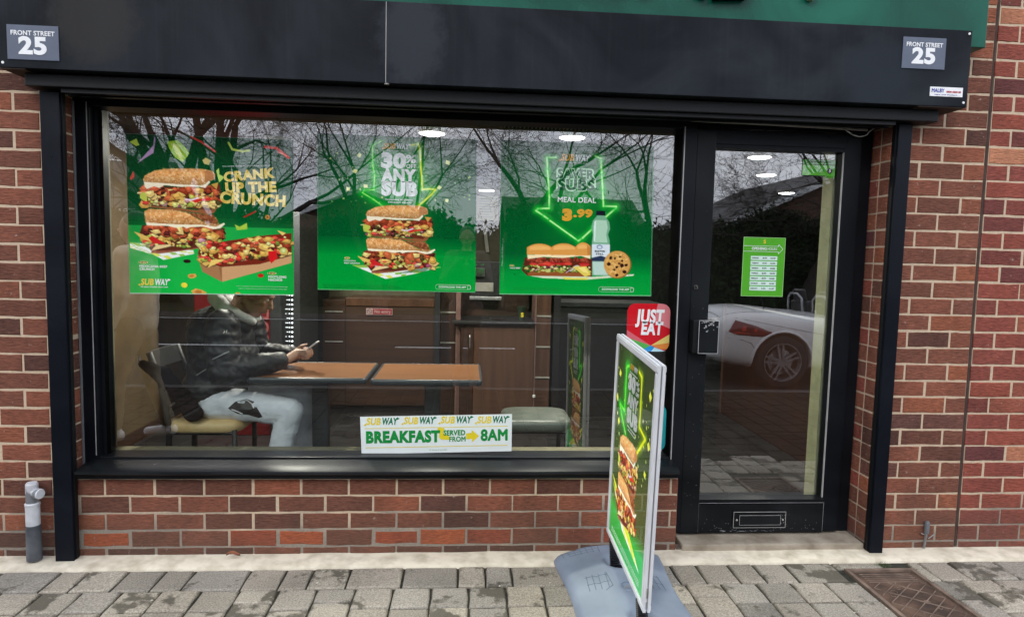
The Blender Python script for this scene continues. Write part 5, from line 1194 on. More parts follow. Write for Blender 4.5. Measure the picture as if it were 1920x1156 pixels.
    lt('Exclusions apply. Download', 100, 106.5, 2.2, 44, M_TW, .03); lt('our app to find out more', 102, 111, 2.2, 40, M_TW, .03)
    for i in range(3): lt('Offer valid at participating stores only while stocks last. See in store for full terms and conditions', 100, 284+i*3, 1.4, 160, M_TW, 0)
    # snap-on clear cover
    # hinges
    for u in (.02, Wd-.02):
        mb = MB()
        for v in (.035, .06): mb.tube([P(u if u > .3 else u, v, -.0), P(u, v, .028)], .003, 6)
        mb.build('corner_screw', M_CHROME, root)
    mb = MB(); mb.tube([P(Wd+.001, .06, .012), P(Wd+.001, .10, .012)], .0035, 6); mb.tube([P(Wd+.001, .015, .012), P(Wd+.001, .045, .012)], .0035, 6); mb.build('catch', M_CHROME, root)
    # sprung legs
    M_SPR = plain('black_spring_steel', (.02,.02,.022,1), .35, metallic=.5)
    for (yb, u) in ((-.255, .085), (-.720, Wd-.075)):
        p0, p1 = Vector((2.256, yb, .020)), P(u, .012, .014); lg = MB().tube([p0, p0.lerp(p1, .55), p1], [.021, .020, .019], 14).build('sprung_leg', M_SPR, root, smooth=True)
        c = MB(); pts = []; n = 110; dr_ = (p1-p0)
        for i in range(n+1):
            t = i/n; a = t*2*math.pi*11; q = p0+dr_*(t*.96); pts.append(q+Vector((math.cos(a)*.0215, math.sin(a)*.0215, 0)))
        c.tube(pts, .0022, 4, cap=False).build('coil', M_SPR, lg)
    # moulded base: concave long sides, swelling towards the pockets
    M_BASE = noise_mat('grey_blue_moulded_plastic', (.15,.19,.245,1), (.25,.30,.37,1), scale=2.6, rough=.48, coord='World', bump=.15, bscale=180, rr=(.40,.62))
    ya, yb = -.040, -.945; nY, nX = 44, 30; vs = []; X0 = 2.262
    def half(t):    # half width along the length, waisted in the middle
        e = min(t, 1-t); w_ = .262-.030*math.sin(math.pi*t)**1.5
        return w_
    def edge_y(s):  # back edge bows outwards in the middle
        return .055*(1-s*s)**.8
    for j in range(nY+1):
        t = j/nY
        for i in range(nX+1):
            s = -1+2*i/nX; w_ = half(t); y = ya+(yb-ya)*t
            y += (edge_y(abs(s))-.055)*(1-t)**3*1.0 - (edge_y(abs(s))-.055)*t**3
            x = X0-.004+s*w_
            ed = min(1, (1-abs(s))/.10); et = min(1, min(t, 1-t)/.045)
            r_ = (1-(1-ed)**2)**.5*(1-(1-et)**2)**.5
            z = G0+.004+(.030+.052*(1-abs(s)**1.7)*(.80+.20*math.cos((t-.5)*math.pi)))*r_
            # cable-like crease curves each side of the centre
            cx = .105+.055*abs(2*t-1)**1.6
            dd = abs(abs(s*w_)-cx); z -= .0055*math.exp(-(dd/.0055)**2)*r_
            # carrying handle recess
            q = ((x-(X0-.004))/.028)**2+((y+.488)/.034)**2; z -= .008*math.exp(-min(60, q**3))
            # pockets for the legs
            for py in (-.255, -.720):
                q = ((x-X0)/.046)**2+((y-py)/.052)**2; z -= .042*(1/(1+math.exp(min(60, (q-1)*9))))
            vs.append((x, y, z))
    W_ = nX+1; fs = [(j*W_+i, j*W_+i+1, (j+1)*W_+i+1, (j+1)*W_+i) for j in range(nY) for i in range(nX)]
    # skirt
    ring = [i for i in range(W_)]+[j*W_+nX for j in range(1, nY+1)]+[nY*W_+i for i in range(nX-1, -1, -1)]+[j*W_ for j in range(nY-1, 0, -1)]
    n0 = len(vs); vs += [(vs[k][0], vs[k][1], G0+.001) for k in ring]
    fs += [(ring[k], n0+k, n0+(k+1) % len(ring), ring[(k+1) % len(ring)]) for k in range(len(ring))]
    mb = MB(); mb.add(vs, fs); bo = mb.build('base', M_BASE, root, smooth=True)
    bv = BVHTree.FromPolygons([Vector(v) for v in vs], fs)
    def zt(x, y):
        h_ = bv.ray_cast(Vector((x, y, 1)), Vector((0,0,-1))); return h_[0].z if h_[0] else G0
    M_GR = plain('base_groove', (.095,.125,.165,1), .6)
    gr = MB()
    def groove(p, q, n=14, r_=.0013):
        pts = []
        for i in range(n+1):
            x, y = p[0]+(q[0]-p[0])*i/n, p[1]+(q[1]-p[1])*i/n; pts.append((x, y, zt(x, y)+.0002))
        gr.tube(pts, r_, 4, cap=False)
    # tread grid at the far end and the small gridded pads
    for k in range(7): x = X0-.235+k*.026; groove((x+.004*k, -.075-.0*k), (x+.012+.002*k, -.150))
    for k in range(4): groove((X0-.232+k*.012, -.082-k*.021), (X0-.070+k*.002, -.068-k*.022))
    for sx in (-1, 1):
        xs = [X0+sx*.075, X0+sx*.105, X0+sx*.132, X0+sx*.158]
        for x in xs: groove((x, -.355), (x+sx*.006, -.480))
        for yy in (-.372, -.432): groove((X0+sx*.070, yy), (X0+sx*.166, yy+.004))
        groove((X0+sx*.070, -.350), (X0+sx*.064, -.470)); groove((X0+sx*.064, -.470), (X0+sx*.10, -.500))
    tag(gr.build('moulded_grooves', M_GR, bo), kind='stuff')
    cc = (X0-.004, -.488); mb = MB(); pts = [(cc[0]+.030*math.cos(a), cc[1]+.036*math.sin(a)) for a in np.linspace(0, 2*math.pi, 25)]
    mb.tube([(x, y, zt(x, y)+.001) for x, y in pts], .0028, 5, cap=False); mb.build('filler_ring', M_BASE, bo)
    mb = MB().cbox(cc[0]-.016, cc[0]+.016, cc[1]-.006, cc[1]+.006, zt(*cc)-.002, zt(*cc)+.006, .002).build('filler_cap', plain('chrome_grey_cap', (.35,.37,.40,1), .3, metallic=.5), bo)
    for py in (-.255, -.720):
        MB().lathe([(.030, -.0), (.030, .006), (.0, .006)], (X0, py, .006-.002), 20).build('leg_socket', M_SOFFIT, bo)
make_pavement_sign()

# ------------------------------------------------------------------ interior shell
ROOM = dict(x0=-.81, x1=6.4, y0=.30, y1=6.2, z1=2.20)
M_TILE = noise_mat('dark_floor_tile', (.012,.012,.013,1), (.026,.026,.027,1), scale=6, rough=.28, coord='World', rr=(.2,.4))
M_OCHRE = noise_mat('ochre_wall', (.060,.039,.017,1), (.090,.058,.025,1), scale=5, rough=.75, coord='World')
M_TERRA = noise_mat('terracotta_panel', (.022,.006,.003,1), (.034,.009,.004,1), scale=4, rough=.6, coord='World')
M_WOODB = wood_mat('brown_wood_laminate', (.028,.013,.008,1), (.048,.023,.014,1), .4, 'X')
M_WOODV = wood_mat('brown_wood_laminate_upright', (.050,.022,.012,1), (.085,.038,.020,1), .4, 'Z')
M_OAK = wood_mat('orange_oak_trim', (.18,.078,.026,1), (.25,.12,.043,1), .45, 'Z')
M_TOPW = wood_mat('warm_wood_tabletop', (.16,.066,.026,1), (.25,.108,.045,1), .28, 'X', 1.4)
M_CEIL = plain('olive_ceiling_panel', (.07,.062,.04,1), .8); M_DARK = plain('dark_charcoal_panel', (.012,.012,.013,1), .5)
M_EDGE = plain('dark_grey_rubber_edge', (.035,.042,.048,1), .35)
fl = MB().box(-.9, 6.5, .21, 6.3, -.30, -.003).build('floor', plain('tile_grout', (.03,.03,.03,1), .8)); tag(fl, kind='structure')
tile_me = {}
for i in range(22):
    for j in range(17):
        x, y = -.81+i*.333, .215+j*.333
        if x > 6.2: continue
        me = tile_me.get('t')
        if me is None:
            mb = MB().add([(-.164,-.164,0),(.164,-.164,0),(.164,.164,0),(-.164,.164,0),(-.162,-.162,.003),(.162,-.162,.003),(.162,.162,.003),(-.162,.162,.003)], [(0,1,5,4),(1,2,6,5),(2,3,7,6),(3,0,4,7),(4,5,6,7)])
            me = mb.mesh('floor_tile'); me.materials.append(M_TILE); tile_me['t'] = me
        if (i < 18 and j < 16): link('floor_tile', me, None, fl, tuple(Vector((x+.1665, y+.1665, -.0025))-WORLD[fl.name]))
ce = MB().box(-.9, 6.5, .205, 6.3, 2.20, 2.30).build('ceiling', M_CEIL); tag(ce, kind='structure')
for x in [-.2, .4, 1.0, 1.6, 2.2, 2.8, 3.4, 4.0, 4.6, 5.2, 5.8]: MB().box(x-.010, x+.010, .21, 6.2, 2.1945, 2.1998).build('ceiling_bar', M_BEAD if False else M_CEIL, ce)
for y in [.8, 1.4, 2.0, 2.6, 3.2]: MB().box(-.81, 6.3, y-.010, y+.010, 2.1925, 2.1943).build('ceiling_bar', M_CEIL, ce)
wl = MB().box(-.93, -.81, .31, 6.3, -.01, 2.20).build('wall', M_OCHRE); tag(wl, kind='structure')
MB().box(-.8098, -.800, 1.38, 6.2, .0, .095).build('skirting_board', M_WOODB, wl)
MB().box(-.8098, -.775, 1.24, 1.36, 0, 2.19).build('corner_trim', M_OAK, wl)
wb = MB().box(-.9, 6.5, 6.2, 6.3, -.01, 2.2).build('wall', M_DARK); tag(wb, kind='structure')
wr_ = MB().box(6.4, 6.5, .2, 6.2, -.01, 2.2).build('wall', M_DARK); tag(wr_, kind='structure')
# front wall inside either side of the opening, dwarf wall under the window
wf = MB().box(-.93, -.255, .3005, .36, -.02, 2.20).box(3.62, 6.5, .3005, .36, -.02, 2.2).box(-.9, 6.5, .3005, .36, 2.201, 2.6).build('front_wall_lining', M_OCHRE); tag(wf, kind='structure')
rf = MB().box(-3.4, 7.6, .3, 6.5, 2.62, 2.75).build('shop_roof', M_DARK); tag(rf, kind='structure')
cl = empty('window_lining', (1.2, .25, .0), 'painted inner lining boards round the shop window and door', 'lining')
MB().box(-.249, -.205, .2005, .300, .40, 2.19).build('lining_board', plain('olive_cream_paint', (.20,.18,.10,1), .6), cl)
MB().box(3.44, 3.60, .202, .300, 0, 2.19).build('lining_board', plain('pale_green_cream_paint', (.30,.31,.18,1), .6), cl)
MB().box(-.2, 2.63, .2005, .300, -.03, .40).build('lining_board', MATS['olive_cream_paint'], cl)
# low terracotta partition on the right
pa = empty('partition', (3.97, 2.0, 0), 'low terracotta red partition wall inside, seen through the door glass', 'partition')
MB().cbox(3.950, 4.03, .36, 2.76, 0, 1.00, .004).build('panel', M_TERRA, pa); MB().cbox(3.94, 4.04, .36, 2.765, 1.0002, 1.02, .004).build('cap_rail', M_DARK, pa)
MB().box(3.938, 3.9495, 2.735, 2.76, 0, 1.00).build('corner_bead', plain('pink_corner_bead', (.10,.05,.04,1), .5), pa)
# ceiling lights and extractor grille
LAMP_W = 30.0
M_LAMP = emit('lit_diffuser', (1, .98, .92, 1), 9.0)
def lamp(x, y, lab, w=None):
    r = empty('ceiling_lamp', (x, y, 2.165), lab, 'ceiling lamp', 'round ceiling lamps')
    ld = bpy.data.lights.new('lamp_light', 'AREA'); ld.shape = 'DISK'; ld.size = .16; ld.energy = w or LAMP_W; ld.color = (1, .93, .82)
    lo_ = bpy.data.objects.new('lamp_light', ld); COL.objects.link(lo_); lo_.parent = r; lo_.location = (0, 0, -.018)
    MB().lathe([(.085,0),(.095,.008),(.095,.027)], (x, y, 2.165), 24).build('rim', M_WHITE, r, smooth=False)
    MB().lathe([(.0,-.010),(.055,-.009),(.080,-.002),(.082,.003)], (x, y, 2.165), 24).build('diffuser', M_LAMP, r, smooth=True)
lamp(1.326, 1.105, 'lit round ceiling lamp above the middle poster'); lamp(2.21, 1.075, 'lit round ceiling lamp above the meal deal poster')
lamp(.22, 1.62, 'unseen ceiling lamp added to brighten the seated man, hidden behind the left poster', 70)  # extra lamp out of sight, put in to light the man
lamp(3.667, 1.578, 'highest of the lit round lamps seen through the door glass', 14); lamp(4.161, 2.52, 'middle one of the lit round lamps seen through the door glass', 14); lamp(5.048, 3.908, 'lowest of the lit round lamps seen through the door glass', 14)
for (x, y, l_) in ((.3, 3.4, 'left'), (1.6, 3.6, 'middle'), (2.9, 3.6, 'right')): lamp(x, y, 'unseen ceiling lamp added deep inside to light the serving area, behind the '+l_+' poster', 12)  # extra unseen lamps, put in to light the back of the room
gl_ = empty('extractor_grille', (2.0, .6, 2.17), 'dark slatted extractor grille in the ceiling behind the window head', 'grille')
MB().box(1.74, 2.30, .38, .40, 2.165, 2.19).box(1.74, 2.30, .86, .88, 2.165, 2.19).box(1.74, 1.76, .40, .86, 2.165, 2.19).box(2.28, 2.30, .40, .86, 2.165, 2.19).build('frame', M_CEIL, gl_)
MB().box(1.76, 2.28, .40, .86, 2.185, 2.1905).build('dark_recess', M_SOFFIT, gl_)
for i in range(22): MB().box(1.765+i*.0235, 1.771+i*.0235, .40, .86, 2.170, 2.184).build('slat', MATS['dull_steel'], gl_)

# ------------------------------------------------------------------ furniture
def table(x0, x1, y0, y1, lab):
    r = empty('cafe_table', ((x0+x1)/2, (y0+y1)/2, 0), lab, 'table', 'wood topped cafe tables in the window')
    MB().cbox(x0+.012, x1-.012, y0+.012, y1-.012, .712, .7405, .002).build('tabletop', M_TOPW, r)
    R_ = rounded(x0, x1, y0, y1, .02); mb = MB(); n = len(R_); I = rounded(x0+.0125, x1-.0125, y0+.0125, y1-.0125, .012)
    vs = []
    for (p, q) in zip(R_, I):
        cx, cy = p; ix, iy = q
        vs += [(ix, iy, .7422), (cx*.3+ix*.7, cy*.3+iy*.7, .7435), (cx, cy, .738), (cx*1.0, cy*1.0, .716), (ix, iy, .709)]
    fs = [(k*5+a, ((k+1) % n)*5+a, ((k+1) % n)*5+(a+1) % 5, k*5+(a+1) % 5) for k in range(n) for a in range(5)]
    mb.add(vs, fs).build('edge_band', M_EDGE, r, smooth=True)
    cx, cy = (x0+x1)/2+.02, (y0+y1)/2
    MB().cbox(cx-.045, cx+.045, cy-.035, cy+.035, .03, .70, .008).build('pedestal', M_EDGE, r)
    MB().cbox(cx-.17, cx+.17, cy-.15, cy+.15, .695, .709, .002).build('top_plate', M_DARK, r)
    MB().cbox(cx-.22, cx+.22, cy-.035, cy+.035, .003, .030, .006).cbox(cx-.035, cx+.035, cy-.20, cy+.20, .004, .029, .006).build('cross_foot', M_EDGE, r)
table(.408, 1.032, .395, .91, 'wood topped cafe table the seated man rests his arms on')
table(1.056, 1.652, .370, .90, 'empty wood topped cafe table right of the one with the seated man')
M_SEAT = noise_mat('beige_seat_pad', (.60,.40,.16,1), (.72,.52,.25,1), scale=9, rough=.45, coord='World')
M_SEATG = noise_mat('grey_green_seat_pad', (.085,.10,.085,1), (.13,.145,.12,1), scale=9, rough=.4, coord='World')
M_CHF = plain('charcoal_chair_frame', (.010,.011,.012,1), .6)
def chair(cx, cy, face, seat, lab, back=True):
    """face: +1 looks along +X"""
    r = empty('cafe_chair', (cx, cy, 0), lab, 'chair', 'cafe chairs by the window')
    s = face; mb = MB(); n = 24; vs = []
    prof = [(.0,.500),(.80,.497),(.95,.488),(1.0,.470),(.99,.440),(.93,.430)]
    pts = [(cx+a-cx if False else a, b_) for a, b_ in rounded(cx-.20, cx+.20, cy-.19, cy+.19, .09, 5)]
    for (q, z) in prof[1:]: vs += [(cx+(a-cx)*q, cy+(b_-cy)*q, z+.006*s*((a-cx)/.2 > .7)*0) for a, b_ in pts]
    n = len(pts); vs.append((cx, cy, .500)); m_ = len(prof)-1
    fs = [(k*n+i, k*n+(i+1) % n, (k+1)*n+(i+1) % n, (k+1)*n+i) for k in range(m_-1) for i in range(n)]+[(len(vs)-1, (i+1) % n, i) for i in range(n)]+[tuple((m_-1)*n+i for i in range(n))]
    mb.add(vs, fs).build('seat', seat, r, smooth=True)
    for dy in (-.165, .165):
        MB().tube([(cx+s*.165, cy+dy, 0), (cx+s*.165, cy+dy, .445)], .0145, 8).build('leg', M_CHF, r, smooth=True)
        if back: MB().tube([(cx-s*.185, cy+dy, 0), (cx-s*.175, cy+dy, .46), (cx-s*.215, cy+dy, .70), (cx-s*.27, cy+dy, .86)], .0165, 8).build('back_post', M_CHF, r, smooth=True)
        else: MB().tube([(cx-s*.165, cy+dy, 0), (cx-s*.165, cy+dy, .445)], .0145, 8).build('leg', M_CHF, r, smooth=True)
    for (yy, zz, rr_) in ((-.165,.43,.013), (.165,.43,.013), (-.165,.22,.009), (.165,.22,.009)): MB().tube([(cx-.17, cy+yy, zz), (cx+.17, cy+yy, zz)], rr_, 6).build('stretcher', M_CHF, r)
    if back:
        for z0, z1 in ((.77, .86), (.52, .57)):
            vs, fs = [], []
            for i in range(11):
                t = i/10; y = cy-.165+.33*t; bow = -.03*math.sin(math.pi*t)
                for z in (z0, z1):
                    xx = cx-s*(.20+.07*(z-.66)/.2)+s*bow*.6
                    vs += [(xx-.008, y, z), (xx+.008, y, z)]
            for i in range(10):
                a = i*4; fs += [(a, a+4, a+6, a+2), (a+1, a+3, a+7, a+5), (a, a+1, a+5, a+4), (a+2, a+6, a+7, a+3)]
            mb = MB(); mb.add(vs, fs).build('backrest', M_CHF, r, smooth=False)
    return r
chair(.160, .615, 1, M_SEAT, 'cafe chair with a beige seat under the seated man')
chair(1.975, .66, -1, M_SEATG, 'cafe stool with a grey green seat at the right of the tables, behind the banner', back=False)
# drinks cooler with a column of small lights
co = empty('drinks_cooler', (-.15, 2.2, 0), 'red drinks cooler behind the seated man, with a column of bright dots', 'drinks cooler')
M_RED = plain('cooler_red', (.16,.008,.010,1), .35)
MB().cbox(-.47, .085, 1.92, 2.52, .0, 1.70, .006).build('cabinet', M_RED, co)
MB().cbox(.090, .165, 1.90, 2.50, .0, 1.70, .004).build('grey_side', plain('mid_grey_trim', (.022,.024,.026,1), .6), co)
MB().cbox(.262, .312, 1.90, 2.50, .0, 1.70, .004).build('door_edge', plain('cool_grey_trim', (.022,.024,.026,1), .6), co)
MB().box(.166, .261, 1.96, 2.50, .0, 1.70).build('dark_interior', M_DARK, co)
text('COLA', .13, (.035, 1.916, .86), plain('faded_pink_print', (.36,.10,.10,1), .5), co, rot=Matrix.Rotation(rad(-90), 4, 'Y') @ Matrix.Rotation(rad(90), 4, 'X'), bold=.02)
M_LED = emit('cooler_light', (.92, .96, 1, 1), 4.0)
lc = MB()
for i in range(30):
    z = .06+i*.0350
    lc.disc((.240, 1.955, z), .0062, 'Y', 8, .004); lc.disc((.219, 1.957, z), .0042, 'Y', 8, .004)
    if i % 5: lc.disc((.202, 1.958, z), .0026, 'Y', 6, .004)
    if 8 < i < 28 and i % 3: lc.disc((.193, 1.958, z), .0024, 'Y', 6, .004)
lc.build('light_strip', M_LED, co)
# serving counter and units at the back
ct = empty('service_counter', (.8, 2.9, 0), 'dark brown wooden service counter with a small No entry sign', 'counter')
MB().cbox(.33, .52, 2.60, 3.2, .08, 1.00, .003).build('end_panel', M_WOODB, ct)
MB().cbox(.525, 1.285, 2.60, 3.2, .08, .95, .003).build('front_panel', M_WOODB, ct)
MB().cbox(.525, 1.285, 2.592, 3.2, .952, 1.02, .003).build('top_band', M_WOODV, ct)
MB().box(.33, 1.285, 2.63, 3.2, 0, .079).build('plinth', M_DARK, ct)
MB().box(.5205, .5245, 2.598, 2.62, .08, .95).build('panel_gap', M_DARK, ct)
MB().box(.35, .50, 2.592, 2.5995, .895, .903).build('metal_strip', M_BEAD, ct); MB().box(.35, .50, 2.592, 2.5995, .635, .643).build('metal_strip', M_BEAD, ct)
MB().tube([(.545, 2.585, .30), (.545, 2.585, .40)], .005, 6).build('handle', M_ALU, ct)
MB().cbox(1.286, 1.336, 2.585, 2.9, .36, 1.10, .003).build('black_post', M_DARK, ct)
ne = empty('no_entry_sign', (.81, 2.59, .88), 'small red and white No entry sign on the brown service counter', 'sign')
MB().box(.70, .925, 2.588, 2.5915, .877, .933).build('sign_plate', plain('dull_pink_white', (.36,.24,.24,1), .5), ne)
MB().box(.757, .921, 2.5865, 2.5879, .881, .929).build('red_field', plain('dull_sign_red', (.20,.02,.03,1), .5), ne)
text('No entry', .040, (.840, 2.586, .905), MATS['dull_pink_white'], ne, bold=.02, width=.14)
mb = MB(); pts = [(.7285+.020*math.cos(a), 2.587, .905+.020*math.sin(a)) for a in np.linspace(0, 2*math.pi, 17)]; mb.tube(pts, .002, 4, cap=False).tube([(.7145, 2.587, .919), (.7425, 2.587, .891)], .002, 4).build('barred_circle', M_DARK, ne)
c1 = empty('wall_column', (1.40, 2.75, 0), 'brown column with pale metal bands left of the small cabinet', 'column')
MB().cbox(1.338, 1.468, 2.65, 2.9, 0, 2.19, .003).build('shaft', M_WOODB, c1)
for z in (.905, .635): MB().box(1.336, 1.470, 2.642, 2.6495, z-.006, z+.006).build('metal_band', M_PVC, c1)
c3 = MB().cbox(1.476, 1.516, 2.36, 2.44, 0, 2.19, .003).build('pink_post', plain('dusty_pink_paint', (.17,.095,.08,1), .5)); c3.name = 'timber_post'; tag(c3, 'dusty pink upright post at the left edge of the small brown cabinet', 'post')
cb = empty('waste_cabinet', (1.82, 2.5, 0), 'brown wooden cabinet with a black worktop, right of the service counter', 'cabinet')
MB().cbox(1.520, 1.626, 2.30, 2.85, .06, .838, .003).build('narrow_door', M_WOODB, cb)
MB().cbox(1.629, 2.134, 2.30, 2.85, .06, .838, .003).build('wide_door', wood_mat('mid_brown_laminate', (.075,.037,.023,1), (.105,.052,.032,1), .4, 'Z'), cb)
MB().cbox(1.446, 2.138, 2.27, 2.86, .840, .868, .006).build('worktop', M_DARK, cb)
MB().box(1.52, 2.13, 2.33, 2.8, 0, .059).build('plinth', M_DARK, cb)
MB().tube([(1.596, 2.292, .64), (1.596, 2.282, .655), (1.596, 2.282, .735), (1.596, 2.292, .75)], .0045, 6).build('handle', M_ALU, cb)
MB().box(1.52, 2.13, 2.78, 2.84, .869, 1.25).build('splashback', M_WOODB, cb)
MB().tube([(1.62, 2.772, 1.02), (1.62, 2.772, 1.09)], .004, 6).build('handle', M_ALU, cb)
MB().lathe([(.0,0),(.055,0),(.075,.006),(.0,.007)], (1.83, 2.45, .868), 20).build('steel_ring', M_CHROME, cb)
cu_ = empty('takeaway_cup', (2.035, 2.42, .868), 'dark takeaway cup with a yellow mark standing on the black worktop', 'cup')
MB().lathe([(.030,0),(.038,.10),(.041,.102),(.041,.112),(.034,.116),(.0,.117)], (2.035, 2.42, .8695), 18).build('cup', plain('dark_green_cup', (.012,.025,.015,1), .5), cu_)
text('S', .05, (2.035, 2.377, .915), M_YB, cu_, bold=.05)
c2 = empty('wall_column', (2.208, 2.45, 0), 'mid brown column with pale metal bands right of the small cabinet', 'column')
MB().cbox(2.150, 2.272, 2.32, 2.60, 0, 2.19, .003).build('shaft', wood_mat('reddish_brown_laminate', (.065,.031,.019,1), (.10,.050,.030,1), .4, 'Z'), c2)
for z in (.915, .655, .395): MB().box(2.152, 2.274, 2.312, 2.3195, z-.006, z+.006).build('metal_band', M_PVC, c2)
MB().cbox(2.138, 2.149, 2.30, 2.60, 0, 2.19, .002).build('pink_edge', MATS['dusty_pink_paint'], c2)
MB().lathe([(.012,0),(.012,.02)], (2.143, 2.29, .23), 10).build('white_knob', M_WHITE, c2)
bk = empty('back_unit', (2.6, 2.9, 0), 'black cupboard in the dark area right of the banded column', 'cupboard')
MB().cbox(2.30, 2.36, 2.36, 3.0, 0, 2.15, .003).build('upright', M_DARK, bk); MB().cbox(2.365, 3.3, 2.55, 3.0, 0, .98, .003).build('lower_cupboard', M_DARK, bk)
MB().cbox(2.365, 3.3, 2.53, 3.0, .982, 1.02, .003).build('shelf', MATS['mid_grey_trim'], bk)
# things glimpsed between the posters
nt_ = empty('wall_notice', (1.725, 2.98, 1.72), 'pale typed notice hanging on the back wall between the two right posters', 'notice')
MB().box(1.64, 1.84, 3.00, 3.003, 1.73, 1.955).build('paper', plain('dim_cream_paper', (.42,.40,.28,1), .7), nt_)
mb = MB()
for i in range(8): mb.box(1.665, 1.665+random.uniform(.08, .15), 2.998, 2.9995, 1.93-i*.024, 1.934-i*.024)
mb.build('typed_lines', M_DARK, nt_)
bw = MB().box(.30, 2.36, 3.01, 3.06, .9, 2.19).build('menu_wall', plain('dim_olive_wall', (.085,.075,.045,1), .7)); tag(bw, 'dim olive wall behind the service counter, seen between the posters', 'wall')
ml_ = MB().tube([(1.66, 2.95, 2.0), (1.80, 2.95, 2.0)], .008, 10).build('tube_lamp', emit('white_tube_light', (1,.97,.9,1), 2.5)); tag(ml_, 'short white tube light over the notice between the posters', 'tube light')
tp = MB(); tp.add([(1.70,2.96,1.70),(1.73,2.96,1.70),(1.765,2.96,1.44),(1.735,2.96,1.44),(1.70,2.962,1.70),(1.73,2.962,1.70),(1.765,2.962,1.44),(1.735,2.962,1.44)], [(0,1,2,3),(7,6,5,4),(0,4,5,1),(1,5,6,2),(2,6,7,3),(3,7,4,0)])
tag(tp.build('hanging_strap', M_PVC), 'pale strap hanging below the notice between the two right posters', 'strap')
cm = empty('coffee_machine', (1.70, 2.85, 1.02), 'black and steel coffee machine on the counter, seen between the posters', 'coffee machine')
MB().cbox(1.60, 1.86, 2.70, 2.98, 1.05, 1.36, .01).build('body', M_DARK, cm); MB().cbox(1.62, 1.72, 2.66, 2.70, 1.22, 1.30, .006).build('group_head', M_CHROME, cm)
MB().cbox(1.59, 1.87, 2.64, 2.98, 1.02, 1.048, .004).build('drip_tray', M_ALU, cm); MB().cbox(1.64, 1.80, 2.69, 2.699, 1.09, 1.17, .004).build('pale_panel', M_PVC, cm)
for i, (x, c) in enumerate([(1.645, M_CHROME), (1.70, M_CHROME)]): MB().disc((x, 2.655, 1.33), .010, 'Y', 12, .01).build('dial', c, cm)

# ------------------------------------------------------------------ people: one continuous remeshed body each
def blob(parts, name, mat, parent, vox=.01, smooth=2, disp=None):
    """parts: ('c', p0, r0, p1, r1) tapered capsules or ('e', centre, (rx,ry,rz), rotation) ellipsoids"""
    bm = bmesh.new()
    for p in parts:
        if p[0] == 'c':
            _, a, ra, b_, rb = p; a, b_ = Vector(a), Vector(b_); d = b_-a; L_ = d.length; n = 14; st = 5
            q = d.normalized().to_track_quat('Z', 'Y').to_matrix(); rings = []
            prof = [(-ra*math.cos(t), ra*math.sin(t)) for t in np.linspace(.15, math.pi/2, st)]+[(L_+rb*math.sin(t), rb*math.cos(t)) for t in np.linspace(0, math.pi/2-.15, st)]
            for h, r_ in prof: rings.append([bm.verts.new(a+q @ Vector((r_*math.cos(2*math.pi*k/n), r_*math.sin(2*math.pi*k/n), h))) for k in range(n)])
            for i in range(len(rings)-1):
                for k in range(n): bm.faces.new((rings[i][k], rings[i][(k+1) % n], rings[i+1][(k+1) % n], rings[i+1][k]))
            bm.faces.new(rings[0][::-1]); bm.faces.new(rings[-1])
        else:
            _, c, r3, rot = p; M = Matrix.Translation(c) @ rot.to_4x4() @ Matrix.Diagonal((*r3, 1))
            bmesh.ops.create_icosphere(bm, subdivisions=3, radius=1, matrix=M)
    me = bpy.data.meshes.new(name); bm.to_mesh(me); bm.free()
    o = bpy.data.objects.new(name, me); COL.objects.link(o)
    r_ = o.modifiers.new('r', 'REMESH'); r_.mode = 'VOXEL'; r_.voxel_size = vox; r_.use_smooth_shade = True
    if smooth: s_ = o.modifiers.new('s', 'SMOOTH'); s_.factor = .5; s_.iterations = smooth
    bpy.context.view_layer.update(); dg = bpy.context.evaluated_depsgraph_get(); me2 = bpy.data.meshes.new_from_object(o.evaluated_get(dg))
    bpy.data.objects.remove(o); bpy.data.meshes.remove(me)
    if disp:
        n = len(me2.vertices); co = np.empty(n*3, np.float32); me2.vertices.foreach_get('co', co); no = np.empty(n*3, np.float32); me2.vertices.foreach_get('normal', no)
        co = co.reshape(-1, 3); no = no.reshape(-1, 3)
        dd = np.array([disp(Vector(c)) for c in co], np.float32); co += no*dd[:, None]; me2.vertices.foreach_set('co', co.ravel()); me2.update()
    me2.name = name; off = wloc(parent); me2.transform(Matrix.Translation(-off)); me2.materials.clear(); me2.materials.append(mat)
    me2.polygons.foreach_set('use_smooth', [True]*len(me2.polygons))
    ob = bpy.data.objects.new(name, me2); COL.objects.link(ob); ob.parent = parent; WORLD[ob.name] = Vector(off)
    return ob
I3 = Matrix.Identity(3)
def R(ax, d): return Matrix.Rotation(rad(d), 3, ax)
M_SKIN = noise_mat('skin', (.34,.185,.125,1), (.42,.24,.165,1), scale=9, rough=.5, coord='World')
M_HAIR = noise_mat('dark_hair', (.012,.009,.008,1), (.03,.022,.018,1), scale=60, rough=.5, coord='World', bump=.6)
M_JACK = noise_mat('black_puffer_jacket', (.009,.010,.012,1), (.020,.022,.026,1), scale=7, rough=.30, coord='World', bump=.7, bscale=30, rr=(.36,.62), spec=.35)
M_HOOD = noise_mat('pale_grey_jersey', (.66,.66,.67,1), (.80,.80,.81,1), scale=20, rough=.9, coord='World', bump=.3)
M_JOG = noise_mat('light_grey_joggers', (.70,.72,.78,1), (.84,.86,.90,1), scale=14, rough=.9, coord='World', bump=.4, bscale=50)
def finger_chain(base, dirs, lens, r0):
    out_, p = [], Vector(base)
    for i, (d, l_) in enumerate(zip(dirs, lens)):
        q = p+Vector(d).normalized()*l_; out_.append(('c', p, r0*(1-.10*i), q, r0*(1-.10*(i+1)))); p = q
    return out_
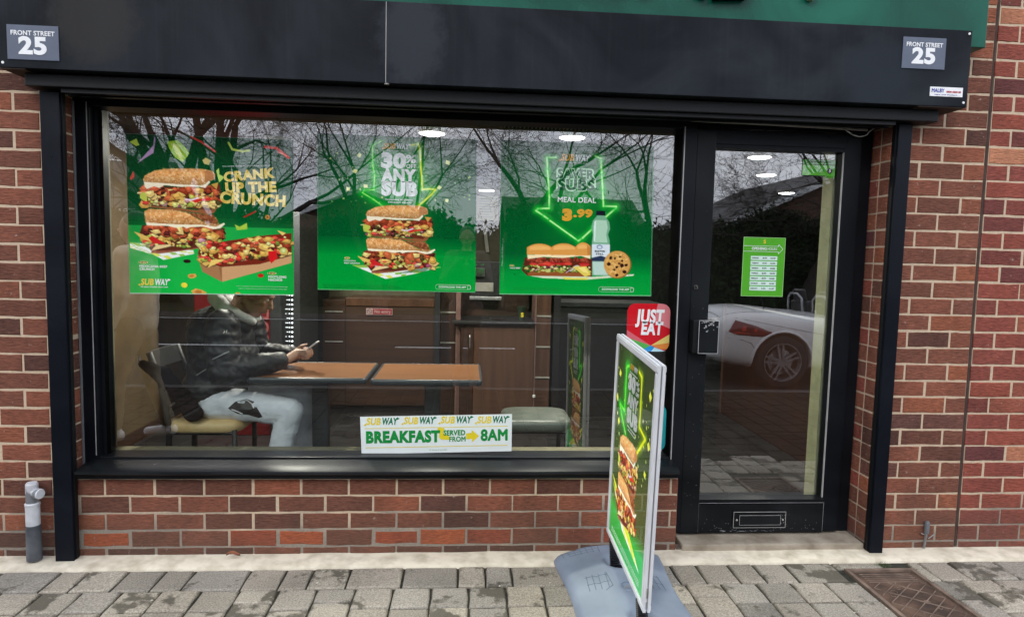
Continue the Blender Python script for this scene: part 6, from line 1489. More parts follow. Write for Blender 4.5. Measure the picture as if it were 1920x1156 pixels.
def seated_man():
    root = empty('person', (.16, .64, .0), 'seated man in black puffer jacket and pale grey joggers looking at a phone', 'person')
    Yc = .64
    hip, chest, neck = Vector((.165, Yc, .62)), Vector((.215, Yc, .95)), Vector((.290, Yc, 1.070))
    head = Vector((.385, Yc-.01, 1.168)); RH = R('Y', 32)
    def hp(x, y, z): return head+RH @ Vector((x, y, z))
    shN, shF = Vector((.270, Yc-.195, 1.005)), Vector((.270, Yc+.195, 1.005))
    elN, elF = Vector((.290, Yc-.235, .775)), Vector((.330, Yc+.225, .785))
    wrN, wrF = Vector((.572, Yc-.095, .812)), Vector((.590, Yc+.085, .815))
    B = [('c', hip, .115, chest, .135), ('c', chest, .12, neck, .055), ('c', neck, .056, hp(-.035, 0, -.06), .058),
         ('c', shN, .05, elN, .042), ('c', elN, .040, wrN, .027), ('c', shF, .05, elF, .042), ('c', elF, .040, wrF, .027),
         ('e', hp(-.008, 0, .028), (.098, .076, .098), RH), ('e', hp(.030, 0, -.035), (.066, .058, .078), RH),
         ('e', hp(.055, 0, -.088), (.032, .034, .024), RH), ('c', hp(-.02, -.045, -.055), .022, hp(.052, -.022, -.090), .020), ('c', hp(-.02, .045, -.055), .022, hp(.052, .022, -.090), .020),
         ('c', hp(.088, 0, .012), .012, hp(.112, 0, -.022), .0145), ('e', hp(.108, 0, -.025), (.014, .018, .010), RH),
         ('c', hp(.084, -.020, .034), .011, hp(.084, .020, .034), .011), ('e', hp(.094, 0, -.052), (.014, .023, .0075), RH), ('e', hp(.091, 0, -.063), (.013, .020, .0075), RH),
         ('e', hp(.060, -.040, -.012), (.026, .02, .024), RH), ('e', hp(.060, .040, -.012), (.026, .02, .024), RH)]
    for s in (-1, 1):
        B += [('e', hp(-.008, s*.078, -.002), (.018, .008, .031), RH), ('c', hp(-.012, s*.082, .018), .006, hp(-.006, s*.080, -.020), .006)]
    # hands: palms round the phone, thumbs on its face
    ph = Vector((.668, Yc-.005, .862)); pd = Vector((.80, 0, .60)).normalized()     # phone long axis
    for (wr, s) in ((wrN, -1), (wrF, 1)):
        palm = ph+Vector((-.052, s*.038, -.022))
        B += [('c', wr, .026, palm, .027), ('c', palm, .024, palm+Vector((.026, 0, .004)), .021)]
        for k in range(4):
            b_ = palm+Vector((.022+.004*k, s*.004, .018-.015*k)); l_ = (.030, .034, .032, .025)[k]
            B += finger_chain(b_, [(.9, s*.15, .05), (.45, -s*.9, .1), (-.25, -s*1, .25)], [l_, l_*.72, l_*.55], .0092 if k < 3 else .0080)
        B += finger_chain(palm+Vector((-.004, -s*.012, .020)), [(.75, -s*.2, .62), (.85, -s*.3, .25)], [.030, .028], .0105)
    # legs and feet are body too
    hN, hF = Vector((.20, Yc-.10, .575)), Vector((.20, Yc+.10, .575)); kN, kF = Vector((.600, Yc-.13, .535)), Vector((.635, Yc+.14, .555))
    aN, aF = Vector((.505, Yc-.13, .12)), Vector((.600, Yc+.14, .12))
    for h_, k_, a_ in ((hN, kN, aN), (hF, kF, aF)): B += [('c', h_, .075, k_, .052), ('c', k_, .050, a_, .036), ('c', a_, .035, a_+Vector((.13, 0, -.075)), .030)]
    body = blob(B, 'body', M_SKIN, root, .0062, 2)
    # eyes, brows
    for s in (-1, 1):
        MB().lathe([(.0,-.011),(.008,-.008),(.011,0),(.008,.008),(.0,.011)], hp(.079, s*.031, .012), 12).build('eye', plain('eye_white', (.6,.58,.55,1), .2) if 'eye_white' not in MATS else MATS['eye_white'], root, smooth=True)
        mb = MB().tube([hp(.092, s*.014, .034), hp(.093, s*.030, .038), hp(.082, s*.046, .032)], [.0035, .0045, .0025], 6); mb.build('eyebrow', M_HAIR, root)
        MB().disc(tuple(hp(.0888, s*.031, .008)), .0045, 'X', 10, .001).build('iris', M_HAIR, root)
    blob([('e', hp(-.020, 0, .052), (.100, .083, .092), RH), ('e', hp(-.062, 0, .010), (.060, .072, .085), RH), ('c', hp(.055, -.045, .090), .030, hp(.055, .045, .090), .030), ('c', hp(-.022, -.072, .030), .016, hp(-.020, -.074, -.006), .012), ('c', hp(-.022, .072, .030), .016, hp(-.020, .074, -.006), .012)], 'hair', M_HAIR, root, .008, 1,
         disp=lambda c: .006*mnoise.noise(c*70)+.004*mnoise.noise(c*150))
    def jn(c):
        w = mnoise.noise(Vector((c.x*9, c.y*9, c.z*22)))*.009+abs(mnoise.noise(Vector((c.x*26+c.z*16, c.y*20, c.z*30))))*.009+mnoise.noise(c*70)*.002
        return w
    J = [('c', hip+Vector((-.005,0,.0)), .155, chest+Vector((-.02,0,-.05)), .175), ('e', chest+Vector((-.03, 0, .0)), (.165, .215, .150), R('Y', 18)), ('e', chest+Vector((.0, 0, -.15)), (.175, .200, .16), I3), ('e', hip+Vector((-.01, 0, .02)), (.175, .19, .11), I3),
         ('c', shN, .088, elN, .078), ('c', elN, .076, wrN+(elN-wrN)*.10, .050), ('c', shF, .088, elF, .078), ('c', elF, .076, wrF+(elF-wrF)*.10, .050),
         ('c', neck+Vector((-.07, -.08, -.02)), .055, neck+Vector((-.07, .08, -.02)), .055), ('c', neck+Vector((-.05, -.10, -.03)), .04, neck+Vector((.05, -.05, -.075)), .035), ('c', neck+Vector((-.05, .10, -.03)), .04, neck+Vector((.05, .05, -.075)), .035)]
    # puffer channels down the sleeves
    for (a, b_, r_) in ((shN, elN, .088), (shF, elF, .088)):
        for k in range(4): q = a.lerp(b_, .15+.22*k); J.append(('e', q, (.094-.004*k, .094-.004*k, .030), R('Y', 0)))
    for (a, b_) in ((elN, wrN), (elF, wrF)):
        dq = (b_-a).to_track_quat('Z', 'Y').to_matrix()
        for k in range(4): q = a.lerp(b_, .10+.21*k); J.append(('e', q, (.077-.007*k, .077-.007*k, .034), dq))
    jk = blob(J, 'jacket', M_JACK, root, .0085, 1, disp=jn)
    # zip lines and small chest mark on the camera side
    bvj = BVHTree.FromPolygons([v.co+wloc(root) for v in jk.data.vertices], [p.vertices[:] for p in jk.data.polygons])
    def on(x, z, off=.002):
        h_ = bvj.ray_cast(Vector((x, -1, z)), Vector((0, 1, 0))); return (h_[0].x, h_[0].y-off, h_[0].z) if h_[0] else (x, .4, z)
    M_ZIP = plain('silver_zip', (.45,.45,.46,1), .35, metallic=.4)
    for (a, b_) in (((.118, .735), (.20, .785)), ((.255, .845), (.335, .885))):
        MB().tube([on(a[0]+(b_[0]-a[0])*t, a[1]+(b_[1]-a[1])*t) for t in np.linspace(0, 1, 8)], .0035, 5).build('zip', M_ZIP, jk)
    mb = MB()
    for dx in (-.006, .006): mb.tube([on(.315+dx, .995), on(.315+dx*.4, .988), on(.315+dx, .981)], .0016, 4)
    mb.build('chest_mark', M_WHITE, jk)
    # hood of the grey sweatshirt lying round the neck
    nk = neck
    Hd = [('c', nk+Vector((-.10, -.075, .075)), .040, nk+Vector((-.03, -.115, .02)), .040), ('c', nk+Vector((-.03, -.115, .02)), .038, nk+Vector((.095, -.065, -.050)), .022), ('c', nk+Vector((-.085, .055, .080)), .034, nk+Vector((-.02, .085, .02)), .034), ('c', nk+Vector((-.02, .085, .02)), .034, nk+Vector((.075, .05, -.055)), .020),
          ('c', nk+Vector((-.095, -.05, .085)), .036, nk+Vector((-.095, .05, .085)), .036), ('c', nk+Vector((.075, -.05, -.055)), .018, nk+Vector((.108, .0, -.040)), .016), ('c', nk+Vector((.075, .05, -.055)), .018, nk+Vector((.108, 0, -.040)), .016), ('e', nk+Vector((-.07, 0, .03)), (.05, .075, .06), I3)]
    blob(Hd, 'hood', M_HOOD, root, .008, 1, disp=lambda c: .004*mnoise.noise(c*26))
    def pn(c): return mnoise.noise(Vector((c.x*14, c.y*16, c.z*20)))*.006+mnoise.noise(c*42)*.002
    Pn = []
    for h_, k_, a_ in ((hN, kN, aN), (hF, kF, aF)):
        Pn += [('c', h_, .094, k_, .074), ('c', k_, .074, a_.lerp(k_, .10), .056), ('e', h_.lerp(k_, .35)+Vector((0,0,.012)), (.12, .082, .070), I3)]
    Pn += [('c', hN, .10, hF, .10)]
    jp = blob(Pn, 'joggers', M_JOG, root, .0085, 1, disp=pn)
    bvp = BVHTree.FromPolygons([v.co+wloc(root) for v in jp.data.vertices], [p.vertices[:] for p in jp.data.polygons])
    def onp(x, z, off=.003):
        h_ = bvp.ray_cast(Vector((x, -1, z)), Vector((0, 1, 0))); return (h_[0].x, h_[0].y-off, h_[0].z) if h_[0] else None
    # dark pocket panel on the thigh
    P2 = [(.295,.565),(.330,.600),(.385,.612),(.425,.600),(.450,.565),(.475,.520),(.455,.512),(.400,.530),(.345,.535)]
    c_ = (sum(p[0] for p in P2)/9, sum(p[1] for p in P2)/9); vs = []; fs = []
    for t in (0, .5, 1): vs += [onp(c_[0]+(x-c_[0])*max(t, .02), c_[1]+(z-c_[1])*max(t, .02)) or (x, .43, z) for x, z in P2]
    n = len(P2); fs = [(k*n+i, k*n+(i+1) % n, (k+1)*n+(i+1) % n, (k+1)*n+i) for k in range(2) for i in range(n)]+[tuple(range(n))]
    MB().add(vs, fs).build('pocket_panel', M_DARK, jp)
    pts = [onp(x, z, .005) for x, z in [(.315,.560),(.345,.548),(.372,.536)]]; pts2 = [onp(x, z, .005) for x, z in [(.355,.600),(.390,.606),(.418,.590),(.432,.568)]]
    if all(pts) and all(pts2): MB().tube(pts, .003, 5).tube(pts2, .003, 5).build('zip', M_ZIP, jp)
    shs = [('c', a_+Vector((-.03, 0, -.075)), .045, a_+Vector((.15, 0, -.082)), .036) for a_ in (aN, aF)]
    blob(shs, 'trainers', M_WHITE, root, .01, 1)
    p = empty('mobile_phone', tuple(ph), 'slim phone held up over the table by the seated man', 'phone')
    Mx = Matrix.Translation(ph) @ Matrix(((pd.x, 0, -pd.z), (0, 1, 0), (pd.z, 0, pd.x))).to_4x4()
    MB().cbox(-.072, .072, -.036, .036, -.0042, .0042, .003).xf(Mx).build('body', M_ALUW, p); MB().box(-.068, .068, -.0335, .0335, .0044, .0048).xf(Mx).build('screen', M_DARK, p)
seated_man()
dj = MB(); # dark strap-like bag leaning on the chair back
def bag():
    r = empty('shoulder_bag', (-.02, .47, .50), 'dark purple black bag hanging off the back of the chair beside the seated man', 'bag')
    blob([('c', (-.135, .43, .800), .022, (-.03, .425, .745), .045), ('c', (-.03, .425, .745), .048, (.065, .42, .63), .040), ('c', (.065, .42, .63), .038, (.120, .425, .545), .050)], 'bag_body', noise_mat('dark_plum_fabric', (.003,.002,.003,1), (.006,.004,.006,1), scale=9, rough=1, spec=.1, coord='World', bump=.4), r, .009, 1, disp=lambda c: .005*mnoise.noise(c*22))
    MB().tube([(-.135,.43,.80),(-.16,.45,.815),(-.19,.52,.83)], .006, 6).build('strap', M_DARK, r)
bag()
def standing(name_lab, base, face, coat, trouser, shoe, hood=None, pose='walk', h=1.76, coatlen=.62, arm=None):
    """simple standing figure on the pavement outside, seen only as a reflection; face: heading angle in degrees (0 = +X)"""
    b = Vector(base); root = empty('person', base, name_lab, 'person')
    F = Matrix.Rotation(rad(face), 3, 'Z'); k = h/1.76
    def P(x, y, z): return b+F @ Vector((x*k, y*k, z*k))
    st = .16 if pose == 'walk' else .03
    hipz, shz = .92, 1.44
    feet = [(st, -.09), (-st, .09)]
    B = [('c', P(0,0,hipz), .125, P(0,0,1.28), .15), ('c', P(0,-.16,shz), .06, P(0,.16,shz), .06), ('c', P(0,0,1.40), .07, P(.01,0,1.54), .052),
         ('e', P(.015,0,1.665), (.092,.075,.098), F), ('e', P(.045,0,1.615), (.058,.054,.072), F), ('c', P(.10,0,1.66), .010, P(.122,0,1.635), .014), ('e', P(.098,0,1.598), (.014,.022,.010), F), ('e', P(.06,0,1.565), (.03,.032,.022), F)]
    for s in (-1, 1): B.append(('e', P(.005, s*.078, 1.65), (.017,.008,.030), F))
    arms = arm or [((.02,-.20,1.16), (.10,-.20,.93)), ((-.02,.20,1.16), (.04,.20,.93))]
    hands = []
    for s, (el, wr) in zip((-1, 1), arms):
        B += [('c', P(0, s*.18, shz), .052, P(*el), .043), ('c', P(*el), .041, P(*wr), .027)]
        d = (P(*wr)-P(*el)).normalized(); pm = P(*wr)+d*.05; B.append(('c', P(*wr), .027, pm, .028)); sd_ = F @ Vector((1, 0, 0)); sd_ = (sd_-d*sd_.dot(d)).normalized()
        for j in range(4): B += finger_chain(pm+sd_*(.022-.015*j), [d, d*.7+F @ Vector((.2,-s*.6,0)), d*.2+F @ Vector((.1,-s*1,0))], [.036-.003*abs(j-1.5), .026, .018], .0088)
        B += finger_chain(P(*wr)+d*.025+sd_*.024, [d*.7+sd_*.6, d+sd_*.1], [.032, .026], .0105)
    legs = []
    for (fx, fy) in feet:
        kx = fx*.55+.035; legs.append((P(0, fy, hipz-.02), P(kx, fy, .49), P(fx-.02, fy, .09)))
        B += [('c', P(0, fy, hipz-.02), .085, P(kx, fy, .49), .055), ('c', P(kx, fy, .49), .053, P(fx-.02, fy, .09), .037), ('c', P(fx-.02, fy, .07), .037, P(fx+.13, fy, .035), .03)]
    blob(B, 'body', M_SKIN, root, .011, 1)
    cs = [('c', P(0,0,1.46-coatlen+.10), .145, P(0,0,1.30), .155), ('c', P(0,-.15,shz), .085, P(0,.15,shz), .085)]
    for s, (el, wr) in zip((-1, 1), arms): cs += [('c', P(0, s*.17, shz), .076, P(*el), .066), ('c', P(*el), .064, P(*wr), .047)]
    if hood: cs += [('c', P(-.06,-.06,1.50), .05, P(-.06,.06,1.50), .05)]
    blob(cs, 'jacket', coat, root, .012, 1, disp=lambda c: .006*mnoise.noise(c*12)+.003*mnoise.noise(c*30))
    tr = []
    for a, k_, f_ in legs: tr += [('c', a, .098, k_, .068), ('c', k_, .066, f_+Vector((0,0,.03)), .052)]
    blob(tr, 'trousers', trouser, root, .012, 1, disp=lambda c: .006*mnoise.noise(Vector((c.x*10, c.y*10, c.z*22))))
    for a, k_, f_ in legs:
        sh_ = F @ Vector((1,0,0)); blob([('c', Vector((f_.x,f_.y,b.z+.055))-sh_*.02, .046, Vector((f_.x,f_.y,b.z+.040))+sh_*.15, .037), ('c', Vector((f_.x,f_.y,b.z+.075)), .045, Vector((f_.x,f_.y,b.z+.11)), .045)], 'shoe', shoe, root, .010, 1)
    blob([('e', P(-.015,0,1.70), (.098,.083,.085), F), ('e', P(-.05,0,1.65), (.058,.074,.085), F)], 'hair', M_HAIR, root, .011, 1)
    return root
M_CREAM = noise_mat('cream_wool', (.62,.54,.40,1), (.76,.67,.52,1), scale=9, rough=.9, coord='World', bump=.3)
M_TAUPE = noise_mat('taupe_joggers', (.22,.18,.12,1), (.29,.24,.165,1), scale=9, rough=.9, coord='World', bump=.3)
standing('walker in cream top, taupe trousers and white shoes, mirrored at left in the window', (-.90, -1.66, G0), 180, M_CREAM, M_TAUPE, plain('white_trainer', (.80,.80,.80,1), .6), hood=True, pose='walk', h=1.70)
standing('photographer in dark clothes holding up a phone, mirrored mid window', (1.56, -3.62, G0), 90, noise_mat('dark_brown_coat', (.03,.022,.016,1), (.05,.036,.026,1), scale=8, rough=.8, coord='World'), noise_mat('dark_brown_trousers', (.035,.022,.014,1), (.055,.034,.02,1), scale=8, rough=.8, coord='World'), plain('brown_boot', (.09,.045,.03,1), .6), pose='stand', h=1.74,
         arm=[((.10,-.22,1.20), (.29,-.055,1.42)), ((.10,.22,1.20), (.29,.055,1.42))])
p = empty('mobile_phone', (1.553, -3.135, 1.38), 'dark phone held up by the mirrored photographer', 'phone')
MB().cbox(1.475, 1.631, -3.140, -3.130, 1.378, 1.452, .004).build('body', M_DARK, p); MB().disc((1.50, -3.129, 1.43), .009, 'Y', 12, .001).build('lens_ring', M_CHROME, p)
# ------------------------------------------------------------------ parked white roadster, mirrored in the door glass
def make_car():
    ox, oy = 4.60, -5.20      # rear end, centre line; heading +X, near side towards the shop
    root = empty('parked_car', (ox+2.1, oy, ROAD), 'parked white open roadster mirrored in the door glass', 'car')
    M_CAR = noise_mat('white_car_paint', (.78,.78,.77,1), (.82,.82,.81,1), scale=2, rough=.14, coord='World', rr=(.12,.2), spec=.6)
    M_TRIM = plain('black_car_trim', (.012,.012,.013,1), .4)
    # station: x, half width, z bottom, z waist, z deck edge, z centre top
    ST = [(0.00,.50,.40,.60,.66,.69),(.035,.66,.34,.62,.76,.80),(.12,.80,.28,.64,.84,.89),(.30,.875,.24,.66,.885,.945),(.60,.915,.22,.68,.905,.965),(.95,.925,.22,.70,.90,.955),(1.35,.915,.21,.69,.875,.90),(1.75,.905,.20,.68,.86,.87),(2.3,.905,.20,.68,.86,.87),(2.75,.905,.20,.68,.865,.93),(3.15,.915,.21,.66,.82,.88),(3.55,.88,.22,.60,.72,.77),(3.85,.78,.24,.54,.62,.66),(4.02,.62,.28,.48,.53,.55),(4.08,.42,.34,.45,.48,.49)]
    vs, fs = [], []; ring_n = 0
    for (x, w, zb, zw, ze, zt) in ST:
        half = [(0, zb), (w*.55, zb), (w*.90, zb+.02), (w*.975, zb+.10), (w, (zb+zw)/2+.02), (w*.995, zw), (w*.955, (zw+ze)/2+.02), (w*.87, ze-.004), (w*.72, ze+(zt-ze)*.45), (w*.42, zt-.006), (0, zt)]
        ring = half+[(-y, z) for y, z in half[-2:0:-1]]; ring_n = len(ring)
        vs += [(ox+x, oy+y, ROAD+z) for y, z in ring]
    for i in range(len(ST)-1):
        for k in range(ring_n): fs.append((i*ring_n+k, i*ring_n+(k+1) % ring_n, (i+1)*ring_n+(k+1) % ring_n, (i+1)*ring_n+k))
    fs += [tuple(range(ring_n))[::-1], tuple((len(ST)-1)*ring_n+k for k in range(ring_n))]
    me = MB().add(vs, fs).mesh('body'); o = bpy.data.objects.new('tmp', me); COL.objects.link(o)
    sb = o.modifiers.new('s', 'SUBSURF'); sb.levels = 3; sb.render_levels = 3
    WX = (ox+.86, ox+3.32); ZC = ROAD+.33
    cut = MB()
    for wx in WX:
        for s in (-1, 1):
            n = 40; pts = [(wx+.365*math.cos(2*math.pi*k/n), ZC+.365*math.sin(2*math.pi*k/n)) for k in range(n)]; a, b_ = sorted((oy+s*.70, oy+s*1.1)); cut.prism(pts, a, b_)
    # cockpit opening
    cut.box(ox+1.72, ox+2.62, oy-.66, oy+.66, ROAD+.55, ROAD+1.3)
    cm_ = cut.mesh('cut'); oc = bpy.data.objects.new('tmpc', cm_); COL.objects.link(oc)
    bo = o.modifiers.new('b', 'BOOLEAN'); bo.operation = 'DIFFERENCE'; bo.object = oc; bo.solver = 'EXACT'
    bpy.context.view_layer.update(); me2 = bpy.data.meshes.new_from_object(o.evaluated_get(bpy.context.evaluated_depsgraph_get()))
    bpy.data.objects.remove(o); bpy.data.objects.remove(oc)
    me2.transform(Matrix.Translation(-wloc(root))); me2.materials.clear(); me2.materials.append(M_CAR); me2.name = 'body'
    body = bpy.data.objects.new('body', me2); COL.objects.link(body); body.parent = root; WORLD[body.name] = wloc(root); autosmooth(body, 40)
    off = wloc(root); bv = BVHTree.FromPolygons([v.co+off for v in me2.vertices], [p_.vertices[:] for p_ in me2.polygons])
    def proj(x, z, d=(0,-1,0), off_=.004):
        D = Vector(d).normalized(); o_ = Vector((x, oy+.9, z))-D*1.2; h_ = bv.ray_cast(o_, D); 
        return h_[0]-D*off_ if h_[0] else None
    def patch(name, poly, mat, par, d=(0,-1,0), off_=.004, N=9):
        """polygon (x,z) subdivided towards its centre and laid on the bodywork"""
        cx, cz = sum(p_[0] for p_ in poly)/len(poly), sum(p_[1] for p_ in poly)/len(poly); P2 = []
        for a, b_ in zip(poly, poly[1:]+poly[:1]): P2 += [(a[0]+(b_[0]-a[0])*t, a[1]+(b_[1]-a[1])*t) for t in (0, .25, .5, .75)]
        n = len(P2); vs = []
        for k in range(1, 6):
            t = k/5
            for x, z in P2: vs.append(proj(cx+(x-cx)*t, cz+(z-cz)*t, d, off_*(1 if k < 5 else .2)))
        if any(v is None for v in vs): return None
        fs = [tuple(range(n))]+[(k*n+i, k*n+(i+1) % n, (k+1)*n+(i+1) % n, (k+1)*n+i) for k in range(4) for i in range(n)]
        return MB().add(vs, fs).build(name, mat, par, smooth=True)
    zr = ROAD
    M_LENS = plain('dark_red_lens', (.16,.008,.010,1), .12); M_LENS2 = plain('bright_red_lens', (.50,.03,.02,1), .15)
    dq = (.42, -1, 0)
    L_ = patch('tail_lamp', [(ox+.16, zr+.690), (ox+.24, zr+.835), (ox+.50, zr+.775), (ox+.74, zr+.690), (ox+.60, zr+.640), (ox+.30, zr+.655)], M_LENS, body, dq, .012)
    if L_:
        patch('lamp_reflector', [(ox+.33, zr+.70), (ox+.34, zr+.78), (ox+.39, zr+.77), (ox+.38, zr+.69)], M_LENS2, L_, dq, .017); patch('lamp_reflector', [(ox+.22, zr+.675), (ox+.30, zr+.672), (ox+.45, zr+.665), (ox+.45, zr+.68), (ox+.30, zr+.69), (ox+.22, zr+.69)], M_LENS2, L_, dq, .017)
        patch('lamp_reflector', [(ox+.48, zr+.70), (ox+.49, zr+.745), (ox+.53, zr+.735), (ox+.52, zr+.69)], M_LENS2, L_, dq, .017)
    # arches
    for wx in WX:
        for s in (-1, 1):
            pts = []
            for t in np.linspace(-12, 192, 40):
                x, z = wx+.378*math.cos(rad(t)), ZC+.378*math.sin(rad(t)); h_ = bv.ray_cast(Vector((x, oy+s*2, z)), Vector((0,-s,0)))
                if h_[0]: pts.append((x, h_[0].y+s*.001, z))
            if len(pts) > 4: MB().tube(pts, .016, 6).build('arch_lip', M_CAR, body, smooth=True)
    # wheels
    M_TYRE = plain('tyre_rubber', (.012,.012,.012,1), .8); M_RIM = plain('silver_alloy', (.42,.42,.43,1), .3, metallic=.7)
    for wx in WX:
        for s in (-1, 1):
            w = MB(); n = 44; prof = [(.235,-.10),(.300,-.112),(.323,-.095),(.328,0),(.323,.095),(.300,.112),(.235,.10)]
            yc = oy+s*.805; vs = [(wx+r_*math.cos(2*math.pi*k/n), yc+y, ZC+r_*math.sin(2*math.pi*k/n)) for r_, y in prof for k in range(n)]
            fs = [(i*n+k, i*n+(k+1) % n, (i+1)*n+(k+1) % n, (i+1)*n+k) for i in range(6) for k in range(n)]
            wo = w.add(vs, fs).build('wheel', M_TYRE, root, smooth=True)
            rm = MB(); prof = [(.232,.105),(.238,.112),(.228,.112),(.215,.07),(.205,-.08)]
            vs = [(wx+r_*math.cos(2*math.pi*k/n), yc+s*y, ZC+r_*math.sin(2*math.pi*k/n)) for r_, y in prof for k in range(n)]
            rm.add(vs, [(i*n+k, i*n+(k+1) % n, (i+1)*n+(k+1) % n, (i+1)*n+k) for i in range(4) for k in range(n)])
            a, b_ = sorted((yc+s*.055, yc+s*.088)); pts = [(wx+.055*math.cos(2*math.pi*k/20), ZC+.055*math.sin(2*math.pi*k/20)) for k in range(20)]; rm.prism(pts, a, b_)
            for q in range(5):
                an = rad(90+72*q+8)
                for sp_ in (-1, 1):
                    a1, a2 = an+sp_*.42, an+sp_*.155
                    p0, p1 = Vector((math.cos(a1)*.045, 0, math.sin(a1)*.045)), Vector((math.cos(a2)*.226, 0, math.sin(a2)*.226)); dd = (p1-p0).normalized(); nn = Vector((-dd.z, 0, dd.x))
                    vs = []
                    for yy in (yc+s*.060, yc+s*.094):
                        for (pp_, ww) in ((p0, .015), (p1, .010)): vs += [(wx+(pp_+nn*ww).x, yy, ZC+(pp_+nn*ww).z), (wx+(pp_-nn*ww).x, yy, ZC+(pp_-nn*ww).z)]
                    rm.add(vs, [(0,1,3,2),(4,6,7,5),(0,4,5,1),(2,3,7,6),(0,2,6,4),(1,5,7,3)])
            rm.build('rim', M_RIM, wo)
            dsc = MB(); n2 = 24; a, b_ = sorted((yc+s*.02, yc+s*.035)); dsc.prism([(wx+.16*math.cos(2*math.pi*k/n2), ZC+.16*math.sin(2*math.pi*k/n2)) for k in range(n2)], a, b_).build('brake_disc', M_ALU, wo)
            a, b_ = sorted((oy+s*.66, oy+s*.70)); MB().prism([(wx+.37*math.cos(2*math.pi*k/n2), ZC+.37*math.sin(2*math.pi*k/n2)) for k in range(n2)], a, b_).build('wheel_well', M_TRIM, body)
    # shut lines, boot lid edge, lower black valance, exhaust
    def line(pts, r_=.004, mat=M_TRIM, nm='shut_line'):
        q = [p_ for p_ in pts if p_ is not None]
        if len(q) > 1: MB().tube(q, r_, 4, cap=False).build(nm, mat, body)
    line([proj(ox+x, zr+z, (0,-1,0), .0) for x, z in [(.20,.615),(.34,.60),(.46,.56),(.50,.50)]]); line([proj(ox+x, zr+.86-.02*t, (0,-1,0), 0) for t, x in enumerate(np.linspace(.3, 1.6, 12)*1.0)], .003)
    line([proj(ox+1.45+.02*t, zr+.80-.07*t, (0,-1,0), 0) for t in range(8)]); line([proj(ox+2.62, zr+.80-.07*t, (0,-1,0), 0) for t in range(8)])
    def top(x, y, off_=.003):
        h_ = bv.ray_cast(Vector((x, y, 3)), Vector((0,0,-1))); return h_[0]+Vector((0,0,off_)) if h_[0] else None
    for s in (-1, 1): line([top(ox+x, oy+s*(.60+.05*x), 0) for x in np.linspace(.15, 1.5, 14)], .004)
    line([top(ox+.15, oy+y, 0) for y in np.linspace(-.6, .6, 14)], .004); line([top(ox+.62, oy+y, 0) for y in np.linspace(-.62, .62, 14)], .004)
    MB().cbox(ox+.13, ox+.42, oy-.66, oy+.66, zr+.22, zr+.30, .02).build('valance', M_TRIM, body)
    MB().tube([(ox+.06, oy+.36, zr+.30), (ox+.35, oy+.36, zr+.30)], .04, 14).tube([(ox+.06, oy+.46, zr+.30), (ox+.35, oy+.46, zr+.30)], .04, 14).build('exhaust', M_CHROME, body)
    h_ = top(ox+.78, oy+.48)
    if h_: MB().tube([h_, h_+Vector((.008,0,.03)), h_+Vector((-.05,0,.19))], [.012, .006, .003], 8).build('aerial', M_TRIM, body)
    # high brake lamp, number plate, emblem on the tail
    MB().cbox(ox+.060, ox+.078, oy-.16, oy+.16, zr+.835, zr+.850, .003).build('brake_lamp', M_LENS, body)
    def rear(y, z):
        h2 = bv.ray_cast(Vector((ox-1, y, z)), Vector((1,0,0))); return h2[0] if h2[0] else Vector((ox, y, z))
    q = rear(oy, zr+.56); npl = MB().cbox(q.x-.02, q.x-.008, oy-.26, oy+.26, zr+.50, zr+.615, .003).build('number_plate', plain('yellow_number_plate', (.60,.40,.03,1), .4), body)
    q = rear(oy+.62, zr+.72); MB().tube([q+Vector((-.004,0,.012)), q+Vector((-.004,.035,.012))], .004, 5).tube([q+Vector((-.004,0,-.006)), q+Vector((-.004,.035,-.006))], .004, 5).build('badge', M_CHROME, body)
    # cabin: tub, seats, hoops, windscreen
    MB().box(ox+1.725, ox+2.615, oy-.655, oy+.655, zr+.35, zr+.36).build('floor_tub', M_TRIM, root)
    M_LEA = plain('dark_leather', (.03,.027,.026,1), .5)
    for s in (-1, 1):
        st_ = MB().cbox(ox+1.82, ox+2.34, oy+s*.34-.24, oy+s*.34+.24, zr+.40, zr+.56, .04).build('seat', M_LEA, root)
        MB().cbox(-.06, .06, -.23, .23, 0, .52, .04).xf(Matrix.Translation((ox+1.84, oy+s*.34, zr+.52)) @ Matrix.Rotation(rad(-14), 4, 'Y')).build('backrest', M_LEA, st_)
        MB().cbox(-.045, .045, -.13, .13, 0, .17, .035).xf(Matrix.Translation((ox+1.71, oy+s*.34, zr+1.02)) @ Matrix.Rotation(rad(-14), 4, 'Y')).build('headrest', M_LEA, st_)
        pts = [(ox+1.64, oy+s*.34-.20, zr+.86), (ox+1.62, oy+s*.34-.19, zr+1.06), (ox+1.61, oy+s*.34-.10, zr+1.12), (ox+1.61, oy+s*.34+.10, zr+1.12), (ox+1.62, oy+s*.34+.19, zr+1.06), (ox+1.64, oy+s*.34+.20, zr+.86)]
        MB().tube(pts, .017, 8).build('roll_hoop', M_RIM, root, smooth=True)
    fr = MB(); pts = [(ox+2.78, oy-.70, zr+.90), (ox+2.46, oy-.60, zr+1.25), (ox+2.40, oy-.3, zr+1.285), (ox+2.38, oy, zr+1.29), (ox+2.40, oy+.3, zr+1.285), (ox+2.46, oy+.60, zr+1.25), (ox+2.78, oy+.70, zr+.90)]
    fr.tube(pts, .022, 8).build('windscreen_frame', M_CAR, root, smooth=True)
    MB().add([Vector(p_) for p_ in pts], [tuple(range(7))]).build('windscreen', glass_mat('car_glass', 1.0, .8), root)
    MB().cbox(ox+2.55, ox+2.80, oy-.64, oy+.64, zr+.62, zr+.86, .04).build('dashboard', M_TRIM, root)
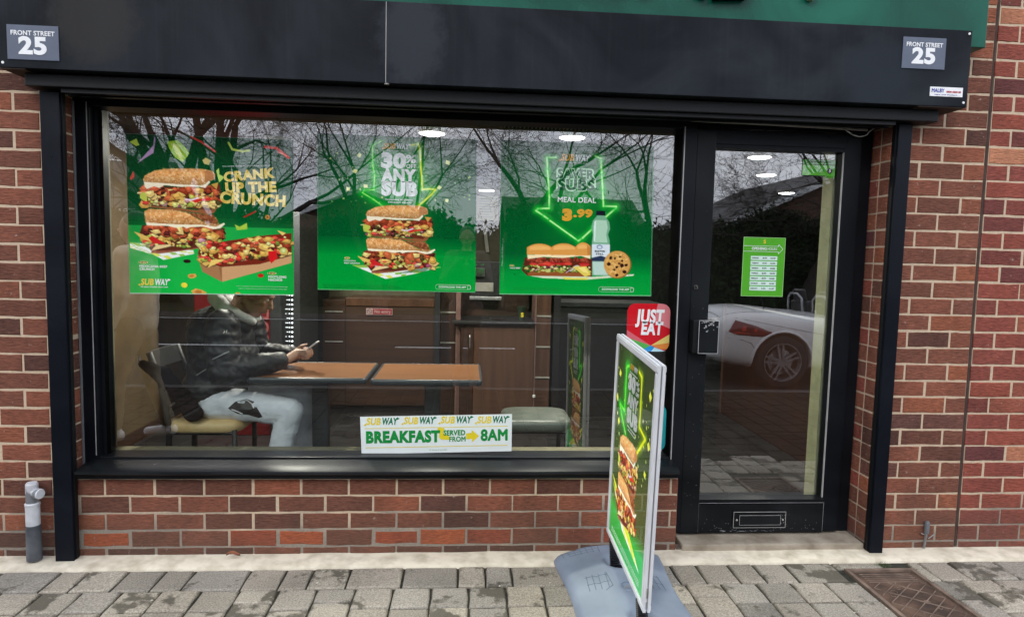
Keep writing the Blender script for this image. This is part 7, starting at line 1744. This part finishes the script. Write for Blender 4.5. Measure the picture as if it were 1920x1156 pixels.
    MB().cbox(ox+2.42, ox+2.56, oy+.72-.0, oy+.96, zr+.86, zr+.98, .04).build('door_mirror', M_CAR, root); MB().cbox(ox+2.42, ox+2.56, oy-.96, oy-.72, zr+.86, zr+.98, .04).build('door_mirror', M_CAR, root)
make_car()

# ------------------------------------------------------------------ trees, hedge and houses across the road
def bark_mat(nm, a, b_): return noise_mat(nm, a, b_, scale=7, detail=7, rough=.95, stretch=(3, 3, .7), coord='World', bump=.6)
M_BARK = bark_mat('dark_bark', (.022,.018,.014,1), (.055,.045,.036,1))
def bare_tree(x, y, stems, seed, label, spread=1.0, depth=6, twig=.008, z0=-.05, group=None):
    """stems: list of (lean x, lean y, first length, radius)"""
    r = random.Random(seed); root = empty('bare_tree', (x, y, z0), label, 'tree', group)
    T_, B_ = MB(), MB()
    def grow(p, d, L_, rad_, lev):
        pts = [p]; rs = [rad_]; n = 4 if lev < 2 else 3; dd = d.copy(); q = p.copy()
        for i in range(n):
            dd = (dd+Vector((r.gauss(0, .13), r.gauss(0, .13), r.gauss(0, .08)+.03*(lev < 3)))).normalized(); q = q+dd*L_/n; pts.append(q); rs.append(rad_*(1-.42*(i+1)/n))
        (T_ if lev < 2 else B_).tube(pts, rs, 8 if lev < 2 else (4 if lev < 4 else 3), cap=False)
        if lev >= depth: return
        k = r.choice([2, 3, 3]) if lev < depth-2 else 4
        for j in range(k):
            i = n if j < 2 else r.randint(1, n-1); base, rr = pts[i], rs[i]
            ax = Vector((r.gauss(0, 1), r.gauss(0, 1), r.gauss(0, .45))); ax = (ax-dd*ax.dot(dd)).normalized()
            an = r.uniform(.28, .62)*spread if j < 2 else r.uniform(.6, 1.15)*spread
            nd_ = (dd*math.cos(an)+ax*math.sin(an)).normalized(); nd_ = (nd_+Vector((0, 0, .06))).normalized()
            grow(base, nd_, L_*r.uniform(.62, .86), max(twig*.5, rr*(.78 if j < 2 else .5)), lev+1)
    for (lx, ly, L_, ra) in stems:
        grow(Vector((x+lx*.25, y+ly*.2, z0-.1)), Vector((lx, ly, 1)).normalized(), L_, ra, 0)
    T_.build('trunk', M_BARK, root, smooth=True); o = B_.build('branches', M_BARK, root, smooth=False)
    return root
bare_tree(-5.0, -13.6, [(.02,0,2.6,.52), (-.35,.1,2.6,.36), (.38,.05,2.6,.34), (.12,-.2,2.8,.30), (-.7,0,2.6,.22), (.75,.1,2.6,.2)], 11, 'large many stemmed bare tree mirrored behind the left poster', 1.05, 7, group='bare trees across the road')
bare_tree(-.6, -13.2, [(.0,0,2.2,.15), (.22,.1,2.3,.10), (-.18,0,2.3,.09)], 5, 'slender bare tree mirrored behind the middle poster', .9, 7, group='bare trees across the road')
bare_tree(3.0, -13.8, [(-.12,0,2.6,.20), (.30,0,2.4,.13)], 23, 'bare forked tree mirrored behind the left edge of the meal deal poster', 1.0, 7, group='bare trees across the road')
bare_tree(10.3, -12.9, [(.12,0,2.1,.33), (.45,.1,1.9,.2)], 31, 'bare tree with a leaning dark trunk mirrored at the right of the door glass', 1.1, 7, group='bare trees across the road')
bare_tree(6.6, -15.5, [(.1,0,2.6,.17), (-.35,.1,2.3,.12)], 47, 'bare tree with drooping twigs mirrored between the posters and the door', 1.2, 7, group='bare trees across the road')
bare_tree(-10.0, -14.2, [(.2,0,2.4,.2), (-.2,0,2.3,.16)], 53, 'bare tree mirrored at the far left edge of the window', 1.1, 6, group='bare trees across the road')
bare_tree(15.0, -14.6, [(-.2,0,2.4,.22), (.2,0,2.3,.16)], 67, 'bare tree beyond the leaning one, hidden by the right door frame', 1.1, 6, group='bare trees across the road')
M_LEAF = noise_mat('laurel_leaf', (.010,.020,.008,1), (.035,.060,.020,1), scale=5, rough=.7, spec=.15, coord='World', lo=.3, hi=.7)
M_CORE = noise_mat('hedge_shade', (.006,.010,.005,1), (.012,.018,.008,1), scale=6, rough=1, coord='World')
def hedge(x0, x1, y0, y1, zt, label, seed, n):
    r = np.random.default_rng(seed); root = empty('hedge', ((x0+x1)/2, (y0+y1)/2, -.1), label, 'hedge')
    def top(x): return zt+.22*math.sin(x*1.1+seed)+.14*math.sin(x*2.7)+.10*mnoise.noise((x*1.5, seed, 0))
    c = MB(); m_ = 40; vs = []
    for i in range(m_+1):
        x = x0+(x1-x0)*i/m_; h_ = top(x)-.22
        vs += [(x, y0+.2, -.2), (x, y0+.2, h_), (x, y1-.2, h_), (x, y1-.2, -.2)]
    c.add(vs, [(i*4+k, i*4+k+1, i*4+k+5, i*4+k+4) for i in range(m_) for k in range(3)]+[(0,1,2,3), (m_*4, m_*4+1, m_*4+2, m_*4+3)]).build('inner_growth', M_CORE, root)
    X = r.uniform(x0, x1, n); face = r.random(n); Y = np.where(face < .65, y1-np.abs(r.normal(0, .14, n))+.05, r.uniform(y0, y1, n))
    T_ = np.array([top(x) for x in X]); Z = np.where(face < .65, r.uniform(-.1, 1, n)*T_, T_-.25+np.abs(r.normal(0, .17, n))*1.3)
    s_ = r.uniform(.035, .075, n); A = r.normal(0, 1, (n, 3)); A /= np.linalg.norm(A, axis=1)[:, None]; B_ = np.cross(A, r.normal(0, 1, (n, 3))); B_ /= np.linalg.norm(B_, axis=1)[:, None]
    C = np.stack([X, Y, Z], 1)-np.array(wloc(root)); a, b_ = A*s_[:, None]*1.5, B_*s_[:, None]*.6
    V = np.stack([C-a, C-b_, C+a, C+b_], 1).reshape(-1, 3).astype(np.float32)
    me = bpy.data.meshes.new('foliage'); me.vertices.add(n*4); me.vertices.foreach_set('co', V.ravel()); me.loops.add(n*4); me.loops.foreach_set('vertex_index', np.arange(n*4, dtype=np.int32)); me.polygons.add(n); me.polygons.foreach_set('loop_start', np.arange(0, n*4, 4, dtype=np.int32)); me.update(calc_edges=True)
    me.materials.append(M_LEAF); o = bpy.data.objects.new('foliage', me); COL.objects.link(o); o.parent = root; o['kind'] = 'stuff'
hedge(2.6, 12.6, -14.6, -13.3, 2.28, 'tall dark evergreen hedge mirrored in the right part of the window and the door', 3, 42000)
hedge(-4.3, 2.5, -15.2, -14.0, 2.12, 'evergreen hedge mirrored behind the middle poster', 8, 24000)
hedge(-16, -4.4, -15.6, -14.4, 2.15, 'lower evergreen hedge mirrored behind the left poster', 5, 26000)
hedge(12.7, 24, -14.6, -13.3, 1.9, 'low evergreen hedge beside the far bungalow', 4, 20000)
# verge
vg = MB().box(-60, 70, -80, -12.10, -.2, -.03).build('verge', M_EARTH); tag(vg, kind='structure')
M_HBR = noise_mat('far_brickwork', (.11,.055,.038,1), (.17,.085,.06,1), scale=14, rough=.9, coord='World'); M_SLATE = noise_mat('grey_roof_tiles', (.055,.052,.055,1), (.10,.095,.095,1), scale=9, rough=.8, coord='World', stretch=(1,1,6))
M_WIN = plain('dark_window_pane', (.02,.025,.03,1), .1); M_UPVC = plain('white_upvc', (.7,.7,.7,1), .4)
def house(x0, x1, y0, y1, eave, ridge, axis, label, chim=True, wins=()):
    """street front at y1; axis 'X': ridge along X, 'Y': gable to the street"""
    root = empty('house', ((x0+x1)/2, (y0+y1)/2, -.05), label, 'house')
    cx, cy = (x0+x1)/2, (y0+y1)/2
    MB().box(x0, x1, y0, y1, -.05, eave).build('walls', M_HBR, root)
    o_ = .3; mb = MB()
    if axis == 'X':
        mb.add([(x0-o_,y1+o_,eave-.1),(x1+o_,y1+o_,eave-.1),(x1+o_,cy,ridge),(x0-o_,cy,ridge),(x0-o_,y0-o_,eave-.1),(x1+o_,y0-o_,eave-.1),(x0-o_,y1+o_,eave+.05),(x1+o_,y1+o_,eave+.05),(x1+o_,cy,ridge+.15),(x0-o_,cy,ridge+.15),(x0-o_,y0-o_,eave+.05),(x1+o_,y0-o_,eave+.05)],
               [(0,1,2,3),(3,2,5,4),(6,9,8,7),(9,10,11,8),(0,6,7,1),(4,5,11,10),(0,3,9,6),(3,4,10,9),(1,7,8,2),(2,8,11,5)])
        MB().add([(x0,y0+.01,eave),(x0,y1-.01,eave),(x0,cy,ridge),(x1,y0+.01,eave),(x1,y1-.01,eave),(x1,cy,ridge)], [(0,1,2),(3,5,4)]).build('gable', M_HBR, root)
        MB().box(x0-o_, x1+o_, y1+o_+.002, y1+o_+.06, eave-.10, eave+.02).build('gutter', M_UPVC, root)
    else:
        mb.add([(x0-o_,y1+o_,eave-.1),(cx,y1+o_,ridge),(x1+o_,y1+o_,eave-.1),(x0-o_,y0-o_,eave-.1),(cx,y0-o_,ridge),(x1+o_,y0-o_,eave-.1),(x0-o_,y1+o_,eave+.05),(cx,y1+o_,ridge+.15),(x1+o_,y1+o_,eave+.05),(x0-o_,y0-o_,eave+.05),(cx,y0-o_,ridge+.15),(x1+o_,y0-o_,eave+.05)],
               [(0,3,4,1),(1,4,5,2),(6,7,10,9),(7,8,11,10),(0,1,7,6),(1,2,8,7),(3,9,10,4),(4,10,11,5),(0,6,9,3),(2,5,11,8)])
        MB().add([(x0,y1-.01,eave),(x1,y1-.01,eave),(cx,y1-.01,ridge),(x0,y0+.01,eave),(x1,y0+.01,eave),(cx,y0+.01,ridge)], [(0,1,2),(3,5,4)]).build('gable', M_HBR, root)
        bb = MB()
        for s, xe in ((-1, x0-o_), (1, x1+o_)): bb.add([(xe,y1+o_+.003,eave-.16),(cx,y1+o_+.003,ridge-.06),(cx,y1+o_+.003,ridge+.14),(xe,y1+o_+.003,eave+.05),(xe,y1+o_+.05,eave-.16),(cx,y1+o_+.05,ridge-.06),(cx,y1+o_+.05,ridge+.14),(xe,y1+o_+.05,eave+.05)], [(0,1,2,3),(7,6,5,4),(0,4,5,1),(3,2,6,7),(0,3,7,4),(1,5,6,2)])
        bb.build('bargeboards', M_UPVC, root)
    rf_ = mb.build('roof', M_SLATE, root)
    if chim: c_ = MB().box(cx-.4, cx+.4, cy-.35, cy+.35, ridge-.6, ridge+1.0).box(cx-.45, cx+.45, cy-.4, cy+.4, ridge+1.0, ridge+1.1).build('chimney', M_HBR, rf_); MB().lathe([(.12,0),(.1,.3),(.0,.3)], (cx-.15, cy, ridge+1.1), 10).lathe([(.12,0),(.1,.3),(.0,.3)], (cx+.18, cy, ridge+1.1), 10).build('chimney_pots', M_TERRA, c_) if False else None
    for (wx, wz, ww, wh) in wins:
        f_ = MB().box(wx-ww/2, wx+ww/2, y1+.002, y1+.06, wz, wz+.06).box(wx-ww/2, wx+ww/2, y1+.002, y1+.06, wz+wh-.06, wz+wh).box(wx-ww/2, wx-ww/2+.06, y1+.002, y1+.06, wz+.06, wz+wh-.06).box(wx+ww/2-.06, wx+ww/2, y1+.002, y1+.06, wz+.06, wz+wh-.06).box(wx-.025, wx+.025, y1+.002, y1+.055, wz+.06, wz+wh-.06).build('window', M_UPVC, root)
        MB().box(wx-ww/2+.06, wx+ww/2-.06, y1+.003, y1+.02, wz+.06, wz+wh-.06).build('pane', M_WIN, f_)
house(-20, -11.9, -31, -24, 2.9, 5.1, 'X', 'brick house with a chimney mirrored at the far left of the window', True, [(-18,1,1.6,1.3),(-14,1,1.6,1.3)])
house(-7.6, 2.0, -33, -25, 2.1, 4.0, 'Y', 'low gabled brick house mirrored behind the middle poster', False, [(-5,.9,1.5,1.1),(-1,.9,1.5,1.1)])
house(11.2, 21.0, -30, -20, 2.75, 5.0, 'Y', 'brick bungalow with a grey roof and white bargeboards mirrored in the door glass', False, [(14.4,1,1.8,1.2),(18,1,1.8,1.2)])
house(3.6, 9.6, -33, -26, 2.5, 4.2, 'X', 'low tiled house beyond the hedge, between the two gabled ones', False, [(6.5,1,1.6,1.1)])
bc = MB().cbox(6.82, 6.98, -9.75+-2.6, -9.6+-2.6, -.05, 2.62, .01).build('timber_post', plain('weathered_brown_post', (.06,.032,.02,1), .8)); tag(bc, 'thin brown timber post in front of the hedge, mirrored in the door glass', 'post')
flush_texts()
